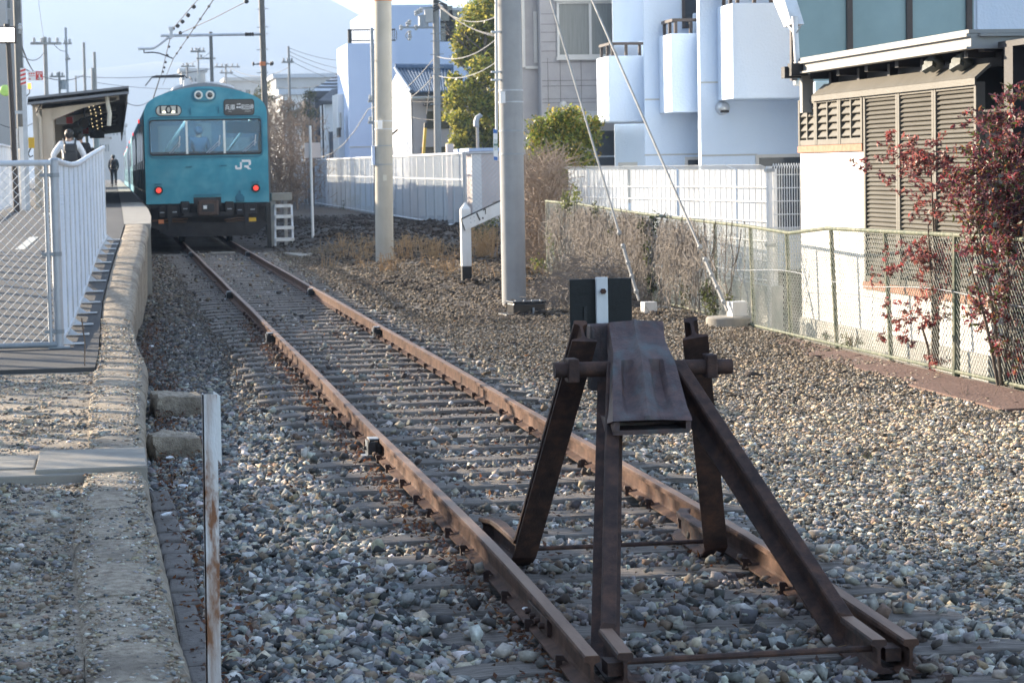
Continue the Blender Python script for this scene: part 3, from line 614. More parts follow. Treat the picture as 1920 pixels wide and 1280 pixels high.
# ---- litter
def litter(px,py,z,s,lab,mat='paper',asp=(1,.6,.35)):
    p = G(px,py,z); bm = bmesh.new(); bmesh.ops.create_icosphere(bm,subdivisions=2,radius=1)
    for v in bm.verts:
        k = 1+.45*mnoise.noise(v.co*2.3+Vector((px,py,0))); v.co = Vector((v.co.x*asp[0],v.co.y*asp[1],v.co.z*asp[2]))*k*s
    me = bpy.data.meshes.new('litter'); bm.to_mesh(me); bm.free(); me.materials.append(MT[mat]); o = bpy.data.objects.new('litter',me); COL.objects.link(o); o.location = p+Vector((0,0,s*.3)); o.rotation_euler[2] = px
    ORIGIN[o.name] = o.location; tag(o,lab,'litter','scraps of litter on the ballast')
litter(284,652,-.14,.042,'crumpled white paper ball on the dark ground by the platform ramp')
litter(272,757,-.08,.045,'white wrapper wedged between the broken block and the platform edge')
litter(318,860,-.12,.03,'small white scrap in front of the nearer broken block')
litter(342,914,-.13,.032,'white lump of paper on the granite block row behind the steel post')
litter(312,969,-.09,.055,'torn white paper strip lying across the granite block row',asp=(1,.3,.15))
litter(985,1143,-.10,.02,'white chip beside the near end of the left rail')
litter(608,1068,-.13,.035,'orange dead leaf curled on the ballast left of the track','orange',(1,.5,.3))
litter(497,745,-.13,.018,'yellow scrap on the end of a sleeper left of the track','yellow',(1,.5,.4))
litter(950,996,-.10,.02,'white chip on the ballast between the near rails' ) if False else None
# ================================================================ BUFFER STOP
bs = thing('buffer_stop','rusty buffer stop of bent rails with a ribbed cast head at the track end','buffer stop',(2.09,9.0,-.12))
for s,x0,xt in ((-1,1.655,1.905),(1,2.535,2.165)):
    m = MB(); m.sweep(RAIL,[(x0-.022,7.74,RZ),(x0,8.18,RZ),(x0-.012*s,8.25,RZ+.045),(xt,9.24,.76)]); m.build('front_leg',MT['rustdark'],bs)
    h = MB(); h.sweep(HEAD,[(x0-.022,7.74,RZ),(x0,8.17,RZ)]); h.build('leg_head',MT['rusthead'],bs)
    xr = {-1:1.815,1:2.265}[s]; xf = {-1:1.70,1:2.565}[s]
    m = MB(); m.sweep(RAIL,[(xf+s*.05,10.98,RZ),(xf+s*.012,10.88,RZ),(xf,10.74,RZ),(xf,10.5,RZ),(xf,10.27,RZ),(xf-s*.005,10.17,RZ+.05),(xr,9.29,.93)],side=(-1,0,0)); m.build('rear_leg',MT['rustdark'],bs)
    m = MB(); m.box(x0-.055,x0+.055,7.78,7.92,RZ+.004,RZ+.012); m.box(min(x0,x0+s*.0)-.0+(.012 if s<0 else -.085) if False else (x0-.075 if s<0 else x0+.014),(x0-.014 if s<0 else x0+.07),7.78,7.88,-.085,-.04); m.build('spacer_block',MT['rustdark'],bs)
m = MB(); m.cyl((1.675,9.20,.828),(2.388,9.20,.820),.031,n=14); m.build('cross_bar',MT['rustdark'],bs,smooth=True)
for x in (1.745,2.300):
    m = MB(); m.box(x-.022,x+.022,9.155,9.245,.778,.872); m.build('bar_nut',MT['rustdark'],bs,bevel=.006)
m = MB(); m.cyl((1.64,7.82,-.045),(2.52,7.82,-.045),.0115,n=8); m.build('tie_rod',MT['rustdark'],bs,smooth=True)
m = MB(); m.cyl((1.71,10.35,-.06),(2.56,10.35,-.06),.010,n=8); m.build('tie_rod',MT['rustdark'],bs,smooth=True)
# cast head: saddle with ribs sloping towards the camera
spec = [(604, 9.38, 1143, 1243), (615, 9.36, 1143, 1244), (640, 9.28, 1147, 1247), (660, 9.18, 1150, 1256), (676, 9.12, 1150, 1264), (690, 9.08, 1149, 1269), (725, 9.0, 1149, 1278), (765, 8.89, 1149, 1289), (784, 8.82, 1149, 1297), (790, 8.81, 1149, 1298)]
NC = 17; front = []
for k,(py,Y_,xl,xr) in enumerate(spec):
    row = []
    for j in range(NC):
        u = j/(NC-1); off = 0.0
        if 5 <= k <= 7: off = .036*max(sstep(.12,.2,u)*(1-sstep(.28,.36,u)), sstep(.56,.64,u)*(1-sstep(.74,.84,u)))*(1 if k<7 else .7)
        off += -.016*math.exp(-((u-.45)/.045)**2) if k < 9 else 0
        off += -.012*math.sin(math.pi*u)
        p = D(xl+(xr-xl)*u, py-2*u, Y_); p.y += float(off); p.z -= float(off)*.5; row.append(p)
    front.append(row)
back = [[Vector((p.x,p.y+.11,p.z-.02)) for p in r_] for r_ in front]
m = MB(); m.grid(front); m.grid(back)
for j in (0,-1): m.grid([[r_[j] for r_ in front],[r_[j] for r_ in back]])
for k in (0,-1): m.grid([front[k],back[k]])
m.build('buffer_head',MT['cast'],bs,smooth=True)
m = MB(); a,b_ = D(1107,607,9.41),D(1246,604,9.41); m.box(a.x,b_.x,9.415,9.50,.72,a.z-.004); m.build('buffer_plate',MT['cast'],bs,bevel=.008)
a,b_ = D(1152,790,8.83),D(1296,812,8.83); m = MB(); m.box(a.x,b_.x,8.85,9.16,b_.z,b_.z+.018); m.box(a.x,a.x+.02,8.83,9.16,b_.z+.018,a.z-.002); m.box(b_.x-.02,b_.x,8.83,9.16,b_.z+.018,a.z-.002); m.box(a.x+.02,b_.x-.02,9.02,9.05,b_.z+.018,a.z-.002); m.build('buffer_lip',MT['cast'],bs)
# ---- stop board behind it
bd = thing('stop_board','square black board with a white centre bar, standing just behind the buffer stop','sign',(2.05,9.6,.7))
a,b_ = D(1068,523,9.6),D(1186,641,9.6); m = MB(); m.box(a.x,b_.x,9.60,9.613,b_.z,a.z-.002); m.build('board',MT['boardblack'],bd,bevel=.003)
a2,b2 = D(1117,520,9.58),D(1141,640,9.58); m = MB(); m.box(a2.x,b2.x,9.575,9.597,.78,a2.z); m.box(a2.x,b2.x,9.50,9.574,.79,.86); m.build('post',MT['whitepaint'],bd,bevel=.003)
p = D(1131,546,9.57); m = MB(); m.cyl((p.x,9.575,p.z),(p.x,9.56,p.z),.012,n=6); m.build('bolt',MT['rust'],bd)
m = MB(); p,q = D(1098,575,9.59),D(1101,640,9.59); m.box(p.x-.006,p.x+.006,9.592,9.599,q.z,p.z); m.build('bracket',MT['iron'],bd)
# ---- leaning angle-steel post at the platform foot
sp_ = thing('steel_post','rusty white angle-steel post standing close to the camera beside the platform edge','post',(.26,7.9,-.25))
Yp = 7.8; t0,t1 = D(379,739,Yp),D(407,739,Yp); b0,b1 = D(387,1275,Yp),D(415,1275,Yp)
ext = lambda p,q: q+(q-p)*.12
B0,B1 = ext(t0,b0),ext(t1,b1); th = Vector((0,.005,0)); dp = Vector((0,.045,0))
m = MB(); m.extr([t0,t1,B1,B0],th); m.extr([t0,B0,B0+dp,t0+dp],Vector((.005,0,0))); m.build('angle_bar',MT['rustywhite'],sp_)
m = MB(); a,b_,c,d_ = D(400,733,Yp+.02),D(413,742,Yp+.02),D(416,872,Yp+.02),D(408,860,Yp+.02); m.extr([a,b_,c,d_],Vector((0,.004,0))); m.build('plate',MT['whitepaint'],sp_)
# ================================================================ CONCRETE POLES
def conpole(base, top, r0, r1, lab, extras):
    t = thing('catenary_pole',lab,'pole',base,'grey concrete catenary poles by the verge'); b0,t0 = Vector(base),Vector(top)
    m = MB(); k = 14; pts = [b0.lerp(t0,i/k) for i in range(k+1)]; pts[0] = pts[0]-Vector((0,0,.25)); m.tube(pts,[r0+(r1-r0)*i/k for i in range(k+1)],28); m.build('shaft',MT['sunlitcon' if base[1]>40 else 'concrete'],t,smooth=True)
    def band(py,h,mat,name='band',grow=.006):
        z = D(800,py,base[1]).z + (0 if True else 0); u = (z-b0.z)/(t0.z-b0.z); c = b0.lerp(t0,u); rr = r0+(r1-r0)*u+grow
        q = MB(); q.cyl(c-Vector((0,0,h/2)),c+Vector((0,0,h/2)),rr,n=28); q.build(name,mat,t,smooth=True)
    extras(t,b0,t0,band); return t
def ex1(t,b0,t0,band):
    for py,h,mt in ((-5,.14,'orange'),(226,.018,'galv'),(241,.018,'galv'),(272,.02,'galvdull'),(307,.02,'galvdull')): band(py,h,MT[mt])
    c = D(712,234,44.44); q = MB(); q.box(c.x-.05,c.x+.035,b0.y-.19,b0.y-.175,c.z-.08,c.z+.08); q.build('number_plate',MT['white'],t)
    c = D(701,290,44.44); q = MB(); q.box(c.x-.035,c.x+.02,b0.y-.06,b0.y+.03,c.z-.19,c.z+.16); q.build('side_plate',MT['houseblue'],t)
    c = D(719,337,44.44); q = MB(); q.box(c.x-.02,c.x+.05,b0.y-.172,b0.y-.160,c.z-.02,c.z+.09); q.build('sticker',MT['cream'],t)
b1 = G(721,497,-.15); t1 = b1+Vector((.15,0,9.0)); conpole(b1,t1,.170,.150,'farther grey concrete pole, standing in dry weeds, orange band at its top',ex1)
def ex2(t,b0,t0,band):
    for py,h,mt in ((172,.016,'galv'),(194,.016,'galv'),(248,.022,'galvdull'),(292,.022,'galvdull')): band(py,h,MT[mt])
    c = D(941,183,30.62); q = MB(); q.box(c.x-.035,c.x+.03,b0.y-.175,b0.y-.160,c.z-.075,c.z+.075); q.build('number_plate',MT['white'],t)
    q = MB(); p,r_ = D(930,-100,30.62),D(931,244,30.62); q.tube([p,p.lerp(r_,.5),r_],.018,8); q.build('conduit',MT['galv'],t,smooth=True)
    q = MB()
    for py in (60,135,150): 
        a = D(928,py,30.62); q.box(a.x-.05,a.x+.07,a.y-.02,a.y+.02,a.z-.012,a.z+.012)
    q.build('conduit_clip',MT['galv'],t)
    a,b_ = D(924,242,30.50),D(937,301,30.50); q = MB(); h3 = (a.z-b_.z)
    q.extr([(a.x,30.48,a.z),(b_.x-.02,30.54,a.z-.01),(b_.x-.02,30.54,b_.z-.0),(a.x,30.48,b_.z+.01)],Vector((.006,.012,0))); s_ = q.build('distance_sign',MT['white'],t)
    for z0,z1,mt in ((a.z-h3*.13,a.z-.003,'blue'),(b_.z+.006,b_.z+h3*.13,'blue')):
        q = MB(); q.extr([(a.x+.002,30.477,z1),(b_.x-.022,30.535,z1-.008),(b_.x-.022,30.535,z0-.006),(a.x+.002,30.477,z0)],Vector((0,-.003,0))); q.build('sign_band',MT[mt],s_)
    q = MB(); zc = (a.z+b_.z)/2
    for i in range(3):
        x = a.x+.012+i*.02; y = 30.476+.058*(x-a.x)/(b_.x-.02-a.x); q.box(x,x+.012,y-.004,y-.001,zc-.012,zc+.012); q.box(x+.004,x+.007,y-.004,y-.001,zc-.07,zc+.07)
    q.build('sign_mark',MT['green'],s_)
b2 = G(964,570,-.15); t2 = b2+Vector((.02,0,9.6)); conpole(b2,t2,.158,.150,'nearer thick grey concrete pole with a blue and white plate, anchored by two guy strands',ex2)
# thin tensioner arm reaching left from the nearer pole top
# ---- guy strands
for px,py,ty,lab,big in ((1206,583,-300,'farther guy strand ending at a small white block in the dead vines',False),(1372,604,-380,'nearer guy strand ending at a white block on a round concrete footing',True)):
    a = G(px,py,-.10); b_ = D(944,ty,30.68); a2 = Vector((a.x-.06,a.y-.05,.03)); t = thing('guy_strand',lab,'guy wire',a,'guy strands of the concrete pole'); d_ = (b_-a2).normalized(); L_ = (b_-a2).length
    m = MB(); m.tube([a2+d_*.9,b_],.0135,8); m.build('strand',MT['cablelight'],t,smooth=True)
    m = MB(); m.tube([a2+d_*.1,a2+d_*.75],.021,8); m.tube([a2-d_*.0,a2+d_*.25],.016,8)
    for k in (.12,.32,.5,.72,.9): m.tube([a2+d_*(k-.03),a2+d_*k,a2+d_*(k+.03)],[.021,.033,.021],8)
    m.build('turnbuckle',MT['cablelight'],t,smooth=True)
    m = MB(); s_ = .135 if not big else .16; m.obox((a.x+.07,a.y,.045 if big else -.06),s_*1.2,s_,s_*1.0,(0,0,.15)); m.build('anchor_block',MT['whitepaint'],t,bevel=.006)
    if big: m = MB(); m.lathe((a.x-.03,a.y,-.25),[(.25,0),(.25,.20),(.235,.215)],28); m.build('footing',MT['slab'],t,smooth=True)
# ---- kilometre post
kp = G(875,536,-.16); k_ = thing('kilometre_post','white square post with a slanted arm reading 1.7 and a black foot','kilometre post',kp)
def K(px,py): return D(px,py,kp.y)
w = .074; zt = K(876,392).z; zb = K(874,499).z; zp = K(876,379).z; sl_ = .07
m = MB(); m.box(kp.x-w,kp.x+w,kp.y-w,kp.y+w,zb,zt); m.add([(kp.x-w,kp.y-w,zt),(kp.x+w,kp.y-w,zt),(kp.x+w,kp.y+w,zt),(kp.x-w,kp.y+w,zt),(kp.x,kp.y,zp)],[(0,1,4),(1,2,4),(2,3,4),(3,0,4)]); m.build('post',MT['whitepaint'],k_,bevel=.006)
m = MB(); m.box(kp.x-w*1.0,kp.x+w*1.0,kp.y-w*1.0,kp.y+w*1.0,kp.z-.2,zb); m.build('foot',MT['boardblack'],k_,bevel=.006)
c0,c1,c2,c3 = K(864,412),K(936,378),K(940,400),K(871,432)
off = Vector((0,-w-.03,0)); m = MB(); m.extr([c+off for c in (c0,c1,c2,c3)],Vector((0,.026,0))); ab = m.build('arm_board',MT['whitepaint'],k_)
m = MB(); e_ = Vector((0,0,.022)); m.extr([c0+off+Vector((-.012,.004,.0)),c0+off+e_+Vector((-.005,.004,0)),c1+off+e_+Vector((0,.004,0)),c1+off+Vector((0,.004,0))],Vector((0,.02,0))); m.extr([c0+off+Vector((-.014,.004,.01)),c0+off+Vector((0,.004,0)),c3+off+Vector((0,.004,0)),c3+off+Vector((-.014,.004,.0))],Vector((0,.02,0))); m.build('board_edge',MT['black'],ab)
ang = math.atan2((c1-c0).z,(c1-c0).x); rot = Matrix.Rotation(-ang,3,'Y') @ Matrix.Rotation(R(90),3,'X')
q = K(897,406)+off+Vector((0,-.004,0)); meshtext('1.',.17,MT['black'],'numeral',ab,q,rot,.004,.9); q = K(908,397)+off+Vector((0,-.004,0)); meshtext('7',.105,MT['black'],'numeral',ab,q,rot,.002,1.0)
m = MB()
for px,py in ((880,409),(887,406),(881,417),(888,414)): c = K(px,py)+off; m.cyl(c+Vector((0,-.004,0)),c,.008,n=6)
m.build('bolt',MT['galvdull'],ab)
# ---- black trackside box by the nearer pole
p = G(987,594,-.17); t = thing('trackside_box','low glossy black trackside box lying at the foot of the nearer concrete pole','equipment box',p)
m = MB(); m.obox((p.x,p.y,-.06),.40,.30,.13,(0,0,.1)); m.build('body',MT['blackplastic'],t,bevel=.02)
m = MB(); m.obox((p.x,p.y,.015),.42,.32,.022,(0,0,.1)); m.build('lid',MT['blackplastic'],t,bevel=.008)
m = MB(); m.obox((p.x-.02,p.y-.02,-.14),.56,.40,.04,(0,0,.1)); m.build('base_plate',MT['iron'],t,bevel=.01)
m = MB()
for i in range(4): m.cyl((p.x-.15+.1*i,p.y-.16,.03),(p.x-.15+.1*i,p.y-.13,.03),.012,n=6)
m.cyl((p.x+.06,p.y-.17,-.05),(p.x+.06,p.y-.17,-.12),.014,n=8); m.build('catch',MT['galvdull'],t)
m = MB(); m.obox((p.x-.05,p.y,-.175),.62,.46,.035,(0,0,.1)); m.build('pad',MT['slab'],t)
# ================================================================ TRAIN
TY = 55.5
def T(px,py,dy=0): p = D(px,py,TY); return Vector((p.x,TY+dy,p.z))
c_ = T(390,380); TX = c_.x; ZB = T(390,381).z
tr = thing('commuter_train','weathered blue-green commuter train with 101 and JR on its flat end, red tail lamps lit','train',(TX,TY,0))
def outline(hw=1.40, zb=ZB, crown=3.60):
    P = [(-hw,zb),(-hw,2.95),(-hw+.012,3.08),(-hw+.06,3.20),(-hw+.14,3.285)]
    for i in range(-8,9): x = i/8*1.12; P.append((x,crown-.285*(abs(x)/1.26)**2.0))
    P += [(hw-.14,3.285),(hw-.06,3.20),(hw-.012,3.08),(hw,2.95),(hw,zb)]
    return P
OUT = outline()
def rrect(x0,x1,z0,z1,r,n=5):
    P = []
    for cx,cz,a0 in ((x1-r,z1-r,0),(x0+r,z1-r,90),(x0+r,z0+r,180),(x1-r,z0+r,270)):
        for i in range(n+1): a = R(a0+90*i/n); P.append((cx+r*math.cos(a),cz+r*math.sin(a)))
    return P
def filled(loops, y, name, mat, parent, thick=.0):
    bm = bmesh.new(); es = []
    for L_ in loops:
        vs = [bm.verts.new((x,y,z)) for x,z in L_]
        for i in range(len(vs)): es.append(bm.edges.new((vs[i],vs[(i+1)%len(vs)])))
    bmesh.ops.triangle_fill(bm, edges=es, use_beauty=True)
    if thick:
        r_ = bmesh.ops.extrude_face_region(bm, geom=bm.faces[:]); bmesh.ops.translate(bm, vec=(0,thick,0), verts=[v for v in r_['geom'] if isinstance(v,bmesh.types.BMVert)])
    bmesh.ops.recalc_face_normals(bm, faces=bm.faces)
    me = bpy.data.meshes.new(name); bm.to_mesh(me); bm.free(); me.materials.append(mat); o = bpy.data.objects.new(name,me); COL.objects.link(o); o.parent = parent; ORIGIN[o.name] = ORIGIN[parent.name]
    o0 = ORIGIN[parent.name]; me.transform(Matrix.Translation(-o0)); return o
def xz(px,py): p = T(px,py); return p.x, p.z
wx0,wz1 = xz(281,228); wx1,wz0 = xz(489.5,286.5)
OUTW = [(TX+x,z) for x,z in OUT]
fr = filled([OUTW, rrect(wx0,wx1,wz0,wz1,.07)], TY, 'end_wall', MT['teal'], tr, thick=.05)
# raised lip round the end and round the window
lip = [(TX+x*1.0,z) for x,z in OUT]; inn = [(TX+x*.975,ZB+(z-ZB)*.985) for x,z in OUT]
rx0,rz1 = xz(276,220); rx1,rz0 = xz(494,294)
filled([rrect(rx0,rx1,rz0,rz1,.13),rrect(rx0+.035,rx1-.035,rz0+.03,rz1-.03,.10)], TY-.022, 'window_surround', MT['tealdark'], fr, thick=.02)
filled([rrect(wx0-.035,wx1+.035,wz0-.035,wz1+.035,.09),rrect(wx0,wx1,wz0,wz1,.07)], TY-.018, 'window_rubber', MT['black'], fr, thick=.016)
ws = thing('windscreen',None,None,(TX,TY,2.4)); ws.parent = tr; ws.location = Vector((TX,TY,2.4))-ORIGIN[tr.name]
d1,d2 = xz(350,250)[0], xz(420.5,250)[0]
for a,b_ in ((wx0+.01,d1-.02),(d1+.02,d2-.02),(d2+.02,wx1-.01)):
    m = MB(); m.box(a,b_,TY+.012,TY+.020,wz0+.01,wz1-.01); m.build('pane',MT['trainglass'],ws)
for x in (d1,d2): m = MB(); m.box(x-.024,x+.024,TY-.01,TY+.03,wz0,wz1); m.build('mullion',MT['chrome'],ws)
# cab behind the glass
m = MB(); m.box(TX-1.3,TX+1.3,TY+2.0,TY+2.04,1.0,3.2); m.box(TX-1.3,TX+1.3,TY+.1,TY+2,1.0,1.04); m.box(TX-1.3,TX+1.3,TY+.1,TY+2,3.1,3.14); m.build('cab_interior',MT['cabwall'],tr)
m = MB(); a = xz(293,290)[0]; m.box(TX-1.05,TX-.55,TY+1.97,TY+1.99,1.9,2.75); m.box(TX-.15,TX+.2,TY+1.97,TY+1.99,2.0,2.8); m.box(TX+.5,TX+1.1,TY+1.97,TY+1.99,1.9,2.45); m.build('cab_bright_panel',MT['farwall'],tr)  # brightness of the saloon windows put into opaque pale panels
m = MB(); q0,q1 = xz(423,228),xz(488,249); m.box(q0[0],q1[0],TY+.06,TY+.075,q1[1],q0[1]); m.build('roller_blind',MT['blind'],tr)
m = MB(); m.box(TX-1.25,TX+1.25,TY+.15,TY+.55,1.95,2.12); m.build('cab_desk',MT['seatblue'],tr)
m = MB(); m.box(TX-1.0,TX+1.0,TY+.5,TY+.9,3.05,3.09); m.build('cab_fill_glow',MT['cabfill'],tr)  # added glowing sheet that brightens the cab behind the glass
m = MB()
for xa,xb in ((TX-1.1,TX-.35),(TX+.35,TX+1.15)): m.beam((xa,TY+.6,1.9),(xb,TY+.9,2.95),.05,.05)
m.build('diagonal_reflection',MT['cream'],tr)  # added cream beams stand in for diagonal reflections in the panes
# wipers
for (ax,ay),(bx,by) in (((318,288),(336,266)),((387,287),(411,264)),((455,284.5),(478,262.5))):
    p,q = T(ax,ay,-.035),T(bx,by,-.035); m = MB(); m.tube([p,q],.011,6); m.tube([p+Vector((.05,-.01,0)),q+Vector((.03,-.012,-.05))],.009,6); m.tube([q+Vector((-.015,0,-.13)),q+Vector((.015,0,.12))],.012,6); m.build('wiper',MT['chrome'],fr)
# head lamps
cx,cz = xz(382.5,178.5); filled([rrect(cx-.275,cx+.275,cz-.145,cz+.145,.14,8)],TY-.03,'lamp_plate',MT['teal'],fr,thick=.03); filled([rrect(cx-.275,cx+.275,cz-.145,cz+.145,.14,8),rrect(cx-.245,cx+.245,cz-.115,cz+.115,.114,8)],TY-.045,'lamp_rim',MT['tealdark'],fr,thick=.016)
for px in (372,393.5):
    x,z = xz(px,178.5); h = MB(); h.lathe((x,TY-.075,z),[(.096,0),(.096,.04),(.10,.045)],20,'Y'); h.lathe((x,TY-.078,z),[(.085,0),(.085,.006)],20,'Y'); hl = h.build('headlight',MT['chrome'],tr,smooth=True); k = MB(); k.lathe((x,TY-.082,z),[(.05,0),(.07,.006)],16,'Y'); k.build('lens',MT['windowdark'],hl,smooth=True)
# number and destination boxes
x0,z1 = xz(293,199.5); x1,z0 = xz(339,216)
nb = filled([rrect(x0-.02,x1+.02,z0-.02,z1+.02,.115,6)],TY-.022,'number_box',MT['black'],fr,thick=.02); filled([rrect(x0,x1,z0,z1,.095,6)],TY-.026,'number_panel',MT['cream'],nb,thick=.004)
for ch,dx in (('1',-.185),('0',0),('1',.185)): meshtext(ch,.24,MT['black'],'numeral',nb,((x0+x1)/2+dx,TY-.028,(z0+z1)/2+.01),'-Y',.003,1.3)
m = MB()
for dx in (-.105,.105): m.box((x0+x1)/2+dx-.028,(x0+x1)/2+dx+.028,TY-.030,TY-.026,(z0+z1)/2-.05,(z0+z1)/2-.015)
m.build('number_light',MT['panelglow'],nb)
x0,z1 = xz(420.5,188); x1,z0 = xz(475.5,214.5); cx,cz = (x0+x1)/2,(z0+z1)/2
db = filled([rrect(x0-.02,x1+.02,z0-.02,z1+.02,.07,6)],TY-.022,'destination_box',MT['black'],fr,thick=.02); filled([rrect(x0,x1,z0,z1,.05,6)],TY-.026,'destination_panel',MT['destgrey'],db,thick=.004)
for s_,dx,sz,xsx in (('\u5175\u5eab',-.205,.125,.86),('\u548c\u7530\u5cac',.190,.122,.70)): meshtext(s_,sz*1.12,MT['white'],'lettering',db,(cx+dx,TY-.029,cz-.01),'-Y',.0,xsx)
m = MB(); m.box(cx-.035,cx+.015,TY-.031,TY-.027,cz-.012,cz+.006)
for s_ in (-1,1): xx_ = cx-.01+s_*.058; m.add([(xx_,TY-.031,cz-.003),(xx_-s_*.036,TY-.031,cz+.026),(xx_-s_*.036,TY-.031,cz-.032)],[(0,1,2)])
m.box(cx-.05,cx-.01,TY-.031,TY-.027,cz+.06,cz+.075); m.box(cx+.0,cx+.035,TY-.031,TY-.027,cz+.06,cz+.085); m.box(cx-.25,cx-.17,TY-.031,TY-.027,cz-.10,cz-.094); m.box(cx+.13,cx+.27,TY-.031,TY-.027,cz-.10,cz-.094); m.build('lettering',MT['white'],db)
# JR emblem, two joined letters
jx0,jz1 = xz(440.5,300); jx1,jz0 = xz(471.5,317.5); w_,h_ = jx1-jx0,jz1-jz0; m = MB(); Yj = TY-.004
def JP(P): m.extr([(jx0+u*w_,Yj,jz0+v*h_) for u,v in P],(0,.004,0))
JP([(0,.42),(0,0.0+.12),(.05,.0),(.34,.0),(.42,.12),(.42,.76),(.30,.76),(.30,.22),(.12,.22),(.12,.42)])
JP([(.42,.76),(.42,1.0),(.90,1.0),(.98,.90),(.98,.52),(.90,.42),(.84,.42),(.84,.76)]); JP([(.56,.20),(.56,.42),(.84,.42),(.84,.20)]); JP([(.66,.20),(.84,.20),(1.0,0),(.83,0)])
m.build('emblem',MT['white'],fr)
for px,py in ((297.5,357),(479.5,352.5)):
    x,z = xz(px,py); h = MB(); h.lathe((x,TY-.06,z),[(.095,0),(.10,.03),(.10,.062)],20,'Y'); tl = h.build('tail_lamp',MT['black'],tr,smooth=True); k = MB(); k.lathe((x,TY-.066,z),[(.04,0),(.068,.010)],18,'Y'); k.build('lens',MT['redlamp'],tl,smooth=True)
m = MB()
for px,py,l in ((354,313,.14),(419,310.5,.14),(296.5,345.5,.16),(478.5,341.5,.16),(389,365,.62)):
    p = T(px,py,-.02); m.box(p.x-l/2,p.x+l/2,TY-.035,TY-.02,p.z-.012,p.z+.012); m.box(p.x-l/2,p.x-l/2+.02,TY-.035,TY,p.z-.012,p.z+.012); m.box(p.x+l/2-.02,p.x+l/2,TY-.035,TY,p.z-.012,p.z+.012)
for px,py in ((357,208),(410,205)): p = T(px,py); m.box(p.x-.012,p.x+.012,TY-.05,TY,p.z-.09,p.z+.07)
m.build('handrail',MT['tealdark'],fr)
p = T(450,370); m = MB(); m.lathe((p.x,TY-.07,p.z),[(.085,0),(.085,.07)],14,'Y'); m.box(p.x-.10,p.x+.10,TY-.03,TY,p.z-.10,p.z+.02); m.box(p.x-.02,p.x+.02,TY-.05,TY,p.z+.08,p.z+.16); m.build('jumper_cover',MT['tealdark'],fr)
p,q = T(363,372),T(415,384); m = MB(); m.box(p.x,q.x,TY-.012,TY+.002,q.z-.03,p.z+.02); m.build('coupler_recess',MT['black'],fr)
# underframe
U = lambda px,py,dy=0: T(px,py,dy)
m = MB(); a,b_ = U(282,384),U(500,384); m.box(a.x,b_.x,TY+.5,TY+.6,.35,ZB-.02); m.box(a.x,b_.x,TY+.05,TY+1.8,ZB-.10,ZB-.01); m.build('underframe',MT['underframe'],tr)
p0,p1,p2,p3,p4,p5 = [U(*k,-.25) for k in ((283,420),(500,414),(497,424),(470,441),(318,443.5),(283,424))]
m = MB(); m.extr([p0,p1,p2,p3,p4,p5],Vector((0,.03,0))); m.build('snow_plough',MT['underframe'],tr)
for px,py0,py1 in ((317.5,382,443),(461,380,441)): m = MB(); p,q = U(px,py0,-.27),U(px,py1,-.27); m.box(p.x-.045,p.x+.045,TY-.28,TY-.2,q.z,p.z); m.build('plough_strut',MT['underframe'],tr)
a,b_ = U(369,375),U(409,403); m = MB(); m.box(a.x,b_.x,TY-.55,TY-.10,b_.z,a.z); cp = m.build('coupler',pmat('coupler_rust',[(.05,.032,.025),(.10,.06,.045)],9,.8,.3),tr,bevel=.04)
m = MB(); p,q = U(377,382),U(400,396); m.box(p.x,q.x,TY-.556,TY-.545,q.z,p.z); m.build('coupler_hole',MT['black'],cp); m = MB(); p = U(383,388); m.box(p.x-.04,p.x+.04,TY-.57,TY-.555,p.z-.04,p.z+.04); m.build('coupler_light',MT['whitepaint'],cp)
m = MB(); p,q = U(344,399),U(436,404); m.box(p.x,q.x,TY-.4,TY-.3,q.z,p.z); m.build('coupler_carrier',MT['underframe'],tr)
for px,py,w_,h_ in ((304,397,.16,.26),(327,396,.17,.26),(347,390,.2,.3),(430,390,.2,.3),(449,392,.17,.26),(473,391,.2,.26)):
    p = U(px,py); m = MB(); m.box(p.x-w_/2,p.x+w_/2,TY-.12,TY+.1,p.z-h_/2,p.z+h_/2); e = m.build('equipment_box',MT['underframe'],tr,bevel=.02); m = MB(); m.box(p.x-.05,p.x+.05,TY-.125,TY-.119,p.z-.03,p.z-.005); m.build('nameplate',MT['galvdull'],e)
hose_ = pmat('hose',[(.06,.035,.02),(.12,.06,.03)],5,.7,0)
for a,b_ in (((285,414),(352,410)),((300,418),(350,416)),((420,412),(462,408)),((424,416),(470,413))): m = MB(); m.tube([U(*a,-.15),U((a[0]+b_[0])/2,a[1]-3,-.16),U(*b_,-.15)],.022,6); m.build('air_hose',hose_,tr)
m = MB(); p = U(302,415); m.box(p.x-.06,p.x+.06,TY-.2,TY-.15,p.z-.05,p.z+.04); m.build('cock_handle',MT['orange'],tr); m = MB(); p = U(472,411); m.box(p.x-.09,p.x+.09,TY-.2,TY-.15,p.z-.05,p.z+.04); m.build('cock_handle',MT['yellow'],tr)
for x in (XL,XR):
    w1 = MB(); w1.lathe((x-.03,TY+2.2,.40),[(.40,-.06),(.43,-.05),(.43,.06),(.40,.07)],24,'X'); w1.build('wheel',MT['underframe'],tr,smooth=True)
m = MB(); m.box(TX-1.1,TX+1.1,TY+1.2,TY+4.4,.25,.75); m.build('bogie',MT['underframe'],tr)
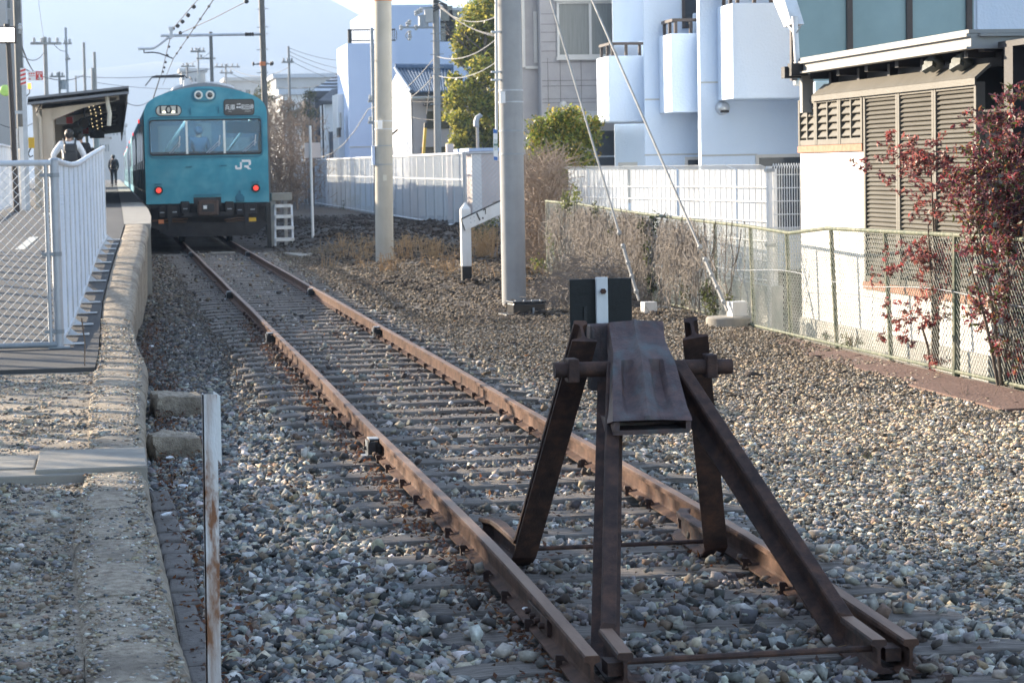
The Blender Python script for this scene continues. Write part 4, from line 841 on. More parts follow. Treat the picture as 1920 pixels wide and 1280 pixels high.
# car bodies
for ci in range(6):
    y0 = TY+.05+ci*20.4; L_ = 19.9
    m = MB(); m.extr([(TX+x,y0,z) for x,z in OUT],(0,L_,0)) if ci else m.grid([[(TX+x,y0+yy,z) for x,z in OUT] for yy in (0,L_)])
    if not ci: m.box(TX-1.39,TX+1.39,y0+2.1,y0+L_,ZB,ZB+.05)
    cb = m.build('car_body',MT['teal'],tr)
    m = MB(); ro = [(x*.97,z+.10-.08*abs(x)) for x,z in OUT if z>3.27]; ro = [(TX+ro[0][0],3.25)]+[(TX+x,z) for x,z in ro]+[(TX+ro[-1][0],3.25)]
    m.extr([(x,y0+.25,z) for x,z in ro],(0,L_-.3,0)); m.build('roof',MT['roofgrey'],cb)
    m = MB(); m.extr([(TX+x,y0+.8,3.5+z) for x,z in ((-.75,0),(-.70,.13),(-.4,.22),(0,.25),(.4,.22),(.70,.13),(.75,0))],(0,2.2,0)); m.build('roof_unit',MT['acwhite'],cb,bevel=.03)
    if ci == 0:
        p,q = T(379,137,.5),T(379,157,.5); m = MB(); m.cyl((q.x,TY+.55,3.6),(q.x,TY+.55,p.z),.10,.09,12); m.box(q.x-.35,q.x+.35,TY+.35,TY+.75,3.57,3.62); m.build('roof_post',MT['farwall'],cb)
        p = T(353,150,.6); m = MB(); m.cyl((p.x,TY+.7,3.5),(p.x,TY+.7,p.z+.02),.12,.10,10); m.cyl((p.x,TY+.7,p.z+.02),(p.x,TY+.7,p.z+.06),.05,n=8); m.build('ventilator',MT['acwhite'],cb)
    for s_ in (-1,1):
        m = MB(); x = TX+s_*1.403
        for d_ in range(4):
            yd = y0+2.2+d_*4.75; m.box(min(x,x+s_*.006),max(x,x+s_*.006),yd,yd+1.3,ZB+.25,2.92)
            m.box(min(x,x+s_*.012),max(x,x+s_*.012),yd+1.5,yd+4.4,1.95,2.80) if d_<3 else None
        m.build('side_window',MT['windowdark'],cb)
        for d_ in range(4):
            if s_ < 0 and ci < 2 or d_ == 0:
                yd = y0+2.2+d_*4.75; k = MB(); k.box(x-.02,x+.02,yd+.05,yd+1.25,ZB+.3,1.75); k.build('door',MT['tealdark'],cb)
    k = MB(); k.box(TX-1.435,TX-1.40,y0+9.5,y0+9.6,2.98,3.08); k.build('side_lamp',MT['redlamp'],cb)
# pantograph on the second car
yq = TY+26; m = MB(); p,q = D(286,143,yq),D(346,143,yq); zc = p.z
m.tube([(p.x-.25,yq,zc-.32),(p.x,yq,zc-.02),(p.x+.1,yq,zc)],.02,6); m.tube([(p.x+.1,yq,zc),(q.x,yq,zc)],.03,6); m.tube([(q.x,yq,zc),(q.x+.25,yq,zc-.25)],.02,6); m.tube([(p.x,yq+.5,zc-.02),(q.x,yq+.5,zc-.02)],.03,6)
for s_ in (-1,1): m.tube([(TX+s_*.5,yq,zc-.05),(TX+s_*.75,yq-1.0,zc-.75),(TX+s_*.5,yq,3.6)],.022,6)
m.build('pantograph',MT['iron'],tr)
# ================================================================ PLATFORM FENCES
def chain(m, a, b, h0, h1, cell, r, zb0=0, zb1=0):
    # diamond wire between ground points a,b (x,y,z) and heights h0,h1 above them; zb lifts the bottom
    a = np.array(a,float); b = np.array(b,float); L = np.linalg.norm((b-a)[:2]); H = max(h0,h1); S=[];E=[]
    def pt(u,v):   # u along 0..L, v 0..1
        t = u/L; p = a+(b-a)*t; hh = h0+(h1-h0)*t; return (p[0],p[1],p[2]+v*hh)
    n = int((L+H)/cell)+1
    for i in range(n):
        for sgn in (1,-1):
            u0 = i*cell-H if sgn>0 else i*cell; u1 = u0+H*sgn
            v0,v1 = 0.,1.
            lo,hi = (u0,u1) if sgn>0 else (u1,u0)
            if hi<=0 or lo>=L: continue
            def clip(u): return min(max(u,0),L)
            ca,cb = clip(u0),clip(u1); va = abs(ca-u0)/H; vb = abs(cb-u0)/H
            S.append(pt(ca,va)); E.append(pt(cb,vb))
    m.segs(S,E,r,3)
ff = thing('chain_link_fence','grey chain-link fence panel facing the camera across the platform end','fence',(-.51,20.75,.15))
fzt,fzb = 1.735,.19
m = MB(); m.tube([(-3.2,20.75,fzt),(-.53,20.75,fzt)],.026,10); m.build('top_rail',MT['fencepaint'],ff,smooth=True)
m = MB(); m.tube([(-3.2,20.75,fzb),(-.53,20.75,fzb)],.026,10); m.build('bottom_rail',MT['galvdull'],ff,smooth=True)
m = MB(); chain(m,(-3.2,20.75,fzb),(-.55,20.75,fzb),fzt-fzb,fzt-fzb,.078,.0026); m.build('wire_mesh',MT['fencepaint'],ff)
m = MB(); m.tube([(-.58,20.75,.18),(-.58,20.75,fzt)],.018,8); m.build('end_stay',MT['galv'],ff,smooth=True)
m = MB(); m.tube([(-.51,20.78,.10),(-.51,20.78,1.76)],.040,14); m.tube([(-.51,20.78,1.76),(-.51,20.78,1.775)],[.043,.03],14); gp = m.build('post',MT['galv'],ff,smooth=True)
m = MB()
for z in (.30,.96,1.63): m.cyl((-.51,20.78,z-.018),(-.51,20.78,z+.018),.046,n=14); m.box(-.63,-.51,20.74,20.755,z-.014,z+.014)
m.build('clamp',MT['galvdull'],gp); m = MB(); m.box(-.60,-.42,20.70,20.86,.158,.172); m.build('base_plate',MT['galvdull'],gp)
sf = thing('chain_link_fence','long chain-link fence climbing beside the platform ramp, curved white top rail, row of plate feet','fence',(-.50,20.85,.15))
TOPY=[20.85,22,23.5,24.7,26,28,30,32.2]; TOPZ=[1.755,1.735,1.725,1.74,1.78,1.85,1.915,1.985]
fx = lambda y: -.495+(y-20.85)*.0315
ft = lambda y: float(np.interp(y,TOPY,TOPZ)); fb = lambda y: float(pz(y))+.06
ysf = np.linspace(20.85,32.2,28)
m = MB(); m.tube([(fx(y),y,ft(y)) for y in ysf],.028,10); m.build('top_rail',MT['fencepaint'],sf,smooth=True)
m = MB(); m.tube([(fx(y),y,fb(y)) for y in ysf],.022,8); m.build('bottom_rail',MT['galv'],sf,smooth=True)
m = MB()
for a,b_ in zip(ysf[:-1:3],list(ysf[3::3])+[]): chain(m,(fx(a),a,fb(a)),(fx(b_),b_,fb(b_)),ft(a)-fb(a),ft(b_)-fb(b_),.056,.0030)
m.build('wire_mesh',MT['fencepaint'],sf)
fy = [21.05+.92*i for i in range(13)]; post0 = None
for y in fy:
    m = MB(); m.tube([(fx(y),y,fb(y)-.05),(fx(y),y,ft(y))],.015,8); m.build('post',MT['galv'],sf,smooth=True)
    m = MB(); m.box(fx(y)-.02,fx(y)+.19,y-.035,y+.035,float(pz(y))+.008,float(pz(y))+.020); m.add([(fx(y),y-.004,float(pz(y))+.02),(fx(y)+.09,y-.004,float(pz(y))+.02),(fx(y),y-.004,float(pz(y))+.09),(fx(y),y+.004,float(pz(y))+.02),(fx(y)+.09,y+.004,float(pz(y))+.02),(fx(y),y+.004,float(pz(y))+.09)],[(0,1,2),(3,5,4),(0,3,4,1),(1,4,5,2)]); m.build('foot',MT['fencepaint'],sf)
# dry stalk by the corner post
p = Vector((-.28,YG0+.15,.11)); m = MB(); m.tube([p,p+Vector((.01,0,.2)),p+Vector((-.01,0,.40))],.006,5); tag(m.build('stalk',MT['twig']),'single dry stalk standing by the corner post of the platform fence','stalk')
# farther white fence at the platform's back
wf = thing('picket_fence','white picket fence along the back of the platform, left of the lamp post','fence',(-2.05,36,.8))
m = MB(); P0=[];P1=[]
for i in range(95):
    y = 34+.22*i; P0.append((-2.05,y,float(pz(y))+.05)); P1.append((-2.05,y,float(pz(y))+1.22))
m.segs(P0,P1,.016,4); m.build('picket',MT['fencepaint'],wf)
m = MB(); m.tube([(-2.05,y,float(pz(y))+1.24) for y in (34,40,46,55)],.03,8); m.tube([(-2.05,y,float(pz(y))+.09) for y in (34,40,46,55)],.022,8); m.build('rail',MT['fencepaint'],wf,smooth=True)
# ================================================================ SHELTER
YS = 50.0; YE = 96.0
sh = thing('platform_shelter','beige platform shelter with a sloping grey roof and dark soffit, left of the train','shelter',(-1.4,YS,.88))
lt,rt,lb_,rb_ = D(52,182,YS),D(241,161,YS),D(51,197,YS),D(242,176,YS)
m = MB(); m.extr([lt,rt,rb_,lb_],Vector((0,.10,0))); fa = m.build('fascia',MT['shelterroof'],sh)
m = MB()
for u in (.08,.25,.42,.6,.78,.95): c = lt.lerp(rt,u)+(lb_-lt)*.5; m.cyl(c+Vector((0,-.012,0)),c,.014,n=6)
m.build('bolt',MT['iron'],fa)
dz = Vector((0,0,-.05)); m = MB(); m.extr([lt+dz,rt+dz,rt+dz*2.2,lt+dz*2.2],Vector((0,YE-YS,0))); m.build('roof',MT['shelterroof'],sh)
m = MB(); nb_ = 60
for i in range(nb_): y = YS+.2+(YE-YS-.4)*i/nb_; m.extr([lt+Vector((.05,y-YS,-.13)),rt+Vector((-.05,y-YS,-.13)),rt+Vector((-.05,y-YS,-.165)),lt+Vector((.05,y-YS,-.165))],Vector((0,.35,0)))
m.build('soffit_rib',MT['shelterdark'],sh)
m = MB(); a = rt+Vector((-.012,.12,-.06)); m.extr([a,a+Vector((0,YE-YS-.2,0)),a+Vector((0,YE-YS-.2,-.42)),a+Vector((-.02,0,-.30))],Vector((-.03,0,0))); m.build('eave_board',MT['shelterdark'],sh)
wl = D(66,215,YS+.6); m = MB(); m.box(wl.x-.05,wl.x+.06,YS+.5,YE-1,.95,3.15); m.build('wall',MT['shelterbeige'],sh)
for k,y in enumerate((YS+.5,YS+8,YS+16,YS+24)):
    a = D(78,210,YS+.5).x; b_ = D(99,210,YS+.5).x
    m = MB(); m.box(a,b_,y,y+.14,.95,3.17); m.box(a+.02,b_+.02,y+.3,y+.4,.95,3.05); m.build('post',MT['shelterbeige'],sh,bevel=.01)
    m = MB(); q = [Vector((b_-.02,y,3.13)),Vector((b_+1.3,y,3.21)),Vector((b_+1.3,y,3.15)),Vector((b_+.6,y,3.01)),Vector((b_-.02,y,2.77))]; m.extr(q,Vector((0,.12,0))); m.build('bracket',MT['shelterbeige'],sh)
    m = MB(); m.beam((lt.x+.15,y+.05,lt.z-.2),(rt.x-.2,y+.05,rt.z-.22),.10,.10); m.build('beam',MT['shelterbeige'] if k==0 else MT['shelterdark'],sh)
m = MB(); a = D(75,212,YS+.42); m.tube([(a.x-.05,YS+.42,3.1),(a.x-.04,YS+.42,2.9),(a.x,YS+.42,2.81),(a.x,YS+.42,1.0)],.035,8); m.build('downpipe',MT['shelterbeige'],sh,smooth=True)
m = MB(); p,q = D(201,178,YS+.3),D(204,236,YS+.3); m.tube([p,p+Vector((.0,0,-.15)),p.lerp(q,.6)+Vector((.03,0,0)),q],.045,8); m.build('gutter_pipe',MT['cream'],sh,smooth=True)
m = MB(); p = D(95,203,YS+.3); m.tube([(p.x-.3,YS+.3,p.z-.1),(p.x-.18,YS+.25,p.z+.1),(p.x+.2,YS+.3,p.z+.12),(rt.x-.5,YS+.3,rt.z-.22)],.018,6); m.build('cable',MT['cable'],sh)
# things hanging in the shelter
sl_ = thing('string_lights','string of small warm lit bulbs hanging in rows under the shelter roof','string lights',D(176,200,YS+2))
m = MB(); w_ = MB()
for k in range(7):
    y = YS+1.5+k*1.2; px = [175,177,179,180,181,182,183][k]; py = [196,203,209,215,225,233,239][k]; c = D(px,py,y)
    w_.tube([(c.x-.28,y,c.z+.06),(c.x,y,c.z),(c.x+.26,y,c.z+.07)],.004,4)
    for j in range(3): u = j/2-.5; m.lathe((c.x+u*.22,y,c.z+.10*abs(u)-.03),[(.003,-.014),(.010,0),(.003,.014)],6)
m.build('bulb',MT['stringlamp'],sl_); w_.build('wire',MT['cable'],sl_)
hb = MB(); a,b_ = D(168,246,62),D(196,259,62); hb.box(a.x,b_.x,62,62.2,b_.z,a.z)
for x in (a.x+.08,b_.x-.08): hb.cyl((x,62.1,a.z),(x,62.1,a.z+.55),.012,n=6)
tag(hb.build('hanging_board',MT['black']),'dark departure board hanging below the shelter roof beside the train','board')
c = D(158,231,56); m = MB(); m.lathe((c.x,56,c.z),[(.10,-.06),(.135,0),(.10,.06)],16,'Y'); m.cyl((c.x,56,c.z+.1),(c.x,56,c.z+.5),.015,n=6); tag(m.build('loudspeaker',MT['black']),'round black loudspeaker hanging from the shelter roof','loudspeaker')
a,b_ = D(163,246,66),D(166.5,290,66); m = MB(); m.box(a.x,b_.x,66,66.06,.96,a.z); t = tag(m.build('sign_post',MT['white']),'slim white post sign standing under the shelter behind the waiting people','sign'); 
# red and white alarm boards along the shelter wall
for k,(Y_,px,py) in enumerate(((57,121,226),(62,152,246))):
    s = (YS+2)/Y_; c = D(px,py,Y_); t = thing('alarm_board',['small SOS board inside the shelter, nearer one behind the first post','small SOS board inside the shelter, farther one under the hanging board'][k],'sign',c)
    m = MB(); m.box(c.x-.20,c.x+.20,Y_,Y_+.02,c.z-.09,c.z+.09); m.build('board',MT['white'],t); m = MB(); m.box(c.x+.04,c.x+.19,Y_-.004,Y_-.001,c.z-.08,c.z+.08); m.build('red_field',MT['red'],t)
for i in range(6):
    pass
st = MB(); p,q = D(98,226,50.9),D(141,211,58); 
for i in range(9):
    a = p.lerp(q,i/9.0); b_ = p.lerp(q,(i+.5)/9.0); st.add([a,b_,b_+Vector((0,0,.16)),a+Vector((0,0,.16))],[(0,1,2,3)])
tag(st.build('striped_panel',MT['red']),'red striped warning strip along the wall inside the shelter','sign')
# ================================================================ LAMP, ALARM POST
lp = thing('platform_lamp','tall brown lamp post with a square lit floodlight at the far left','lamp',(-2.0,45,.87)); Yl=45
a,b_ = D(-2,50,Yl),D(31,81,Yl); m = MB(); m.box(a.x,b_.x,Yl,Yl+.16,b_.z,a.z); m.build('lamp_housing',MT['polebrown'],lp,bevel=.015)
m = MB(); m.box(a.x+.02,b_.x-.04,Yl-.012,Yl-.002,b_.z+.03,a.z-.03); m.build('diffuser',MT['lamp'],lp)
p,q = D(15.5,82,Yl+.08),D(25,345,Yl+.08); m = MB(); m.tube([(p.x,Yl+.08,p.z),(p.x+.03,Yl+.08,2.7),(p.x+.05,Yl+.08,.93)],[.045,.05,.062],10); m.build('pole',MT['polebrown'],lp,smooth=True)
m = MB(); p = D(12,44,Yl); m.cyl((p.x,Yl+.08,a.z),(p.x,Yl+.08,a.z+.05),.05,n=8); m.build('photocell',MT['iron'],lp)
Ya = 47; ap = thing('alarm_post','grey post with a red and white striped head and an SOS button board','sign post',(-1.75,Ya,.88))
p,q = D(43.5,128,Ya),D(48,160,Ya); x = p.x
m = MB(); m.box(x-.04,x+.045,Ya-.04,Ya+.04,.95,q.z); m.build('post',MT['galv'],ap); m = MB(); m.box(x-.055,x+.045,Ya-.045,Ya+.04,q.z,p.z); hd = m.build('striped_head',MT['white'],ap)
m = MB(); h = p.z-q.z
for i in range(4): z0 = q.z+h*(i/4); m.add([(x-.056,Ya-.048,z0),(x+.046,Ya-.048,z0+h*.10),(x+.046,Ya-.048,z0+h*.22),(x-.056,Ya-.048,z0+h*.12)],[(0,1,2,3)])
m.build('stripe',MT['red'],hd)
a,b_ = D(52,134,Ya),D(81,151,Ya); m = MB(); m.box(a.x,b_.x,Ya-.02,Ya,b_.z,a.z); sb = m.build('board',MT['white'],ap); mx_ = D(67,140,Ya).x
m = MB(); m.box(mx_,b_.x-.004,Ya-.025,Ya-.021,b_.z+.006,a.z-.006); m.build('red_field',MT['red'],sb)
meshtext('SOS',.055,MT['white'],'lettering',sb,((mx_+b_.x)/2,Ya-.027,a.z-.045),'-Y',.001)
hm = MB(); cx,cz = (mx_+b_.x)/2,b_.z+.055; hm.box(cx-.012,cx+.012,Ya-.029,Ya-.026,cz-.04,cz+.05); hm.box(cx-.012,cx+.04,Ya-.029,Ya-.026,cz-.045,cz); hm.box(cx-.035,cx-.012,Ya-.029,Ya-.026,cz-.03,cz-.01); hm.build('hand_symbol',MT['white'],sb)
m = MB()
for i in range(3): m.box(a.x+.02+.04*i,a.x+.045+.04*i,Ya-.025,Ya-.021,a.z-.06,a.z-.03)
m.box(a.x+.02,a.x+.13,Ya-.025,Ya-.021,a.z-.095,a.z-.085); m.box(a.x+.02,a.x+.05,Ya-.025,Ya-.021,b_.z+.015,b_.z+.04); m.build('pictogram',MT['red'],sb)
c = D(55,161,Ya); m = MB(); m.cyl((c.x,Ya,c.z-.06),(c.x,Ya,c.z+.045),.036,.032,10); ol = m.build('warning_lamp',MT['orangelamp'],ap); m = MB(); m.tube([(c.x,Ya,c.z-.06),(c.x,Ya,c.z-.14),(c.x-.06,Ya,c.z-.2)],.010,6); m.build('cable',MT['iron'],ol)
a,b_ = D(53,258,Ya),D(65,278,Ya); m = MB(); m.box(a.x,b_.x,Ya-.06,Ya+.06,b_.z,a.z); yb_ = m.build('button_box',MT['yellow'],ap,bevel=.006); m = MB(); c = D(58,290,Ya); m.tube([(c.x,Ya-.02,b_.z),(c.x-.05,Ya-.02,c.z+.02),(c.x-.02,Ya-.02,c.z-.05),(c.x+.04,Ya-.02,c.z-.02)],.014,6); m.build('cable',MT['iron'],yb_)
m = MB(); a = D(28,211,Ya); m.box(a.x-.05,x,Ya-.02,Ya+.02,a.z-.03,a.z+.03); m.build('cross_arm',MT['galv'],ap)
c = D(10,170,49); m = MB(); m.lathe((c.x,49,c.z),[(.02,-.04),(.10,-.025),(.115,0),(.10,.02)],18,'Y'); o = m.build('lime_sign',MT['lime'],None,smooth=True); tag(o,'small round lime and white disc fixed beside the dark pole','sign')
for px,py0,lab in ((39,240,'short white bollard post left of the alarm post'),(29,243,'short white bollard post behind the lamp post')):
    p = D(px,py0,48); m = MB(); m.box(p.x-.04,p.x+.04,48,48.08,.95,p.z); m.box(p.x-.045,p.x+.045,47.995,48.085,p.z,p.z+.02); tag(m.build('marker_post',MT['whitepaint']),lab,'post')
# ================================================================ PEOPLE
def skin(name, J, E, root, mat, parent, sub=2):
    # one continuous body grown from joints: J {name:(x,y,z,r)}
    keys = list(J); me = bpy.data.meshes.new(name); me.from_pydata([J[k][:3] for k in keys],[(keys.index(a),keys.index(b)) for a,b in E],[])
    o = bpy.data.objects.new(name,me); COL.objects.link(o); me.materials.append(mat)
    md = o.modifiers.new('skin','SKIN'); md.use_smooth_shade = True
    for i,k in enumerate(keys):
        sv = me.skin_vertices[0].data[i]; r_ = J[k][3]; sv.radius = (r_,r_) if not isinstance(r_,tuple) else r_; sv.use_root = (k==root)
    s = o.modifiers.new('sub','SUBSURF'); s.levels = sub; s.render_levels = sub
    if parent is not None: o.parent = parent
    return o
def person(label, loc, H, rz, top, legs, hairm, pose, bag=None, hair_long=False):
    k = H/1.70; t = thing('person',label,'person',loc); t.rotation_euler[2] = rz; ORIGIN[t.name] = Vector((0,0,0))
    J = dict(pel=(0,0,.93,.125),sp=(0,-.01,1.12,.115),ch=(0,0,1.32,.125),nk=(0,0,1.46,.055),hb=(0,.02,1.54,.07),hm=(0,.02,1.62,.088),ht=(0,.01,1.69,.06),nose=(0,.12,1.60,.014))
    E = [('pel','sp'),('sp','ch'),('ch','nk'),('nk','hb'),('hb','hm'),('hm','ht'),('hm','nose')]
    for s,n in ((-1,'l'),(1,'r')):
        q = pose[n]
        J[n+'ear'] = (s*.092,.01,1.61,.012); E.append(('hm',n+'ear'))
        J[n+'hip']=(s*.09,0,.88,.085); J[n+'kn']=(s*.10,q['kn'][0],.50+q['kn'][1],.058); J[n+'an']=(s*.10,q['an'][0],.09+q['an'][1],.04); J[n+'to']=(s*.11,q['an'][0]+.15,.035+q['an'][1]*.6,.03)
        E += [('pel',n+'hip'),(n+'hip',n+'kn'),(n+'kn',n+'an'),(n+'an',n+'to')]
        J[n+'sh']=(s*.185,0,1.39,.058); J[n+'el']=(s*q['el'][0],q['el'][1],q['el'][2],.042); J[n+'wr']=(s*q['wr'][0],q['wr'][1],q['wr'][2],.028)
        E += [('ch',n+'sh'),(n+'sh',n+'el'),(n+'el',n+'wr')]
        w = Vector(J[n+'wr'][:3]); d = (w-Vector(J[n+'el'][:3])).normalized(); pm = w+d*.07; J[n+'pm']=(*pm,.030); E.append((n+'wr',n+'pm'))
        for f,(oy,L) in enumerate(((-.028,.065),(-.010,.078),(.010,.074),(.027,.06))):
            a = pm+d*.02+Vector((0,oy,0)); b_ = a+d*L*.6; c = b_+d*L*.4+Vector((-s*.02,.01,0)); J[f'{n}f{f}a']=(*a,.011); J[f'{n}f{f}b']=(*b_,.010); J[f'{n}f{f}c']=(*c,.008)
            E += [(n+'pm',f'{n}f{f}a'),(f'{n}f{f}a',f'{n}f{f}b'),(f'{n}f{f}b',f'{n}f{f}c')]
        a = w+d*.03+Vector((-s*.01,.035,0)); J[n+'t1']=(*a,.012); J[n+'t2']=(*(a+d*.045+Vector((0,.02,0))),.010); E += [(n+'wr',n+'t1'),(n+'t1',n+'t2')]
    sc = lambda JJ: {n:(a[0]*k,a[1]*k,a[2]*k,a[3]*k) for n,a in JJ.items()}
    skin('body',sc(J),E,'pel',MT['skin'],t,1)
    S = {n:(*J[n][:3],r) for n,r in dict(pel=.165,sp=.155,ch=.170,nk=.07).items()}; S['nk']=(0,0,1.44,.062); SE=[('pel','sp'),('sp','ch'),('ch','nk')]
    for n in 'lr': 
        for q,r in (('sh',.088),('el',.066)): S[n+q]=(*J[n+q][:3],r)
        w = Vector(J[n+'el'][:3]).lerp(Vector(J[n+'wr'][:3]),.93); S[n+'wr']=(*w,.045); SE += [('ch',n+'sh'),(n+'sh',n+'el'),(n+'el',n+'wr')]
    skin('shirt' if top is MT['shirtwhite'] else 'coat',sc(S),SE,'pel',top,t)
    Tr = dict(pel=(0,0,.95,.145)); TE=[]
    for n in 'lr':
        for q,r in (('hip',.105),('kn',.082),('an',.062)): Tr[n+q]=(*J[n+q][:3],r)
        TE += [('pel',n+'hip'),(n+'hip',n+'kn'),(n+'kn',n+'an')]
    skin('trousers',sc(Tr),TE,'pel',legs,t)
    for n in 'lr':
        a = J[n+'an']; b_ = J[n+'to']; skin('shoe',sc({'a':(a[0],a[1]-.03,a[2]-.04,.045),'m':(a[0],a[1]+.06,a[2]-.05,.042),'b':(b_[0],b_[1],b_[2]+.005,.036)}),[('a','m'),('m','b')],'a',MT['clothdark'],t,1)
    Hr = {'a':(0,-.025,1.60,.104),'d':(0,-.03,1.535,.082),'b':(0,-.005,1.665,.094),'c':(0,.04,1.70,.06)}; HE=[('a','b'),('b','c'),('a','d')]
    if hair_long: Hr['z']=(0,-.05,1.50,.075); HE.append(('a','z'))
    bmh = bmesh.new(); bmesh.ops.create_icosphere(bmh,subdivisions=4,radius=1)
    bmesh.ops.delete(bmh,geom=[v for v in bmh.verts if (v.co.y>.30 and v.co.z<.30) or (v.co.z<-.62 and v.co.y>-.25)],context='VERTS')
    for v in bmh.verts:
        g_ = 1+.07*mnoise.noise(v.co*4.0)+.035*mnoise.noise(v.co*11); v.co = Vector((v.co.x*.100*g_,-.012+v.co.y*.116*g_,1.615+v.co.z*(.108 if v.co.z>0 or not hair_long else .16)*g_))*k
    mh = bpy.data.meshes.new('hair'); bmh.to_mesh(mh); bmh.free(); mh.materials.append(hairm); oh = bpy.data.objects.new('hair',mh); COL.objects.link(oh); oh.parent = t; ms_ = oh.modifiers.new('thick','SOLIDIFY'); ms_.thickness = .014
    if bag:
        bt = thing('backpack',bag,'backpack',loc); bt.rotation_euler[2] = rz; ORIGIN[bt.name] = Vector((0,0,0))
        bm = MB(); bm.box(-.145*k,.145*k,-.33*k,-.15*k,.98*k,1.40*k); bm.build('pack_body',MT['pack'],bt,bevel=.05)
        bm = MB(); bm.box(-.125*k,.125*k,-.35*k,-.30*k,1.02*k,1.24*k); bm.build('front_pocket',MT['pack'],bt,bevel=.02)
        for s in (-1,1): bm = MB(); bm.tube([(s*.11*k,-.16*k,1.40*k),(s*.13*k,-.07*k,1.505*k),(s*.13*k,.10*k,1.42*k),(s*.14*k,.15*k,1.2*k),(s*.15*k,-.10*k,1.02*k)],.022*k,6); bm.build('strap',MT['pack'],bt,smooth=True)
    return t
stand = dict(l=dict(kn=(.02,0),an=(0,0),el=(.27,-.03,1.13),wr=(.20,.10,.93)),r=dict(kn=(.01,0),an=(-.02,0),el=(.25,-.02,1.12),wr=(.23,.06,.87)))
akimbo = dict(l=dict(kn=(.02,0),an=(0,0),el=(.37,-.08,1.14),wr=(.24,.04,.95)),r=dict(kn=(.01,0),an=(-.02,0),el=(.32,-.04,1.12),wr=(.24,.06,.88)))
walk = dict(l=dict(kn=(.16,.03),an=(.14,.02),el=(.24,-.10,1.13),wr=(.21,.02,.93)),r=dict(kn=(.0,.0),an=(-.24,.10),el=(.24,.08,1.12),wr=(.21,.22,.95)))
def onplat(px,Y_): p = D(px,300,Y_); return (p.x,Y_,float(pz(Y_)))
person('person in a white shirt with a black backpack, seen from behind under the shelter',onplat(131,49.2),1.57,.10,MT['shirtwhite'],MT['clothdark'],MT['hair'],akimbo,'black backpack on the back of the person in the white shirt')
person('person in dark clothes standing just beyond the white-shirted one',onplat(150,51.5),1.56,-.1,MT['clothdark'],MT['clothdark'],MT['hair'],stand)
person('person with light hair and dark clothes, half hidden behind the fence under the shelter',onplat(173,82),1.56,.3,MT['clothdark'],MT['clothdark'],MT['blond'],stand,None,True)
person('person in dark uniform faintly seen behind the middle pane of the train cab',(TX-.12,TY+1.45,1.045),1.66,.15,MT['cabdim'],MT['cabdim'],MT['cabdim'],stand)
person('person in a grey coat walking away between the fence and the train',onplat(212.5,128),1.68,.0,MT['clothgrey'],MT['clothdark'],MT['hair'],walk,'dark backpack on the walking person in the grey coat')
# ================================================================ RIGHT SIDE: APARTMENT HOUSE
ab = thing('apartment_house','white apartment house with stepped bays, box balconies and teal glass balustrade behind the café','apartment house',(10,40,-.4))
def wallbay(x0,x1,y0,y1,z0,z1,name='wall',mat='aptwhite',par=None,bev=.02):
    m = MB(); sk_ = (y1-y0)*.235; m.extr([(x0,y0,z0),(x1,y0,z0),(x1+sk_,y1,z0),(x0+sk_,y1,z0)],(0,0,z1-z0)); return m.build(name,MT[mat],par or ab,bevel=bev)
Y1,Y2,Y3,Y4 = 45.0,40.5,36.2,31.5       # faces of the four stepped bays
xa = D(1208,200,Y2).x; xb = D(1313,200,Y3).x; x0_ = D(1148,40,Y1).x
def zat(py,px,Y_): return D(px,py,Y_).z
# bay 1 (farthest, upper wall over the first balcony), bay 2, bay 3
wallbay(x0_,xa+3,Y1,Y1+9,zat(86,1180,Y1),9); 
wallbay(D(1152,260,Y1+.2).x,xa+3,Y1+.2,Y1+9,-.4,zat(232,1180,Y1))
w2 = wallbay(xa,xb+3,Y2,Y2+3.6,-.4,9); w3 = wallbay(xb,xb+5.2,Y3,Y3+3.4,-.4,9)
def balcony(px0,px1,px2,py0,py1,Y_,dep,rail_px=None):
    # px0..px1 = lit left side, px1..px2 = front; front plane at Y_
    a,b_ = D(px1,py0,Y_),D(px2,py1,Y_); zt,zb = a.z,b_.z
    t_ = .14; x0,x1 = a.x,b_.x+.6; m = MB(); m.box(x0,x1,Y_,Y_+t_,zb,zt); m.box(x0,x0+t_,Y_+t_,Y_+dep,zb,zt); m.box(x0+t_,x1,Y_+t_,Y_+dep,zb,zb+.15)
    o = m.build('balcony',MT['aptwhite'],ab,bevel=.02)
    m = MB(); r0 = zt+.0
    for i in range(4):
        x = x0+.10+i*.26; m.box(x-.025,x+.025,Y_+.05,Y_+.10,zt,zt+.20)
    for y in (Y_+.4,Y_+dep-.15): m.box(x0+.05,x0+.10,y-.02,y+.02,zt,zt+.20)
    m.box(x0+.03,x1-.2,Y_+.03,Y_+.12,zt+.20,zt+.25); m.box(x0+.03,x0+.12,Y_+.12,Y_+dep-.1,zt+.20,zt+.25); m.build('balcony_rail',MT['browntrim'],o)
balcony(1127,1140,1200,105,228,Y1-1.1,1.1); balcony(1239,1258,1312,63,210,Y2-.95,.95); balcony(1348,1373,1500,6,184,Y3-.95,.95)
# narrow fin edges that catch the sun
for px0,px1,py0,py1,Y_ in ((1197,1212,77,212,Y1-.6),(1299,1313,25,190,Y2-.5)):
    a,b_ = D(px0,py0,Y_),D(px1,py1,Y_); wallbay(a.x,b_.x+.5,Y_,Y_+.5,b_.z,a.z,'fin')
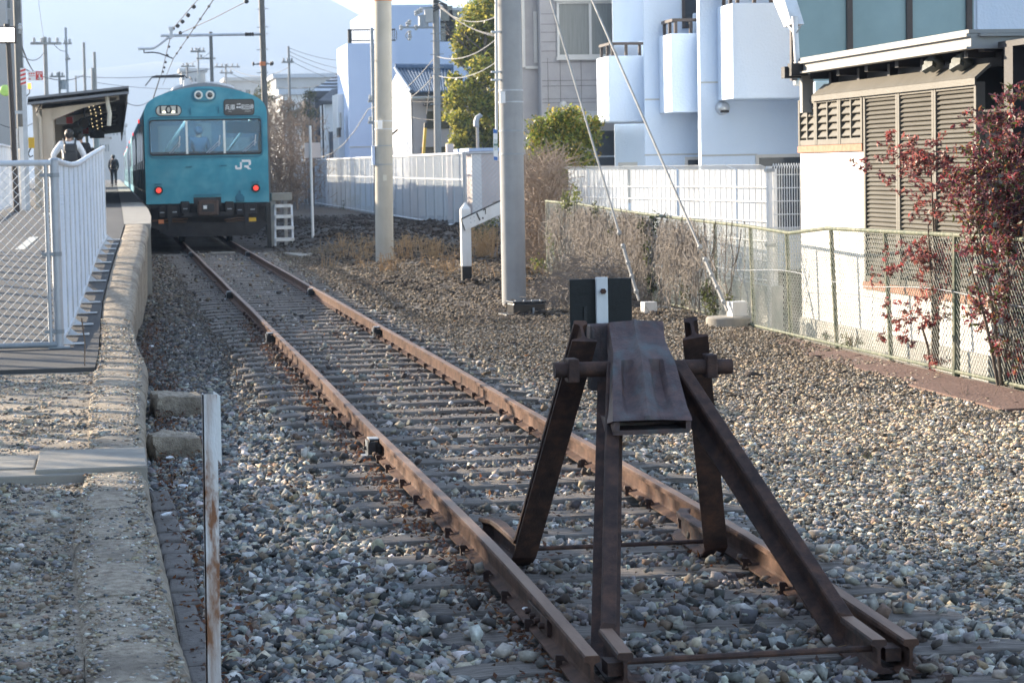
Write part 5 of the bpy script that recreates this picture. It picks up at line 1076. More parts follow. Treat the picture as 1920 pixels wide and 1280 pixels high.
# openings at street level and over the balconies
def opening(px0,px1,py0,py1,Y_,name='window',mat='windowdark',frame='sidingtrim'):
    a,b_ = D(px0,py0,Y_),D(px1,py1,Y_); m = MB(); m.box(a.x,b_.x,Y_-.012,Y_+.02,b_.z,a.z); o = m.build(name,MT[mat],ab)
    if frame:
        m = MB(); f = .05
        for q in ((a.x-f,b_.x+f,a.z,a.z+f),(a.x-f,b_.x+f,b_.z-f,b_.z),(a.x-f,a.x,b_.z,a.z),(b_.x,b_.x+f,b_.z,a.z)): m.box(q[0],q[1],Y_-.035,Y_-.003,q[2],q[3])
        m.build('frame',MT[frame],o)
    return o
opening(1289,1312,300,395,Y2); opening(1422,1510,296,425,Y3); opening(1283,1310,-30,48,Y2,'window','windowdark','browntrim'); opening(1159,1196,305,380,Y1+.2,'window','farwall',None)
c = D(1354,203,Y3); m = MB(); m.lathe((c.x,Y3-.10,c.z),[(.02,-.06),(.075,-.04),(.098,0),(.10,.06),(.11,.10)],20,'Y'); vt = m.build('vent_hood',MT['chrome'],ab,smooth=True); m = MB(); m.box(c.x-.06,c.x+.06,Y3-.19,Y3-.06,c.z-.075,c.z-.035); m.build('vent_slot',MT['black'],vt)
for px0,px1,py,Y_ in ((1209,1240,187,Y2),(1314,1347,155,Y3),(1209,1312,291,Y2+.0),(1316,1420,292,Y3)):
    a,b_ = D(px0,py,Y_),D(px1,py,Y_); m = MB(); m.box(a.x,b_.x,Y_-.006,Y_+.004,a.z-.012,a.z+.012); m.build('joint',MT['plinth'],ab)
# glass balustrade bay and the wall to its right
gx0,gx1 = D(1485,50,Y4).x,D(1826,50,Y4).x; gz0,gz1 = zat(150,1600,Y4),zat(-60,1600,Y4)
m = MB(); m.box(gx0+.03,gx1,Y4,Y4+.02,gz0,gz1); m.build('glass_balustrade',MT['frosted'],ab)
for px in (1487,1592,1704,1816): x = D(px,60,Y4).x; m = MB(); m.box(x-.040,x+.040,Y4-.05,Y4+.03,gz0,gz1); m.build('balustrade_post',MT['browntrim'],ab)
wallbay(gx0+.40,gx1+6,Y4+.3,Y4+3,-.4,gz0,'balcony_base'); wallbay(gx1+.02,gx1+6,Y4-.06,Y4+6,-.4,9); wallbay(gx0+.5,gx1,Y4+1.6,Y4+2.2,gz0,9,'wall','farwall')
# ================================================================ GREY HOUSE
gh = thing('house','grey panelled house with a curtained window, behind the concrete pole and the round bush','house',(11,52,0)); Yg = 53.0
gx = D(976,100,Yg).x; gx2 = D(1012,100,Yg-.25).x
m = MB(); m.box(gx,gx+7,Yg,Yg+.6,-.2,12); gw = m.build('wall',MT['siding'],gh); m = MB(); m.box(gx2,gx+7,Yg-.35,Yg-.003,-.2,12); gw2 = m.build('wall',MT['siding'],gh)
# panel joints as thin grooves
P_ = MB(); 
for py in (28,47,62,80,97,118,152,162,186,193): z = zat(py,1090,Yg); P_.box(gx2+.02,gx+6,Yg-.356,Yg-.352,z-.006,z+.006)
for px in (1023,1046,1085): x = D(px,200,Yg).x; P_.box(x-.006,x+.006,Yg-.356,Yg-.352,zat(195,1090,Yg),zat(110,1090,Yg))
P_.build('joint',MT['joint'],gw2)
a,b_ = D(1047,8,Yg-.36),D(1150,102,Yg-.36); m = MB(); m.box(a.x,b_.x,Yg-.375,Yg-.36,b_.z,a.z); wn = m.build('window',MT['curtain'],gh)
m = MB(); f=.05
for q in ((a.x-f,b_.x+f,a.z,a.z+f),(a.x-f,b_.x+f,b_.z-f,b_.z),(a.x-f,a.x,b_.z,a.z),(b_.x,b_.x+f,b_.z,a.z)): m.box(q[0],q[1],Yg-.42,Yg-.358,q[2],q[3])
x = D(1106,50,Yg-.36).x; m.box(x-.03,x+.03,Yg-.41,Yg-.377,b_.z,a.z); m.box(a.x-.12,b_.x+.1,Yg-.50,Yg-.43,a.z+.05,a.z+.13); m.box(a.x-.08,b_.x+.1,Yg-.46,Yg-.425,b_.z-.12,b_.z-.05); m.build('frame',MT['sidingtrim'],wn)
m = MB()
x = D(981,60,Yg).x; m.box(x-.03,x+.03,Yg-.05,Yg-.002,zat(127,990,Yg),12); m.box(x+.03,gx2,Yg-.05,Yg-.002,zat(127,990,Yg)-.03,zat(127,990,Yg)+.03); m.build('trim',MT['sidingtrim'],gh)
a,b_ = D(1008,22,Yg-.02),D(1011,118,Yg-.02); m = MB(); m.box(a.x-.1,gx2-.01,Yg-.04,Yg-.005,b_.z,a.z); m.build('side_window',MT['sidingtrim'],gh)
c = D(1056,197,Yg-.36); m = MB(); m.lathe((c.x,Yg-.40,c.z),[(.05,-.02),(.08,-.01),(.09,.04)],16,'Y'); m.build('vent',MT['sidingtrim'],gh,smooth=True)
a,b_ = D(1062,217,Yg-1.2),D(1160,238,Yg-1.2); m = MB(); m.extr([(a.x+.2,Yg-1.3,b_.z+.12),(b_.x,Yg-1.3,b_.z+.12),(b_.x,Yg-.36,a.z+.05),(a.x-.2,Yg-.36,a.z+.05)],Vector((0,0,.06))); m.build('awning',MT['sidingtrim'],gh)
a,b_ = D(1110,246,Yg-.36),D(1160,310,Yg-.36); m = MB(); m.box(a.x,b_.x,Yg-.37,Yg-.354,b_.z,a.z); wn = m.build('window',MT['windowdark'],gh)
m = MB(); p,q = D(1098,294,Yg-.6),D(1160,293,Yg-.6); m.tube([p,q],.02,6); m.build('clothes_pole',MT['galv'],wn)
# ================================================================ CAFE
cf = thing('cafe_building','low white café building with khaki louvres, brick sills and a pale steel awning','building',(7.4,22,-.4)); CX = 7.30
def cx_(px,py): return DX(px,py,CX)
ya_ = cx_(1502,400).y; yb_ = cx_(1622,400).y; yc_ = cx_(1842,400).y; yz = 17.0
zs1 = cx_(1624,527).z; zl1 = cx_(1560,272).z
wl_ = MB(); zp_ = cx_(1502,593).z; wl_.box(CX,CX+.15,yb_,ya_,zp_,zl1-.07); wl_.box(CX+.0,CX+5.0,ya_-.14,ya_-.001,zp_,1.9) if False else wl_.box(CX+.15,CX+5,ya_-.14,ya_,zp_,1.9); wl_.box(CX,CX+.15,yc_-.2,yb_,zp_,zs1-.07); wl_.build('wall',MT['cafewhite'],cf)
m = MB(); m.box(CX-.03,CX+.14,yc_-.2,ya_+.0,-.7,zp_-.001); m.build('plinth',MT['plinth'],cf)
m = MB(); m.box(CX-.03,CX+.14,yb_,ya_+.01,zl1-.07,zl1); m.build('brick_sill',MT['brick'],cf); m = MB(); m.box(CX-.03,CX+.14,yc_-.2,yb_,zs1-.07,zs1); m.build('brick_sill',MT['brick'],cf)
def louvre(y0,y1,z0,z1,pitch,depth,mull,name):
    m = MB(); fw = .055
    m.box(CX-.025,CX+.06,y0,y0+fw,z0,z1); m.box(CX-.025,CX+.06,y1-fw,y1,z0,z1); m.box(CX-.02,CX+.06,y0+fw,y1-fw,z1-.05,z1); m.box(CX-.02,CX+.06,y0+fw,y1-fw,z0,z0+.06)
    fr_ = m.build('louvre_panel',MT['louvre'],cf,bevel=.004); s = MB(); z = z0+.08
    while z < z1-.07: s.add([(CX-.010,y0+fw,z),(CX-.010,y1-fw,z),(CX+.028,y1-fw,z+pitch*depth),(CX+.028,y0+fw,z+pitch*depth),(CX-.014,y0+fw,z+.008),(CX-.014,y1-fw,z+.008),(CX+.024,y1-fw,z+pitch*depth+.008),(CX+.024,y0+fw,z+pitch*depth+.008)],[(0,1,2,3),(7,6,5,4),(0,4,5,1)]); z += pitch
    s.build('slat',MT['louvre'],fr_); k = MB(); k.box(CX+.05,CX+.058,y0+fw,y1-fw,z0+.06,z1-.05); k.build('backing',MT['darksteel'],fr_)
    if mull: k = MB(); yc = (y0+y1)/2; k.box(CX-.022,CX+.03,yc-.018,yc+.018,z0+.06,z1-.05); k.build('mullion',MT['louvre'],fr_)
ys_ = [cx_(px,400).y for px in (1502,1534,1578,1622)]
for a,b_ in zip(ys_[:-1],ys_[1:]): louvre(b_,a-.004,zl1+.002,cx_(1560,182).z,.075,.75,True,'small')
ys_ = [cx_(px,400).y for px in (1624,1688,1756,1836)]
for a,b_ in zip(ys_[:-1],ys_[1:]): louvre(b_,a-.004,zs1+.002,cx_(1700,168).z,.043,.8,False,'tall')
# head flashing
p0,p1 = cx_(1530,176),cx_(1838,150); m = MB(); zc = (p0.z+p1.z)/2; m.extr([(CX-.04,p1.y,zc-.02),(CX-.04,p0.y,zc-.02),(CX+.10,p0.y,zc+.10),(CX+.10,p1.y,zc+.10)],Vector((-.012,0,.02))); m.box(CX-.05,CX-.035,p1.y,p0.y,zc-.06,zc-.0); m.build('head_flashing',MT['louvre'],cf)
# awning: edge beam, deck, dark rafters, posts
zr0,zr1 = cx_(1600,127).z,cx_(1600,103).z; ye0,ye1 = cx_(1515,120).y,cx_(1846,80).y
m = MB(); RX = CX-.12; m.box(RX,RX+.07,ye1,ye0,zr0,zr1); m.box(RX-.04,RX,ye1,ye0,zr1-.025,zr1); m.box(RX-.04,RX,ye1,ye0,zr0,zr0+.018); m.build('edge_beam',MT['roofwhite'],cf)
m = MB(); m.box(RX-.02,RX+6,ye1,ye0,zr1+.004,zr1+.035); m.build('roof_deck',MT['roofwhite'],cf)
m = MB(); m.box(RX+.07,RX+6,ye1-.0,ye1+.07,zr0,zr1); m.box(RX+.07,RX+6,ye1-.04,ye1-.002,zr1-.025,zr1); m.build('end_beam',MT['roofwhite'],cf)
m = MB()
for i in range(6): y = ye1+.35+(ye0-ye1-.6)*i/5; m.box(RX+.10,RX+4,y,y+.10,zr0-.06,zr1-.02)
m.box(RX+.35,RX+.43,ye1+.2,ye0,zr0-.14,zr0-.02); m.build('rafter',MT['darksteel'],cf)
m = MB()
for i in range(5): y = ye1+.9+(ye0-ye1-1.4)*i/4; m = MB(); m.box(RX+.22,RX+.30,y,y+.08,zc-.1,zr0); m.build('post',MT['darksteel'],cf)
m = MB(); y = ye0-.12; m.box(RX+.02,RX+.14,y,y+.1,zl1+.35,zr0); m.build('post',MT['roofwhite'],cf)
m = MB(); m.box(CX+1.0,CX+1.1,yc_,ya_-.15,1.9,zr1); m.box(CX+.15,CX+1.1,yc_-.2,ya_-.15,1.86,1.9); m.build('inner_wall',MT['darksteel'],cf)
p = cx_(1866,300); m = MB(); m.box(CX+.10,CX+.28,p.y-.15,p.y+.05,-.5,zr0); m.box(CX+.02,CX+.12,ye1+.05,ye1+.2,zr0-.02,zr1-.02); m.build('corner_post',MT['darksteel'],cf)
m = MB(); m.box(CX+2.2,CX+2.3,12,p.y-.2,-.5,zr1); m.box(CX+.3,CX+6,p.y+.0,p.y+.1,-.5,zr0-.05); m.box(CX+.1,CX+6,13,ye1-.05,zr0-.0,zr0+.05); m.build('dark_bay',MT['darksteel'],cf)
for px,py,lab in ((1752,119,'silver floodlight under the café awning, left of the pair'),(1804,116,'silver floodlight under the café awning, right of the pair')):
    c = DX(px,py,CX+.02); t = thing('floodlight',lab,'floodlight',c,'floodlights under the awning'); rx_ = R(-25); m = MB(); m.obox((c.x,c.y,c.z),.13,.16,.09,(rx_,.5,.3)); m.build('housing',MT['lampbody'],t,bevel=.02); m = MB(); m.tube([c+Vector((.02,0,.03)),c+Vector((.05,.02,.14))],.012,6); m.build('bracket',MT['iron'],t); m = MB(); m.obox((c.x-.06,c.y-.03,c.z-.03),.05,.13,.07,(rx_,.5,.3)); m.build('lens',MT['lampbody'],t)
# panel antenna at the awning's far corner
c = DX(1494,130,CX-.16); an = thing('panel_antenna','white flat panel antenna on a short mast at the awning corner','antenna',c); 
m = MB(); p0,p1 = DX(1496,140,CX-.16),DX(1490,35,CX-.16); m.tube([p0,p1],.032,10); m.tube([p1,p1+Vector((0,0,.02))],.036,10); m.build('mast',MT['whitepaint'],an,smooth=True)
m = MB(); a,b_,c2,d2_ = [DX(px,py,CX-.16) for px,py in ((1445,0),(1470,0),(1484,46),(1470,52))]; dirv = (c2-b_)
a = a-dirv*.6; b_ = b_-dirv*.6
m.extr([a,b_,c2,d2_],Vector((.16,.05,0))); m.build('panel',MT['whitepaint'],an,bevel=.01)
m = MB(); p = DX(1490,62,CX-.16); q = DX(1478,48,CX-.14); m.tube([p,q],.018,6); m.tube([p+Vector((0,-.03,-.02)),p+Vector((.02,-.16,.06))],.008,5); m.build('clamp',MT['galvdull'],an)
m = MB(); p = DX(1496,130,CX-.16); m.box(p.x-.09,p.x+.09,p.y-.07,p.y+.07,p.z-.07,p.z+.06); m.box(p.x-.13,p.x+.05,p.y+.05,p.y+.18,p.z-.09,p.z+.03); m.build('mount',MT['iron'],an)
# ================================================================ WHITE PANEL FENCE and STEEL MESH FENCE
wx = 7.85; y0f,y1f = DX(1440,360,wx).y, DX(1066,350,wx).y
pf = thing('panel_fence','white mesh fence backed with pale translucent panels, beyond the green fence','fence',(wx,y0f,-.2))
_za,_zb = DX(1440,309,wx).z,DX(1066,313,wx).z; zt_ = lambda y: _za+(_zb-_za)*(y-y0f)/(y1f-y0f)
m = MB(); n_ = 8; yy_ = np.linspace(y0f,y1f,n_+1)
pm_ = pmat('translucent_panel',[(.60,.64,.69),(.64,.68,.73)],2,.4,0); tN = pm_.node_tree; bN = tN.nodes['Principled BSDF']; tr_ = tN.nodes.new('ShaderNodeBsdfTransparent'); tl_ = tN.nodes.new('ShaderNodeBsdfTranslucent'); tl_.inputs[0].default_value=(.8,.8,.78,1); m1 = tN.nodes.new('ShaderNodeMixShader'); m1.inputs[0].default_value=.2; m2 = tN.nodes.new('ShaderNodeMixShader'); m2.inputs[0].default_value=.5
tN.links.new(bN.outputs[0],m1.inputs[1]); tN.links.new(tl_.outputs[0],m1.inputs[2]); tN.links.new(m1.outputs[0],m2.inputs[1]); tN.links.new(tr_.outputs[0],m2.inputs[2]); tN.links.new(m2.outputs[0],tN.nodes['Material Output'].inputs[0])
for a,b_ in zip(yy_[:-1],yy_[1:]):
    m = MB(); xo = .03*math.sin(a*2); m.box(wx+.03+xo,wx+.036+xo,a,b_-.02,.15,zt_(a)-.06); m.extr([(wx+.036+xo,a,zt_(a)-.06),(wx+.036+xo,b_-.02,zt_(b_)-.06),(wx-.10+xo,b_-.02,zt_(b_)),(wx-.10+xo,a,zt_(a))],Vector((0,0,.006))); m.build('panel',pm_,pf)
m = MB(); P0=[];P1=[]
for z in (.18,.42,.66,.90,1.14,1.32): P0.append((wx,y0f,z));P1.append((wx,y1f,z-.05))
for i in range(46): y = y0f+(y1f-y0f)*i/45; P0.append((wx,y,.1));P1.append((wx,y,zt_(y)-.06))
m.segs(P0,P1,.0075,4); m.build('wire_frame',MT['whitepaint'],pf)
for y in yy_: m = MB(); m.box(wx+.06,wx+.11,y-.025,y+.025,-.4,zt_(y)-.05); m.build('post',MT['whitepaint'],pf)
m = MB(); m.box(wx,wx+.9,y1f,y1f+.01,.15,zt_(y1f)-.04); m.build('end_panel',pm_,pf)
mf = thing('mesh_fence','white steel mesh fence with looped top between the panel fence and the café','fence',(wx,y0f,-.4)); Ym = y0f-.15
a,b_ = D(1436,320,Ym),D(1503,320,Ym); m = MB(); P0=[];P1=[]
ztop = D(1460,316,Ym).z
for i in range(15):
    x = a.x+.07+(b_.x-a.x)*i/14; P0.append((x,Ym,.3)); P1.append((x,Ym,ztop)); P0.append((x,Ym,ztop));P1.append((x+.01,Ym-.06,ztop+.06)); P0.append((x+.01,Ym-.06,ztop+.06)); P1.append((x+.01,Ym-.10,ztop+.0))
for z in np.arange(.35,ztop+.01,.16): P0.append((a.x,Ym-.004,z));P1.append((b_.x+.3,Ym-.004,z))
m.segs(P0,P1,.0055,4); m.build('wire_mesh',MT['whitepaint'],mf)
m = MB(); p = D(1442,330,Ym); m.cyl((p.x,Ym,-.4),(p.x,Ym,ztop+.03),.038,n=10); m.build('post',MT['whitepaint'],mf,smooth=True); m = MB(); 
for z in (ztop-.02,.62): m.box(p.x-.05,p.x+.06,Ym-.05,Ym+.05,z-.02,z+.02)
m.build('clamp',MT['galvdull'],mf)
m = MB(); m.box(wx-.02,wx+.12,y0f-.2,y1f+1,-.5,.12); tag(m.build('low_wall',MT['plinth']),'low concrete kerb wall carrying the white fences','wall')
# ================================================================ GREEN CHAIN-LINK FENCE
gf = thing('chain_link_fence','faded green chain-link fence with leaning posts and a sagging top rail along the verge','fence',(6.72,23,-.1)); FX = 6.72
tops = [(37.4,1.08),(34.5,1.06)]+[(q.y,q.z) for q in (DX(1200,400,6.72),DX(1320,415,6.72),DX(1400,424,6.72),DX(1480,437,6.72),DX(1550,428,6.72),DX(1700,436,6.72),DX(1800,441,6.72))]+[(15.5,1.01),(13,1.01)]
tops = [(a,b) for a,b in tops][::-1]; TYs = [a for a,_ in tops]; TZs = [b for _,b in tops]
ftz = lambda y: float(np.interp(y,TYs,TZs)); fbz = lambda y: float(np.interp(y,[13,24,28,38],[-.12,-.15,-.13,-.08]))
pyl = [14.4,16.4]+[DX(px,420,FX).y for px in (1790,1657,1556,1473,1405)]+[26.6,28.2,29.9,31.6,33.3,35.0,36.4,37.4]
m = MB(); m.tube([(FX,y,ftz(y)) for y in sorted(TYs+[19.3,21,32,36])],.019,8); m.build('top_rail',MT['greenpaint'],gf,smooth=True)
m = MB(); m.tube([(FX,y,fbz(y)+.03) for y in np.linspace(13,37.4,14)],.016,6); m.build('bottom_rail',MT['greenpaint'],gf,smooth=True)
for i,y in enumerate(pyl):
    ln = [.0,.02,.01,-.17,-.18,-.14,-.12,-.05,.02,0,.03,0,0,.02,0][i]; m = MB(); m.tube([(FX+.01,y+ln,fbz(y)-.12),(FX+.01,y,ftz(y)+.01)],.022 if i!=2 else .034,8); m.build('post',MT['greenpaint'],gf,smooth=True)
m = MB(); yl = np.linspace(13,37.4,26)
for a,b_ in zip(yl[:-1],yl[1:]): chain(m,(FX,a,fbz(a)+.02),(FX,b_,fbz(b_)+.02),ftz(a)-fbz(a)-.02,ftz(b_)-fbz(b_)-.02,.060,.0026)
m.build('wire_mesh',MT['greenwire'],gf)
m = MB(); m.tube([(FX-.02,y,.52+.03*math.sin(y*1.4)-.006*(y-19)) for y in np.linspace(13,26.5,30)],.003,5); m.build('tie_wire',MT['galv'],gf)
kb = MB(); kb.box(FX-.08,FX+.10,13,37.6,-.45,-.155); tag(kb.build('kerb',MT['slab'],bevel=.01),'low mossy concrete kerb under the green chain-link fence','kerb')
# brown plates on the ground at the fence foot
for i,(ya,yb,xa_,xb_) in enumerate(((21.4,23.0,6.36,6.63),(19.7,21.35,6.22,6.63),(18.0,19.65,6.18,6.63),(15.9,17.95,6.08,6.63))):
    m = MB(); m.box(xa_,xb_,ya,yb,-.165,-.140+.004*i); o = m.build('ground_plate',MT['rubbermat'],bevel=.004,origin=(xa_,ya,-.16)); o.rotation_euler = (0,R(-1.5),0)
    tag(o,['brown chequered plate at the fence foot, farthest of the row','brown chequered plate at the fence foot, below the second leaning post','brown chequered plate at the fence foot, where the thin red shrub stands','brown chequered plate at the fence foot, beneath the large red shrub'][i],'plate','brown plates along the fence foot')
# ================================================================ PLANTS
def crown(name, parent, clumps, size, pal, dens=1.0, asp=.5, shell=.45, mat=None):
    P=[];C=[]; pal = np.array(pal)
    for (c,r,n) in clumps:
        n = int(n*dens); d = RNG.normal(size=(n,3)); d /= np.linalg.norm(d,axis=1,keepdims=True); rr = RNG.random(n)**shell
        r = np.array(r if isinstance(r,(tuple,list)) else (r,r,r)); P.append(np.array(c)+d*rr[:,None]*r*(1+.18*RNG.normal(size=(n,1))))
        C.append(pal[RNG.integers(0,len(pal),n)]*RNG.uniform(.6,1.4,(n,1)))
    P = np.concatenate(P); C = np.concatenate(C)
    return quads(P, size*RNG.uniform(.6,1.4,len(P)), C, asp=asp, name=name, parent=parent, mat=mat)
def branchy(m, p, d, L, r, depth, spread=.5, up=.15, n=3, kids=(2,4)):
    p = Vector(p); d = Vector(d).normalized(); pts=[p]; 
    for i in range(3):
        d = (d+Vector((random.gauss(0,.13),random.gauss(0,.13),random.gauss(0,.10)+up*.3))).normalized(); pts.append(pts[-1]+d*L/3)
    m.tube(pts,[r,r*.85,r*.7,r*.5],n if depth<3 else 5,cap=False)
    if depth<=0: return
    for k in range(random.randint(*kids)):
        t = random.choice((1,2,3,3)); nd = (d+Vector((random.gauss(0,spread),random.gauss(0,spread),random.gauss(0,spread*.7)+up))).normalized(); branchy(m,pts[t],nd,L*random.uniform(.6,.85),r*.55,depth-1,spread,up,n,kids)
EVG = [(.17,.21,.035),(.25,.28,.05),(.34,.34,.06),(.48,.43,.08),(.08,.12,.03),(.55,.48,.10)]
def px_clumps(L, Y_, dep=.9):
    out = []
    for px,py,r,n in L: p = D(px,py,Y_+random.uniform(-dep,dep)); q = r*Y_/FPX; out.append((tuple(p),(q,q*1.1,q*.9),n))
    return out
# tall evergreen beside the nearer pole
bt = G(925,330,.1); te = thing('evergreen_tree','tall dense evergreen tree with yellow-green glossy leaves, left of the nearer concrete pole','tree',(D(915,290,84).x,84,.1))
tr_x = D(912,290,84).x
m = MB(); m.tube([(tr_x,84,.0),(tr_x+.1,84,2),(tr_x-.05,84,4.2),(tr_x+.1,84,7)],[.16,.13,.10,.05],8)
for i in range(16): branchy(m,(tr_x,84,1.2+i*.3),(random.uniform(-1,1),random.uniform(-1,1),.35),.9,.035,2,.5)
m.build('trunk',MT['bark'],te)
CL = [(905,30,42,900),(938,20,40,700),(878,55,26,420),(868,80,24,380),(895,90,36,700),(930,95,36,600),(905,130,30,450),(930,150,34,520),(866,110,17,320),(945,60,30,500),(860,175,24,300),(855,195,22,240),(885,165,22,300),(900,195,28,480),(925,205,32,560),(890,225,24,380),(915,245,30,500),(940,235,30,400),(900,262,24,330),(925,268,26,330),(860,225,22,330),(870,250,24,340),(858,268,20,230),(852,150,16,230),(848,190,15,230),(840,215,12,110),(885,285,20,160),(920,-30,46,900)]
crown('crown',te,px_clumps(CL,84),.16,EVG,1.9)
# round bush at the verge with its skirt of dead brambles
bb = thing('round_bush','round green bush with yellowish leaves between the nearer concrete pole and the panel fence','bush',tuple(G(1040,480,.0)))
Yb = 44.5; m = MB(); bx = D(1040,400,Yb).x
for i in range(7): branchy(m,(bx+random.uniform(-.15,.15),Yb,-.1),(random.uniform(-.5,.5),random.uniform(-.3,.3),1),.55,.018,3,.4,.25)
m.build('trunk',MT['bark'],bb)
BL = [(1040,255,34,800),(1075,250,34,800),(1020,270,26,420),(1095,265,24,420),(1055,285,38,800),(1030,300,22,300),(1085,300,26,420),(1060,318,24,350),(1015,245,18,200),(1105,242,14,120),(1068,228,16,200),(1010,300,16,130),(1048,235,20,300)]
crown('crown',bb,px_clumps([(1052+(a-1052)*1.22,256+(b-262)*1.22,r*1.2,n) for a,b,r,n in BL],Yb,.35),.072,[(.13,.18,.03),(.20,.24,.04),(.30,.30,.05),(.40,.30,.06),(.06,.10,.025)],1.7)
br = thing('bramble','dead brown bramble thicket below the round bush, beside the nearer concrete pole','shrub',tuple(G(1015,480,0))); m = MB(); P0=[];P1=[]
for i in range(3200):
    px = random.uniform(984,1052); py = random.uniform(305,495); Y_ = random.uniform(38.5,43); p = D(px,py,Y_)
    if p.z < -.15: p.z = -.12
    d = Vector((random.gauss(0,.6),random.gauss(0,.5),random.gauss(.3,.6))).normalized(); L = random.uniform(.10,.34)
    mid = p+d*L; P0.append(p[:]);P1.append(mid[:]); e = mid+(d+Vector((random.gauss(0,.5),random.gauss(0,.5),random.gauss(-.2,.5))))*L*.6; P0.append(mid[:]);P1.append(e[:])
m.segs(P0,P1,.0055,3); m.build('stems',MT['twig'],br)
crown('foliage',br,px_clumps([(1035,350,20,110),(1022,395,18,80),(1040,420,14,60),(1000,420,14,40),(1015,330,16,80),(1012,370,18,80),(1030,455,14,40)],41,.6),.06,[(.12,.15,.035),(.07,.10,.025),(.15,.13,.035),(.12,.07,.04)])
# dead vines over the green fence
dv_ = thing('dead_vines','curtain of dead brown vines hanging over the far part of the green fence','vines',(6.62,29,-.1)); m = MB(); P0=[];P1=[]
for i in range(4200):
    y = random.triangular(25.3,37.3,31.0); dens = .55+.45*math.sin(y*2.1)+.2*math.sin(y*5.3)
    if random.random() > max(.12,dens): continue
    x = FX-random.uniform(.0,.14); z = ftz(y)-abs(random.gauss(0,.22)); p = Vector((x,y,z)); k = random.randint(4,9)
    for j in range(k):
        q = p+Vector((random.gauss(-.004,.02),random.gauss(0,.085),random.uniform(-.16,.02))); 
        if q.z < fbz(y): q.z = fbz(y)+random.uniform(0,.05)
        P0.append(p[:]);P1.append(q[:]); p = q
for i in range(110):
    y = random.uniform(25.4,37.2); p = Vector((FX-.04,y,fbz(y)))
    for j in range(6):
        q = p+Vector((random.gauss(-.005,.02),random.gauss(0,.12),random.uniform(.08,.25))); q.z = min(q.z,ftz(y)+.05); P0.append(p[:]);P1.append(q[:]); p = q
rr_ = RNG.uniform(.002,.0042,len(P0)); rr_[-660:] = .007
m.segs(P0,P1,rr_,3); m.build('stems',MT['vine'],dv_)
m = MB(); P0=[];P1=[]
for i in range(3000):   # heap of stems sprawling onto the ballast
    px = random.gauss(1110,45); Y_ = random.uniform(29.5,34.5); base = D(px,560,Y_); x = min(base.x,FX-.05); hgt = max(.05,.55*math.exp(-((px-1125)/40)**2)); p = Vector((x,Y_,gz(x,Y_)+random.uniform(0,hgt))); a = random.uniform(0,6.28)
    for j in range(4):
        a += random.gauss(0,.5); q = p+Vector((math.cos(a)*.13,math.sin(a)*.13,random.gauss(-.02,.07))); q.z = max(q.z,float(gz(q.x,q.y))+.01); P0.append(p[:]);P1.append(q[:]); p = q
m.segs(P0,P1,.0035,3); m.build('sprawl',MT['vine'],dv_)
crown('foliage',dv_,[((FX-.1,y,z),(.06,.18,.16),n) for y,z,n in ((29.6,.5,240),(29.4,.15,240),(29.9,.8,150),(29.2,.9,90),(26.6,.15,260),(26.3,.0,190),(25.5,.05,90),(27.6,.1,110),(33,1.0,90),(35,1.05,110),(31,.2,70),(31.8,.7,60))],.045,[(.05,.06,.03),(.09,.11,.03),(.04,.04,.035)])
cl = thing('climber','thin green climber growing through the far end of the green fence','climber',(FX,36,0)); m = MB(); m.tube([(FX-.05,36.4,-.1),(FX-.06,36.0,.5),(FX-.03,35.4,1.05),(FX-.05,34.9,1.35)],.008,5); m.build('stem',MT['twig'],cl)
crown('foliage',cl,[((FX-.06,36.6,.5),(.08,.3,.2),60),((FX-.05,35.4,1.1),(.1,.35,.16),90),((FX-.06,34.6,1.2),(.08,.2,.18),60),((FX-.1,37.3,.1),(.2,.5,.15),90)],.06,[(.10,.13,.03),(.16,.17,.04),(.07,.10,.03)])
# small shrubs on the verge
def tuft(px,py,z,Y_,r,n,pal,lab,size=.05,nm='shrub'):
    p = G(px,py,z); t = thing(nm,lab,'shrub',p); m = MB()
    for i in range(8): branchy(m,p,(random.uniform(-.6,.6),random.uniform(-.6,.6),1),r*.9,.006,1,.4,.3)
    m.build('stems',MT['twig'],t); crown('foliage',t,[((p.x+random.gauss(0,r*.45),p.y+random.gauss(0,r*.6),p.z+r*random.uniform(.3,1.3)),(r*.5,r*.6,r*.4),n) for k in range(6)],size,pal)
tuft(660,397,.02,0,.42,110,[(.06,.09,.03),(.09,.12,.04),(.10,.09,.05)],'small dark green shrub at the foot of the far mesh fence',.07)
tuft(925,462,-.05,0,.45,110,[(.08,.11,.03),(.13,.15,.04),(.2,.15,.04)],'green shrub between the kilometre post and the nearer concrete pole',.055)
tuft(556,385,.0,0,.85,110,[(.09,.07,.05),(.13,.10,.06),(.08,.08,.05)],'brown half-bare bush by the mesh fence right of the train',.09)
tuft(1600,655,-.13,0,.10,30,[(.08,.10,.04),(.12,.13,.06)],'small grey-green weed at the foot of the leaning fence post',.022,'weed')
tuft(1548,640,-.13,0,.07,24,[(.05,.09,.03),(.08,.12,.04)],'little green weed by the fence below the sagging rail',.02,'weed')
tuft(1625,862,-.15,0,.035,14,[(.12,.16,.05),(.18,.2,.08)],'tiny green seedling in the open ballast on the right',.012,'weed')
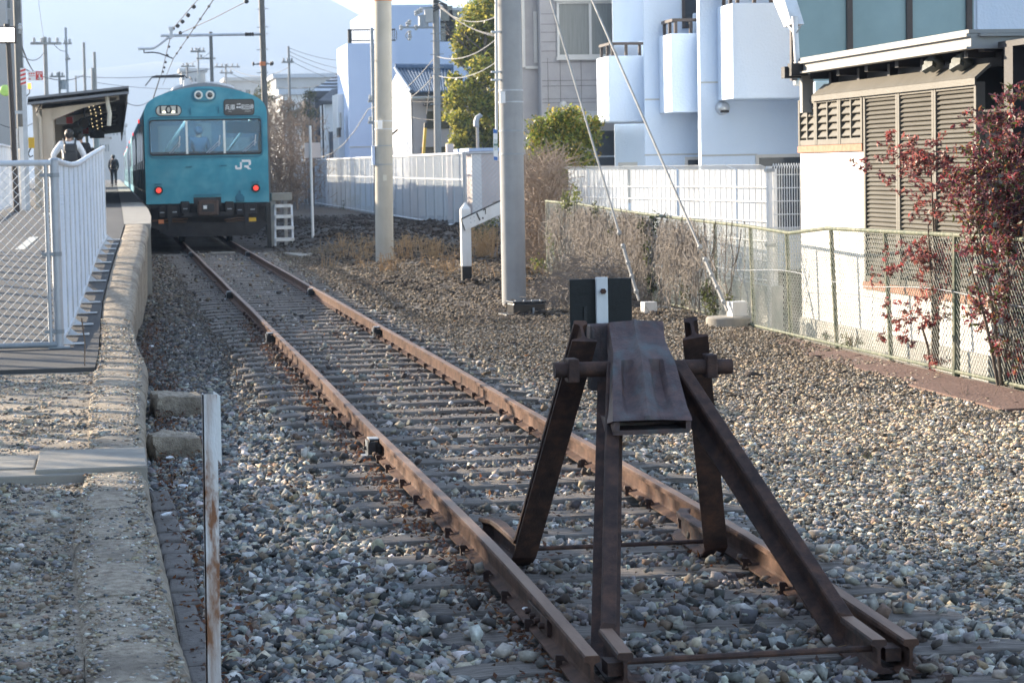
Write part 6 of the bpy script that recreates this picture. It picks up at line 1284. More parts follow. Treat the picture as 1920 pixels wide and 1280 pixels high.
# red nandina shrubs
NAN = [(.26,.030,.035),(.34,.045,.045),(.18,.035,.05),(.12,.05,.06),(.22,.06,.08),(.05,.075,.025),(.10,.10,.03),(.30,.09,.04)]
def nandina(lab, base, stems, sprays, pal, size):
    t = thing('nandina_shrub',lab,'shrub',base); m = MB(); base = Vector(base)
    for px0,py0,px1,py1,dx in stems:
        a = D(px0,py0,base.y+dx*.4); b_ = D(px1,py1,base.y+dx); a.z = min(a.z,-.12); mid = a.lerp(b_,.5)+Vector((.02,0,0)); m.tube([a,a.lerp(b_,.25)+Vector((.015,0,0)),mid,b_],[.015,.013,.012,.006],7)
    m.build('stems',MT['bark'],t); tw = MB(); cl = []
    for px,py,rx,ry,n in sprays:
        c = D(px,py,base.y+random.uniform(-.25,.25)); s = base.y/FPX
        for k in range(max(3,int(n/15))):
            o = Vector((random.gauss(0,rx*s*.85),random.gauss(0,rx*s*.8),random.gauss(0,ry*s*.9))); q = c+o; dirv = Vector((random.gauss(0,.7),random.gauss(0,.6),random.gauss(.05,.3))).normalized()
            tw.tube([q-dirv*.09,q,q+dirv*.10],.0022,4,cap=False)
            for j in range(7): e = q+dirv*(-.06+.025*j)+Vector((random.gauss(0,.016),random.gauss(0,.016),random.gauss(0,.016))); cl.append(((e.x,e.y,e.z),.020,4))
    tw.build('twigs',MT['twig'],t); crown('foliage',t,cl,size,pal,1.0,.36,.6); return t
nandina('thin red-leaved shrub with two bare stems standing in front of the green fence',G(1752,693,-.14),
  [(1748,690,1740,420,0),(1757,690,1752,380,.05),(1744,692,1728,610,.1),(1752,500,1745,300,.1)],
  [(1735,485,45,18,420),(1765,520,25,25,220),(1770,560,14,30,60),(1720,600,32,16,130),(1690,635,20,10,60),(1775,590,12,26,70),(1750,676,10,10,40),(1700,565,25,14,60),(1690,300,40,22,260),(1740,290,30,16,200),(1715,330,34,30,200),(1770,330,30,30,240),(1785,380,26,30,160),(1665,268,14,10,24),(1745,380,22,30,90)],
  [(.40,.08,.08),(.32,.12,.12),(.24,.13,.14),(.48,.18,.15),(.15,.10,.07)],.050)
nandina('large red and dark green leafy shrub with several bare stems at the right edge',G(1882,726,-.14),
  [(1878,722,1830,400,0),(1884,722,1870,330,.1),(1890,722,1905,300,.1),(1895,722,1925,350,.15),(1872,724,1815,480,-.1),(1886,724,1888,250,.2)],
  [(1890,200,30,22,160),(1860,230,40,24,260),(1905,250,45,30,320),(1845,270,34,25,200),(1892,300,46,32,560),(1825,310,26,30,110),(1850,340,50,30,420),(1915,340,36,40,520),(1830,370,28,30,170),(1888,390,44,32,560),(1920,410,40,40,340),(1850,410,30,26,240),(1890,450,44,30,360),(1850,470,34,26,220),(1920,490,36,40,280),(1870,520,30,36,220),(1905,560,34,40,220),(1890,620,26,36,120),(1935,560,40,60,260),(1950,300,50,80,380),(1825,425,20,22,80),(1895,170,16,10,50),(1800,335,20,18,40),(1860,600,26,34,150),(1905,650,26,36,170),(1840,560,22,26,110),(1925,690,24,24,110),(1870,660,18,24,70)],
  [(.26,.045,.055),(.36,.07,.085),(.19,.06,.09),(.14,.065,.09),(.30,.15,.17),(.09,.14,.045),(.13,.16,.05),(.36,.15,.07),(.10,.04,.06),(.22,.11,.13)],.048)
# bare trees and pines beyond the train
for px,py,H,Y_,lab,dep in ((528,318,4.0,92,'bare leafless tree behind the fence, just right of the train',5),(556,318,3.4,96,'bare leafless tree left of the slate-walled house',5),(510,318,3.6,104,'pale bare tree closest behind the train end',5)):
    p = D(px,py,Y_); t = thing('bare_tree',lab,'tree',(p.x,Y_,.1)); m = MB()
    for k in range(3): branchy(m,(p.x+random.uniform(-.3,.3),Y_+random.uniform(-.3,.3),.1),(random.uniform(-.3,.3),random.uniform(-.3,.3),1),H*.33,.05,4,.55,.12,3,(2,3))
    m.build('trunk',MT['twig'],t); m = MB(); P0=[];P1=[]
    for i in range(1700):
        q = Vector((p.x+random.gauss(0,.55),Y_+random.gauss(0,.5),.3+H*random.random()**.8*1.0)); d = Vector((random.gauss(0,.6),random.gauss(0,.4),random.gauss(.5,.5))).normalized()*random.uniform(.12,.4); P0.append(q[:]);P1.append((q+d)[:])
    m.segs(P0,P1,.009,3); m.build('twigs',MT['twig'],t)
PIN = [(.05,.065,.03),(.08,.09,.035),(.12,.12,.05)]
for L,Y_,lab in (([(497,165,14,150),(485,185,18,200),(505,185,12,110),(482,210,16,150),(500,215,12,90)],98,'dark pine behind the steel pole just right of the train roof'),([(540,200,16,170),(530,210,12,90),(552,212,12,100),(545,225,18,160)],108,'low yellow-green pine behind the bare trees'),([(580,180,14,150),(575,200,16,170),(585,215,16,150),(565,215,14,120),(572,235,14,90)],104,'pine with upswept top beside the slate-walled house')):
    c0 = D(L[0][0],L[0][1],Y_); t = thing('pine_tree',lab,'tree',(c0.x,Y_,.1)); m = MB(); m.tube([(c0.x,Y_,.1),(c0.x+.1,Y_,c0.z*.6),(c0.x,Y_,c0.z)],[.12,.09,.03],7); m.build('trunk',MT['bark'],t); crown('crown',t,px_clumps(L,Y_,.4),.22,PIN,1.0,.18)
# small yellowing bushes over the far fence
tuft(745,288,1.3,0,.3,40,[(.15,.14,.04),(.1,.1,.04)],'yellowing bush showing over the far mesh fence right of the farther concrete pole',.09) if False else None
# dry grass (stuff)
m = MB(); P0=[];P1=[]
for cx_,cy_,n,w,h in ((640,490,90,.5,.30),(650,470,60,.5,.3),(770,490,160,.5,.34),(800,505,130,.5,.3),(745,480,90,.5,.3),(840,490,120,.5,.32),(905,490,160,.2,.5),(915,475,90,.3,.4),(700,500,70,.5,.2),(880,515,70,.4,.2),(1010,500,120,.5,.25),(1040,520,90,.4,.2),(985,540,60,.3,.15)):
    tf = [(random.gauss(0,w*.6),random.gauss(0,w*2.2)) for k in range(5)]
    for i in range(int(n*.6)):
        p = G(cx_,cy_,-.1); k = random.choice(tf); p = Vector((p.x+k[0]+random.gauss(0,.09),p.y+k[1]+random.gauss(0,.15),0)); p.z = float(gz(p.x,p.y))-.01; q = p+Vector((random.gauss(0,.07),random.gauss(0,.07),h*random.uniform(.4,1.1))); r_ = q+Vector((random.gauss(0,.06),random.gauss(0,.06),h*random.uniform(-.15,.25))); P0+= [p[:],q[:]]; P1 += [q[:],r_[:]]
m.segs(P0,P1,.0045,3); tag(m.build('dry_grass',MT['straw']),kind='stuff')
m = MB(); P0=[];P1=[]
for i in range(46):
    x = random.uniform(3.4,6.4); y = random.uniform(16,40); a0 = random.uniform(0,6.28)
    for j in range(random.randint(8,22)):
        p = Vector((x+random.gauss(0,.10),y+random.gauss(0,.16),0)); p.z = float(gz(p.x,p.y)); q = p+Vector((random.gauss(0,.08),random.gauss(0,.08),random.uniform(.02,.13))); P0.append(p[:]);P1.append(q[:])
m.segs(P0,P1,.0022,3); tag(m.build('dead_weeds',MT['twig']),kind='stuff')
# straw bits on the near ballast
m = MB(); P0=[];P1=[]
for i in range(170):
    y = random.uniform(7,22); x = random.uniform(float(crx(y))+.1,5.5); z = float(gz(x,y))+.075; a = random.uniform(0,6.28); l = random.uniform(.03,.09); P0.append((x,y,z));P1.append((x+math.cos(a)*l,y+math.sin(a)*l,z+random.uniform(-.01,.03)))
m.segs(P0,P1,.0013,3); tag(m.build('straw',MT['straw']),kind='stuff')
# ================================================================ BACKGROUND: FENCE, STEPS, HOUSES
MX = 8.80; my0,my1 = DX(868,300,MX).y, DX(582,310,MX).y
mfz = thing('mesh_fence','long blue-grey mesh fence with many posts running back from the far verge','fence',(MX,my0,0)); ys_ = np.linspace(my0,my1,27)
ft2 = lambda y: float(np.interp(y,[my0,my1],[2.0,2.12])); fb2 = lambda y: float(np.interp(y,[my0,my1],[.06,.16]))
m = MB(); m.tube([(MX,y,ft2(y)) for y in ys_],.035,8); m.build('top_rail',MT['fencepaint'],mfz,smooth=True); m = MB(); m.tube([(MX,y,fb2(y)+.06) for y in ys_],.03,6); m.tube([(MX,y,(ft2(y)+fb2(y))/2+.3) for y in ys_],.018,6); m.build('rail',MT['fencepaint'],mfz,smooth=True)
for y in ys_: m = MB(); m.cyl((MX,y,fb2(y)-.1),(MX,y,ft2(y)),.032,n=8); m.build('post',MT['galv'],mfz,smooth=True)
m = MB(); P0=[];P1=[]
for i in range(48): v = (i+.5)/48; P0.append((MX,my0,fb2(my0)+v*(ft2(my0)-fb2(my0))));P1.append((MX,my1,fb2(my1)+v*(ft2(my1)-fb2(my1))))
for y in np.arange(my0,my1,.16): P0.append((MX,y,fb2(y)));P1.append((MX,y,ft2(y)))
m.segs(P0,P1,.0072,3); m.build('wire_mesh',MT['fencesky'],mfz)
kb = MB(); kb.box(MX-.1,MX+.1,my0-.5,my1,-.4,.10); tag(kb.build('kerb',MT['slab']),'pale kerb under the long mesh fence','kerb')
m2 = thing('mesh_fence','lower stretch of mesh fence continuing behind the brown bush to the train','fence',(MX,my1,0)); m = MB(); ya,yb = my1+.5,150; zz = 2.0
m.tube([(MX,ya,2.10),(MX-.05,ya+3,1.98),(MX-.2,yb,2.1)],.035,6); m.build('top_rail',MT['fencepaint'],m2); m = MB(); P0=[(MX-.1*(y-ya)/40,y,-.1) for y in np.arange(ya,yb,1.7)];P1=[(a,b,2.0) for a,b,_ in P0]; m.segs(P0,P1,.035,6); m.build('post',MT['galv'],m2); m = MB(); P0=[(MX-.05,ya,.05+.06*i) for i in range(29)];P1=[(MX-.2,yb,.05+.06*i) for i in range(29)]; m.segs(P0,P1,.010,3); m.build('wire_mesh',MT['galv'],m2)
rd = MB(); rd.grid([[(9.3,y,.125),(40,y,.14)] for y in (54,70,90,130,220)]); tag(rd.build('road',MT['asphalt']),kind='structure')
# cross fence and shed
cfz = thing('chain_link_fence','short chain-link return facing the camera in front of the pale shed','fence',(MX,my0,0)); a,b_ = D(871,288,my0),D(937,286,my0); m = MB(); m.tube([a,b_],.03,8); m.cyl((a.x,my0,-.1),(a.x,my0,a.z+.05),.045,n=10); m.build('frame',MT['galv'],cfz,smooth=True); m = MB(); chain(m,(a.x,my0,.03),(b_.x,my0,.03),a.z-.05,b_.z-.05,.12,.005); m.build('wire_mesh',MT['galv'],cfz)
Ysd = 68; a,b_,c = D(884,284,Ysd),D(905,376,Ysd),D(945,284,Ysd); shd = thing('shed','small pale metal shed behind the chain-link return','shed',(a.x,Ysd,0)); m = MB(); m.box(b_.x-.02,c.x+1,Ysd,Ysd+3,-.1,a.z); m.build('wall',MT['housepink'],shd); m = MB(); m.box(a.x-.0,b_.x-.02,Ysd+.0,Ysd+.06,.0,a.z); m.build('door',MT['housewhite'],shd); m = MB(); m.box(a.x-.1,c.x+1.1,Ysd-.15,Ysd+3.1,a.z+.002,a.z+.09); m.build('roof',MT['houseblue'],shd)
# street lamp
Yl = 72; p,q = D(896,282,Yl),D(896,236,Yl); t = thing('street_lamp','small grey street lamp with a curved head in front of the evergreen tree','lamp',(p.x,Yl,.1)); m = MB(); m.cyl((p.x,Yl,.0),(p.x,Yl,q.z),.055,.045,8); m.build('pole',MT['polegrey'],t,smooth=True)
m = MB(); r0 = D(892,230,Yl); m.tube([(q.x-.05,Yl,q.z-.02),(q.x-.05,Yl,q.z+.12),(q.x-.01,Yl,q.z+.24),(q.x+.08,Yl,q.z+.31),(q.x+.14,Yl,q.z+.28)],[.085,.085,.085,.07,.03],8); m.build('lamp_head',MT['galvdull'],t,smooth=True)
# white steps by the train
Yw = 57.6; p = D(530,462,Yw); st = thing('platform_steps','white painted access steps with a flat top beside the train front','steps',(p.x,Yw,-.15))
def S(px,py,dy=0): return D(px,py,Yw+dy)
a,b_ = S(508,362),S(547,376); m = MB(); m.box(a.x,b_.x,Yw-.15,Yw+.5,b_.z,a.z); m.build('top_block',MT['slab'],st,bevel=.02)
m = MB(); a,b_ = S(506,376),S(519,461); m.box(a.x,b_.x,Yw-.0,Yw+.4,-.2,a.z-.002); m.build('support',MT['plinth'],st); m = MB(); a,b_ = S(533,378),S(541,461); m.box(a.x,b_.x,Yw+.1,Yw+.3,-.2,a.z); m.build('support',MT['plinth'],st)
m = MB()
for x0,x1 in ((514,519),(545,552)): m.extr([S(x0,384,-.1),S(x0+3.5,384,-.1),S(x1-.5 if x0<530 else x1,461,-.5),S(x1-4 if x0<530 else x1-4,461,-.5)],Vector((0,.05,0)))
m.build('stringer',MT['fencepaint'],st)
for i,(y,x0,x1) in enumerate(((386,515,546),(406,516,549),(427,517,551),(449,517,552))): a,b_ = S(x0,y-2.6,-.15-.11*i),S(x1,y+2.6,-.15-.11*i); m = MB(); m.box(a.x,b_.x,a.y-.06,a.y+.2,b_.z,a.z); m.build('tread',MT['whitepaint'],st)
m = MB(); a = S(503,440); m.box(a.x-.05,a.x+.05,Yw-.4,Yw-.3,-.2,S(503,380).z); m.build('dark_post',MT['iron'],st)
# slim white post with a signboard seen from behind
p = G(587,456,-.12); t = thing('sign_post','slim white pole with the grey back of a signboard, right of the white steps','sign post',p); q = D(587,236,p.y); m = MB(); m.cyl((p.x,p.y,-.2),(p.x,p.y,q.z),.035,.03,8); m.build('pole',MT['whitepaint'],t,smooth=True)
a,b_ = D(571,268,p.y),D(602,296,p.y); m = MB(); m.box(a.x,b_.x,p.y+.04,p.y+.06,b_.z,a.z); m.build('board',MT['housepink'],t)
for a,b_,lab in (((553,470),(590,486),'pale concrete slabs lying in the ground right of the rails by the train'),):
    p = G(571,478,-.15); m = MB(); m.obox((p.x,p.y,-.15),.55,2.2,.05,(0,0,.1)); tag(m.build('ground_slab',MT['slab'],bevel=.01),lab,'slab')
# houses ------------------------------------------------------------------
def bx(px0,px1,pyt,Y_,dep,zb=-.1): a,b_ = D(px0,pyt,Y_),D(px1,pyt,Y_); return a.x,b_.x,Y_,Y_+dep,zb,(a.z+b_.z)/2
# slate house with light tiled roof
Yh = 112; hs = thing('house','two-storey slate and white house with a pale tiled roof, behind the bare trees','house',(11,Yh,0))
m = MB(); m.box(*bx(590,640,180,Yh,8)); m.build('wall',MT['housedark'],hs)
x0 = D(583,176,Yh-.5); x1 = D(660,133,Yh+3.5); x2 = D(660,176,Yh-.5); m = MB(); m.extr([x0,x2,x1,D(648,135,Yh+3.5)],Vector((0,0,.12))); r_ = m.build('roof',MT['rooflight'],hs); 
m = MB()
for i in range(1,7): u = i/7; a = x0.lerp(D(648,135,Yh+3.5),u); b_ = x2.lerp(x1,u); m.extr([a+Vector((0,-.03,.13)),b_+Vector((0,-.03,.13)),b_+Vector((0,.12,.17)),a+Vector((0,.12,.17))],Vector((0,0,.03)))
m.build('tile_row',MT['roofdark'],r_); m = MB(); m.box(x0.x-.1,x2.x,Yh-.6,Yh-.45,x0.z-.15,x0.z+.12); m.build('eave',MT['roofdark'],hs)
Yf = Yh-2.5; m = MB(); m.box(*bx(608,632,196,Yf,2.4)); m.build('wall',MT['housewhite'],hs); a,b_,c,d_ = D(597,193,Yf-.4),D(636,193,Yf-.4),D(636,170,Yf+1.5),D(622,172,Yf+1.5); m = MB(); m.extr([a,b_,c,d_],Vector((0,0,.10))); m.build('roof',MT['roofdark'],hs); a,b_ = D(617,247,Yf-.02),D(634,292,Yf-.02); m = MB(); m.box(a.x,b_.x,Yf-.05,Yf-.01,-.1,a.z); m.build('door',MT['housedark'],hs)
m = MB(); a = D(605,225,Yf-.02); m.box(a.x-.04,a.x+.04,Yf-.06,Yf-.02,0,D(605,196,Yf).z); m.build('downpipe',MT['iron'],hs)
a,b_ = D(638,150,Yh+1),D(648,172,Yh+1); m = MB(); m.box(a.x,b_.x+.2,Yh-.2,Yh+.5,b_.z,a.z); m.build('dormer',MT['roofdark'],hs)
# tall pale building with the roof balustrade
Yt = 100; tb = thing('tall_house','tall narrow pale house with a dark roof balustrade, left of the farther concrete pole','house',(10,Yt,0)); x0,x1,_,_,_,zt = bx(651,742,81,Yt,4.8); m = MB(); m.box(x0,x1,Yt,Yt+4.8,-.1,zt); m.build('wall',MT['houseblue'],tb)
z0 = D(640,176,Yt+2).z; m = MB(); xx = D(633,200,Yt+4.6).x; m.box(x0-.25,x0-.003,Yt+2.2,Yt+4.8,-.1,z0); w_ = m.build('wall',MT['housewhite'],tb); a,b_ = DX(637,212,x0-.26),DX(645,243,x0-.26); m = MB(); m.box(x0-.28,x0-.252,a.y-.6,a.y,b_.z,a.z); m.build('window',MT['curtain'],w_); m = MB(); m.box(x0-.4,x0-.29,a.y-.7,a.y+.1,b_.z-.3,b_.z+.1); m.build('window_box',MT['iron'],w_)
m = MB(); zr = D(655,55,Yt).z; m.box(x0+.05,x0+.2,Yt+.05,Yt+.25,zt,zr); m.box(x0+.05,x1,Yt+.05,Yt+.12,zr-.06,zr); m.box(x0+.05,x1,Yt+.05,Yt+.12,zt+.08,zt+.13)
for i in range(26): x = x0+.2+i*.075; m.box(x-.012,x+.012,Yt+.07,Yt+.1,zt+.13,zr-.06)
m.build('balustrade',MT['iron'],tb); a = D(664,277,Yt); m = MB(); m.box(a.x-.2,x1,Yt-.02,Yt-.002,a.z,a.z+.05); m.build('ledge',MT['farwall'],tb)
# large pale building behind
Yk = 132; kb_ = thing('large_building','large plain pale blue building with flats behind, above the blue-tiled house','building',(14,Yk,0)); x0,x1,_,_,_,zt = bx(703,962,9,Yk,14); m = MB(); xm = D(826,79,Yk).x; m.box(x0,xm,Yk,Yk+14,-.1,zt); m.build('wall',MT['houseblue'],kb_); m = MB(); z2 = D(880,78,Yk).z; m.box(xm+.002,x1+6,Yk,Yk+14,-.1,z2); m.build('wall',MT['houseblue'],kb_)
m = MB(); m.box(xm+.8,x1+6,Yk+5,Yk+12,z2,D(850,15,Yk+5).z); fl = m.build('upper_flat',MT['farwall'],kb_)
for px,py,w_,h_ in ((837,28,.35,.5),(852,33,.3,.4),(838,66,.5,.8),(850,68,.45,.7)): c = D(px,py,Yk+5); m = MB(); m.box(c.x-w_,c.x+w_,Yk+4.95,Yk+4.99,c.z-h_,c.z+h_); m.build('window',MT['windowdark'],fl)
m = MB(); p,q = D(826,52,Yk+.1),D(856,52,Yk+.1); m.tube([p,q],.05,6); m.tube([p-Vector((0,0,.75)),q-Vector((0,0,.75))],.03,6); m.build('railing',MT['iron'],kb_)
# blue-tiled house
ht = thing('tiled_house','small house with a blue-grey tiled roof and pinkish front, left of the utility pole','house',(11,88,0)); Ye,Yr = 86.0,91.0
eL = D(771,180,Ye); rL = D(741,136,Yr); eR = D(848,178,Ye); rR = D(850,137,Yr); xl = 10.95
eL = Vector((DX(771,180,eL.x).x,Ye,eL.z)); rL = Vector((rL.x,Yr,rL.z)); 
tl = pmat('roof_tile_rows',[(.055,.10,.17),(.12,.19,.29)],6,.45,.2); nT = tl.node_tree; wv = nT.nodes.new('ShaderNodeTexBrick'); wv.inputs['Scale'].default_value = 2.6; wv.inputs['Color1'].default_value=(.09,.15,.23,1); wv.inputs['Color2'].default_value=(.13,.20,.29,1); wv.inputs['Mortar'].default_value=(.025,.04,.065,1); wv.inputs['Mortar Size'].default_value=.06; tcn = nT.nodes.new('ShaderNodeTexCoord'); nT.links.new(tcn.outputs['Object'],wv.inputs['Vector']); nT.links.new(wv.outputs[0],nT.nodes['Principled BSDF'].inputs['Base Color'])
m = MB(); nrm = (eR-eL).cross(rL-eL).normalized(); m.extr([eL,eR,rR,rL],nrm*.12); rf = m.build('roof',tl,ht)
m = MB()   # tile ribs running down the slope, and the ridge
for i in range(17): u = (i+.5)/17; m.tube([rL.lerp(rR,u)+nrm*.14,eL.lerp(eR,u)+nrm*.14],.035,5)
for k in range(9): u = k/9; m.tube([eL.lerp(rL,u)+nrm*.13,eR.lerp(rR,u)+nrm*.13],.022,4)
m.tube([rL+Vector((0,0,.18)),rR+Vector((0,0,.18))],.15,8); m.tube([rL+nrm*.16,eL+nrm*.16],.07,6); m.build('tile_ridge',MT['tilebluemat'],rf)
wz = D(780,185,Ye+.6).z; m = MB(); m.box(eL.x+.12,eR.x+2,Ye+.7,Ye+9,-.1,eL.z+.08); m.build('wall',MT['housepink'],ht); m = MB(); xw = eL.x+.115
m.extr([(xw-.02,Ye+.7,-.1),(xw-.02,Ye+10.5,-.1),(xw-.02,Ye+10.5,eL.z),(xw-.02,Yr,rL.z-.05),(xw-.02,Ye+.7,eL.z+.3)],Vector((-.03,0,0))); m.build('wall',MT['housewhite'],ht)
a,b_ = D(799,209,Ye+.7),D(842,241,Ye+.7); m = MB(); m.box(a.x,b_.x,Ye+.63,Ye+.69,b_.z,a.z); m.build('window',MT['windowdark'],ht); a,b_ = D(794,194,Ye+.6),D(840,198,Ye+.6); m = MB(); m.box(a.x,b_.x,Ye+.2,Ye+.69,b_.z,a.z); m.build('window_hood',MT['roofdark'],ht); a,b_ = D(789,276,Ye+.7),D(840,292,Ye+.7); m = MB(); m.box(a.x,b_.x,Ye+.64,Ye+.69,b_.z,a.z); m.build('window',MT['windowdark'],ht); m = MB(); m.tube([D(735,252,Ye),D(746,243,Ye)],.04,5); m.build('pipe',MT['iron'],ht)
m = MB(); m.tube([eL+Vector((0,-.05,-.08)),eR+Vector((0,-.05,-.08))],.06,6); m.build('gutter',MT['sidingtrim'],ht)
# block of masonry posts behind the mesh fence
for px,lab in ((843,'squat stone gatepost behind the mesh fence, left of the shed'),): a,b_ = D(838,270,70),D(851,300,70); m = MB(); m.box(a.x,b_.x,70,70.3,-.1,a.z); tag(m.build('gatepost',MT['housepink']),lab,'post')
m = MB(); a,b_ = D(745,330,76),D(842,380,76); m.box(a.x,b_.x,76,76.2,-.1,1.0); tag(m.build('block_wall',MT['farwall']),'low pale block wall seen through the mesh fence below the tiled house','wall')
# far buildings
for px0,px1,pyt,Y_,dep,mt,lab in ((425,519,152,330,12,'farwall','long far pale building just above the train roof on the right'),(517,648,146,300,20,'farwall','wide far white building with a flat light roof beyond the pines'),(530,575,178,210,10,'housewhite','low white far house behind the pines'),(340,385,134,420,10,'farwall','far pale block seen beside the far steel poles'),(176,205,258,420,20,'farwall','hazy far white building seen under the shelter eave'),(196,236,236,620,20,'farwall','hazy far tower seen between the shelter and the train')):
    t = thing('far_building',lab,'building',(D(px0,200,Y_).x,Y_,0)); q = bx(px0,px1,pyt,Y_,dep); m = MB(); m.box(*q); w_ = m.build('wall',MT[mt],t); m = MB(); m.box(q[0]-.4,q[1]+.4,q[2]-.4,q[3],q[5]+.01,q[5]+.5); m.build('roof',MT['rooflight'] if px0 in (517,530) else MT['farwall'],t)
    m = MB(); nw = 6
    for i in range(nw):
        x = q[0]+(q[1]-q[0])*(i+.25)/nw; m.box(x,x+(q[1]-q[0])*.5/nw,q[2]-.05,q[2]-.01,q[5]-2.4,q[5]-1.2)
    m.build('window',MT['curtain'],t)
tw = thing('apartment_tower','beige apartment tower with stacked windows at the far left edge','apartment house',(-6,120,0)); Yw2 = 120; q = bx(-160,22,-60,Yw2,12); m = MB(); m.box(*q); w_ = m.build('wall',MT['towerwall'],tw)
q2 = bx(-160,8,-60,Yw2-2,2); m = MB(); m.box(*q2); m.build('wall',MT['towerwall'],tw)
for py in (8,44,88,128,172,212,256): a,b_ = D(3,py-7,Yw2-.05),D(19,py+8,Yw2-.05); m = MB(); m.box(a.x,b_.x,Yw2-.06,Yw2-.01,b_.z,a.z); wn = m.build('window',MT['curtain'],tw); m = MB(); m.box(a.x-.05,b_.x+.05,Yw2-.12,Yw2-.065,b_.z-.06,b_.z); m.build('sill',MT['farwall'],wn)
# ================================================================ POLES AND WIRES
def upole(px,pyt,Y_,wpx,lab,mat='polegrey',arms=(),cat='utility pole',name='utility_pole',lean=0,extra=None,zb=-.1):
    p = D(px,pyt,Y_); r_ = max(.045,wpx*Y_/FPX/2); base = Vector((p.x+lean,Y_,zb)); t = thing(name,lab,cat,base); m = MB(); m.tube([base,p],[r_*1.12,r_*.95],12); m.build('shaft',MT[mat],t,smooth=True)
    for (a0,a1,ay,n) in arms:
        a,b_ = D(a0,ay,Y_),D(a1,ay,Y_); m = MB(); m.beam(a+Vector((0,-r_,0)),b_+Vector((0,-r_,0)),.08,.09); ar = m.build('cross_arm',MT['polegrey'],t)
        for i in range(n): c = a.lerp(b_,(i+.5)/n)+Vector((0,-r_,0)); m = MB(); m.lathe(c,[(.03,.05),(.06,.09),(.045,.14),(.06,.17),(.02,.22)],8); m.build('insulator',MT['farwall'],ar,smooth=True)
    if extra: extra(t,p,base,r_)
    return t
upole(30,-40,60,14,'thick dark pole behind the lamp post at the far left','polesteel',((35,42,61,1),),'pole','pole')
upole(84,70,90,7.5,'weathered pole with a wide crossarm left of the shelter roof','polegrey',((57,115,82,4),))
upole(123,52,112,4.5,'light steel mast with a stubby top behind the crossarm pole','galvdull',((118,135,82,2),(122,132,111,1)))
upole(157,80,96,5,'plain grey pole above the shelter roof, left of a similar pole','polegrey'); upole(177,98,101,5.5,'plain grey pole with a stepped side above the shelter roof','polegrey',(),'utility pole','utility_pole',0,lambda t,p,b,r:(MB().cyl((p.x-.1,p.y,b.z),(p.x-.1,p.y,p.z-.65),.06,n=8).build('side_pole',MT['polegrey'],t)))
def trf(t,p,b,r): c = D(119,157,130); m = MB(); m.cyl((c.x,130,c.z-.3),(c.x,130,c.z+.15),.22,n=10); m.build('transformer',MT['galvdull'],t)
upole(111,135,130,4.5,'short far pole carrying a grey transformer above the shelter roof','polegrey',((93,122,144,3),),extra=trf); upole(142,144,140,3,'small thin far pole behind the shelter roof','polegrey')
upole(395,60,110,6.5,'plain dark steel pole behind the train roof','polesteel'); upole(371,91,130,3.2,'slim steel pole with two light crossarms behind the train roof','galvdull',((357,385,97,4),(368,404,110,2)))
upole(351,118,150,4.5,'short far pole with one crossarm over the train roof','polegrey',((339,366,125,3),)); upole(423,121,150,3.2,'far pole with dark insulators on two crossarms right of the train roof','polegrey',((402,450,126,5),(412,437,137,3)))
upole(541,87,120,4.5,'grey pole with one crossarm and fanning wires beyond the pines','polegrey',((528,551,117,3),))
upole(697,52,82,7,'slim pole half hidden by the farther concrete pole','galvdull',((690,698,190,1),(690,698,230,1)))
# catenary mast with the bracket over the track
YM = 66.0; cm = thing('catenary_mast','dark steel catenary mast with an orange band and a long bracket arm over the train','catenary mast',(D(496,300,YM).x,YM,-.1)); 
a,b_ = D(488.5,-60,YM),D(499.5,300,YM); m = MB(); m.tube([(b_.x+.03,YM,-.1),b_,a],[.092,.085,.078],14); m.build('shaft',MT['polesteel'],cm,smooth=True)
c = D(493,120,YM); m = MB(); m.cyl(c-Vector((0,0,.055)),c+Vector((0,0,.055)),.092,n=14); m.build('orange_band',MT['orange'],cm,smooth=True); m = MB()
for py in (18,52,65,94,119,137): c = D(491,py,YM); m.tube([c+Vector((-.14,-.05,0)),c+Vector((.17,-.05,.015))],.012,5)
m.build('rung',MT['galvdull'],cm)
p,q = D(487,64.5,YM),D(301,67.5,YM); m = MB(); m.tube([p,q],.038,8); am = m.build('bracket_arm',MT['galv'],cm,smooth=True); u0,u1 = D(459,64.8,YM),D(476,64.6,YM); m = MB(); m.tube([u0+(u1-u0)*i/8 for i in range(9)],[.04,.06]*4+[.04],8); m.build('insulator',MT['iron'],am,smooth=True)
m = MB(); c = D(321,62,YM); m.box(c.x-.045,c.x+.045,YM-.05,YM+.05,D(321,72,YM).z,D(321,57,YM).z); m.box(c.x-.07,c.x+.07,YM-.06,YM+.06,D(321,57.5,YM).z,D(321,51,YM).z); m.build('messenger_clamp',MT['galv'],am)
m = MB(); m.tube([D(px,py,YM) for px,py in ((322,71),(314,72),(300,83),(290,90),(284,91.5),(259,92))],.034,8); m.build('lower_arm',MT['galv'],am,smooth=True); m = MB(); m.tube([D(px,py,YM) for px,py in ((270,91),(270,100),(273,99),(285,98.5),(298,100),(312,105),(324,110))],.02,6); m.build('steady_arm',MT['iron'],am,smooth=True)
m = MB()
for px,py in ((475,120),(508,120),(511,119)): c = D(px,py,YM); m.lathe(c,[(.01,-.06),(.03,-.02),(.03,.02),(.01,.06)],8)
m.tube([D(476,121,YM),D(512,120,YM)],.015,5); m.build('side_insulator',MT['iron'],cm)
def wire(name,lab,pts,r,mat='cable',beads=None,cat='overhead wire',grp='overhead wires'):
    t = thing(name,lab,cat,pts[0],grp) if beads else None; m = MB(); m.tube(pts,r,5); o = m.build('wire' if beads else name,MT[mat],t)
    if beads:
        for c,rr in beads: b = MB(); b.lathe(c,[(.01,-rr),(rr,-rr*.4),(rr,rr*.4),(.01,rr)],10); b.build('bead',MT['iron'],t,smooth=True)
        return t
    return tag(o,lab,cat,grp)
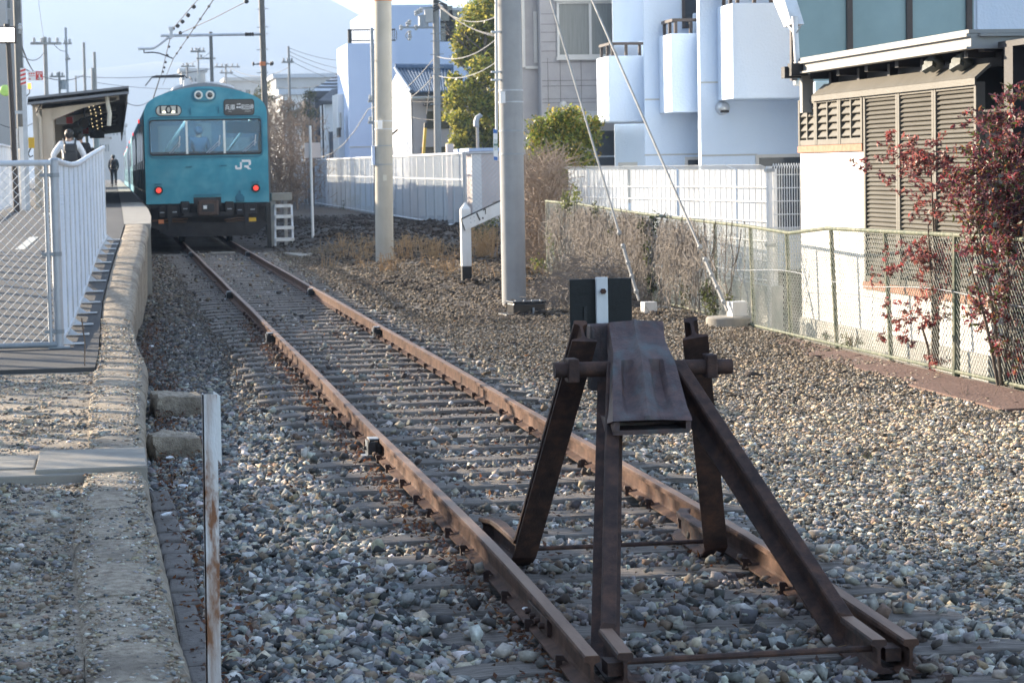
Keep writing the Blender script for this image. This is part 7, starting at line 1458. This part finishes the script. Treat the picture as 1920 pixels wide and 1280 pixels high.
Yc = 45; e = D(400,0,Yc); s_ = D(325,110,YM); far = D(305,160,140)
wire('contact_wire','contact wire running from above the train roof up past the steady arm',[far,D(312,142,100),s_,e,e+(e-s_)*.9],.011,beads=[(s_.lerp(e,u),.028) for u in (.12,.25,.45,.62,.75,.92)])
m0 = D(324,54,YM); m1 = D(370.5,0,56.5); m2_ = m1+(m1-m0)*1.2
wire('messenger_wire','messenger wire with round beads above the bracket arm',[D(302,142,95),D(318,76,YM+1.5),m0,m1,m2_],.012,beads=[(D(px,py,66-9.5*(54-py)/54),.058) for px,py in ((324,54),(333,49),(342,41),(352.5,29),(363,13))]+[(D(px,py,YM+2+(py-76)*.4),.045) for px,py in ((316.5,88),(313.5,104),(310.5,117),(308,127),(305.5,135))])
wire('stay_wire','thin stay wire slanting from the bracket arm up to a white insulator',[D(338,63,YM),D(400,35,YM-3),D(461,4,YM-6)],.012,beads=[(D(338,62,YM),.05),(D(462,3,YM-6),.06)])
# utility pole with transformer
YP = 78; up = thing('utility_pole','grey utility pole with transformer cans and insulators in front of the evergreen tree','utility pole',(D(819,300,YP).x,YP,0)); a,b_ = D(816.5,-40,YP),D(821,292,YP); m = MB(); m.tube([(b_.x,YP,-.1),b_,a],[.125,.12,.10],14); m.build('shaft',MT['polegrey'],up,smooth=True)
c0,c1 = D(793,29,YP),D(793,50,YP); m = MB(); m.cyl((c0.x,YP-.05,c1.z),(c0.x,YP-.05,c0.z),.165,n=16); m.cyl((c0.x,YP-.05,c1.z-.06),(c0.x,YP-.05,c1.z),.20,n=16); m.build('transformer',MT['galvdull'],up,smooth=True); c0,c1 = D(803,18,YP),D(803,43,YP); m = MB(); m.box(c0.x-.13,c0.x+.13,YP-.22,YP+.05,c1.z,c0.z); m.build('switch_box',MT['farwall'],up,bevel=.02)
m = MB(); m.beam(D(750,52,YP),D(817,52,YP),.06,.06); m.beam(D(790,16,YP),D(820,14,YP),.06,.06); m.build('cross_arm',MT['galvdull'],up); m = MB()
for px,py in ((752,52),(764,46),(768,42),(768,62),(768,71),(780,52),(785,22),(780,25),(790,19)): c = D(px,py,YP-.05); m = MB(); m.lathe(c,[(.02,-.09),(.06,-.05),(.04,0),(.07,.04),(.02,.09)],8); m.build('insulator',MT['farwall'],up,smooth=True)
m = MB()
for i in range(7): py = -5+i*4; c = D(823,py,YP); m.tube([c+Vector((-.2,-.12,random.uniform(-.05,.05))),c+Vector((0,-.2,.05)),c+Vector((.25,-.1,random.uniform(-.08,.08)))],.03,6)
m.tube([D(764,60,YP),D(760,68,YP),D(766,76,YP),D(772,70,YP),D(768,60,YP)],.012,5); m.build('cable_bundle',MT['cable'],up); m = MB()
for py in (64,78,103,128,140,183,196): c = D(819,py,YP); m.tube([c+Vector((-.22,-.1,0)),c+Vector((.22,-.1,.02))],.014,5)
m.build('rung',MT['galvdull'],up)
gw_ = thing('pole_stay','yellow-sleeved stay wire beside the utility pole','stay wire',D(797,292,77)); m = MB(); m.tube([D(808,140,77.5),D(800,215,77)],.014,5); m.build('wire',MT['cable'],gw_); m = MB(); m.tube([D(797.5,240,77),D(794,290,77)],.052,8); m.build('yellow_sleeve',MT['yellow'],gw_,smooth=True); m = MB(); m.tube([D(798.2,231,77),D(797.5,240,77)],.055,8); m.build('black_cap',MT['black'],gw_)
def sag(p,q,s,n=10): return [p.lerp(q,i/n)-Vector((0,0,4*s*(i/n)*(1-i/n))) for i in range(n+1)]
W_ = [(D(818,106,YP),D(945,60,70),.35,.014,'twisted grey cable from the utility pole to the nearer concrete pole','cablelight'),(D(818,104,YP),D(690,205,82),.3,.013,'twisted cable from the utility pole down to the slim pole','cablelight'),(D(690,205,82),D(508,196,110),2.0,.016,'sagging cable from the slim pole to the bare trees','cablelight'),
 (D(820,142,YP),D(945,105,70),.3,.014,'lower pale cable from the utility pole to the right','cablelight'),(D(820,5,YP),D(945,70,66),.25,.014,'upper black cable from the utility pole behind the tree','cable'),(D(820,8,YP),D(945,66,66),.25,.014,'second black cable from the utility pole behind the tree','cable'),(D(822,12,YP),D(930,32,70),.3,.012,'thin white cable from the pole top to the right','cablelight'),
 (D(815,140,YP),D(735,196,86),.2,.012,'service cable from the utility pole to the tiled house','cablelight'),(D(818,190,YP),D(700,170,82),.15,.010,'thin dark cable crossing the tiled house','cable'),(D(820,225,YP),D(735,206,86),.1,.010,'thin dark cable below the tiled roof','cable'),
 (D(541,90,120),D(690,112,140),.3,.012,'topmost wire fanning right from the far pole','cable'),(D(541,96,120),D(690,132,140),.3,.012,'second wire fanning right from the far pole','cable'),(D(541,103,120),D(690,145,140),.3,.012,'third wire fanning right from the far pole','cable'),(D(541,112,120),D(690,160,140),.3,.012,'fourth wire fanning right from the far pole','cable'),
 (D(430,126,150),D(541,127,120),.5,.014,'wire between the two far poles right of the train','cable'),(D(430,137,150),D(650,145,140),.8,.014,'lower wire past the steel mast towards the houses','cable'),
 (D(36,124,60),D(160,139,100),.3,.016,'dark cable from the thick pole above the shelter','cable'),(D(36,100,60),D(84,96,90),.25,.014,'cable from the thick pole to the crossarm pole','cable'),(D(84,84,90),D(72,0,120),.1,.010,'wire rising steeply from the crossarm pole','cable'),(D(40,85,60),D(64,135,95),.1,.020,'slanting cable beside the thick pole','cable'),
 (D(100,82,90),D(123,96,112),.1,.014,'short link wire between the crossarm pole and the light mast','cable'),(D(140,143,140),D(402,128,150),.3,.018,'long wire crossing behind the shelter roof to the far poles','cable'),(D(180,155,140),D(440,160,150),.3,.014,'lower long wire crossing behind the train roof','cable'),(D(236,192,120),D(280,190,130),.2,.02,'short wire left of the train shoulder','cable'),(D(0,233,75),D(75,222,75),.2,.012,'thin cable from the left edge to the shelter','cable'),(D(351,120,150),D(396,97,110),.1,.012,'stay wire from the short far pole to the dark steel pole','cable')]
for a,b_,s_,r_,lb,mt in W_: wire('cable',lb,sag(a,b_,s_),r_,mt)
# ================================================================ OUTSIDE THE FRAME ON THE LEFT: unseen casters added to shade the platform end
ob = thing('shade_building','unseen plain building added beyond the left edge to shade the near track','building',(-9,0,-.2))
m = MB(); m.box(-16,-8,-30,19.5,-.2,9.0); m.build('wall',MT['farwall'],ob); m = MB(); m.box(-16.4,-7.7,-30.3,19.7,9.002,9.3); m.build('roof',MT['roofdark'],ob)
for x_,y_,z_,r_,n_,lb in ((-8.8,21.4,5.2,1.9,2600,'unseen leafy tree added beyond the left edge to dapple the shade border'),(-10.5,27.5,5.5,1.8,650,'unseen thin-crowned tree added beyond the left edge for sparse dappling')):  # unseen trees added to soften the shade border with dapples
    t = thing('shade_tree',lb,'tree',(x_,y_,-.2)); m = MB(); m.tube([(x_,y_,-.2),(x_+.1,y_,2.5),(x_,y_,z_)],[.14,.11,.05],8)
    for i in range(10): branchy(m,(x_,y_,2.4+.25*i),(random.uniform(-1,1),random.uniform(-1,1),.5),1.1,.03,2)
    m.build('trunk',MT['bark'],t); crown('crown',t,[((x_,y_,z_),(r_,r_,r_*1.5),n_)],.17,EVG,1.0)
pfn = thing('shade_post_fence','row of unseen fence posts added beyond the left edge to cast shadow bars','fence',(-3.2,20,.1))  # unseen posts added to throw shadow bars across the rails
for i in range(26): y = 16.5+.62*i; m = MB(); m.box(-3.23,-3.17,y,y+.07+.05*(i%3==0),float(pz(y))-.05,float(pz(y))+1.5); m.build('post',MT['polegrey'],pfn)
m = MB(); m.box(-3.22,-3.18,16.5,32.6,1.6,1.66); m.build('rail',MT['polegrey'],pfn)
# ================================================================ AIR
if True:
    m = MB(); m.box(-4200,5200,-400,4700,-8,HILLTOP+6); hz = m.build('haze',bpy.data.materials.new('haze')); hm_ = hz.data.materials[0]; hm_.use_nodes = True; t = hm_.node_tree; t.nodes.clear(); on = t.nodes.new('ShaderNodeOutputMaterial'); pv = t.nodes.new('ShaderNodeVolumePrincipled')
    pv.inputs['Color'].default_value = (.375,.49,.68,1); pv.inputs['Density'].default_value = .00048; pv.inputs['Anisotropy'].default_value = .35; t.links.new(pv.outputs[0],on.inputs['Volume']); tag(hz,kind='stuff')
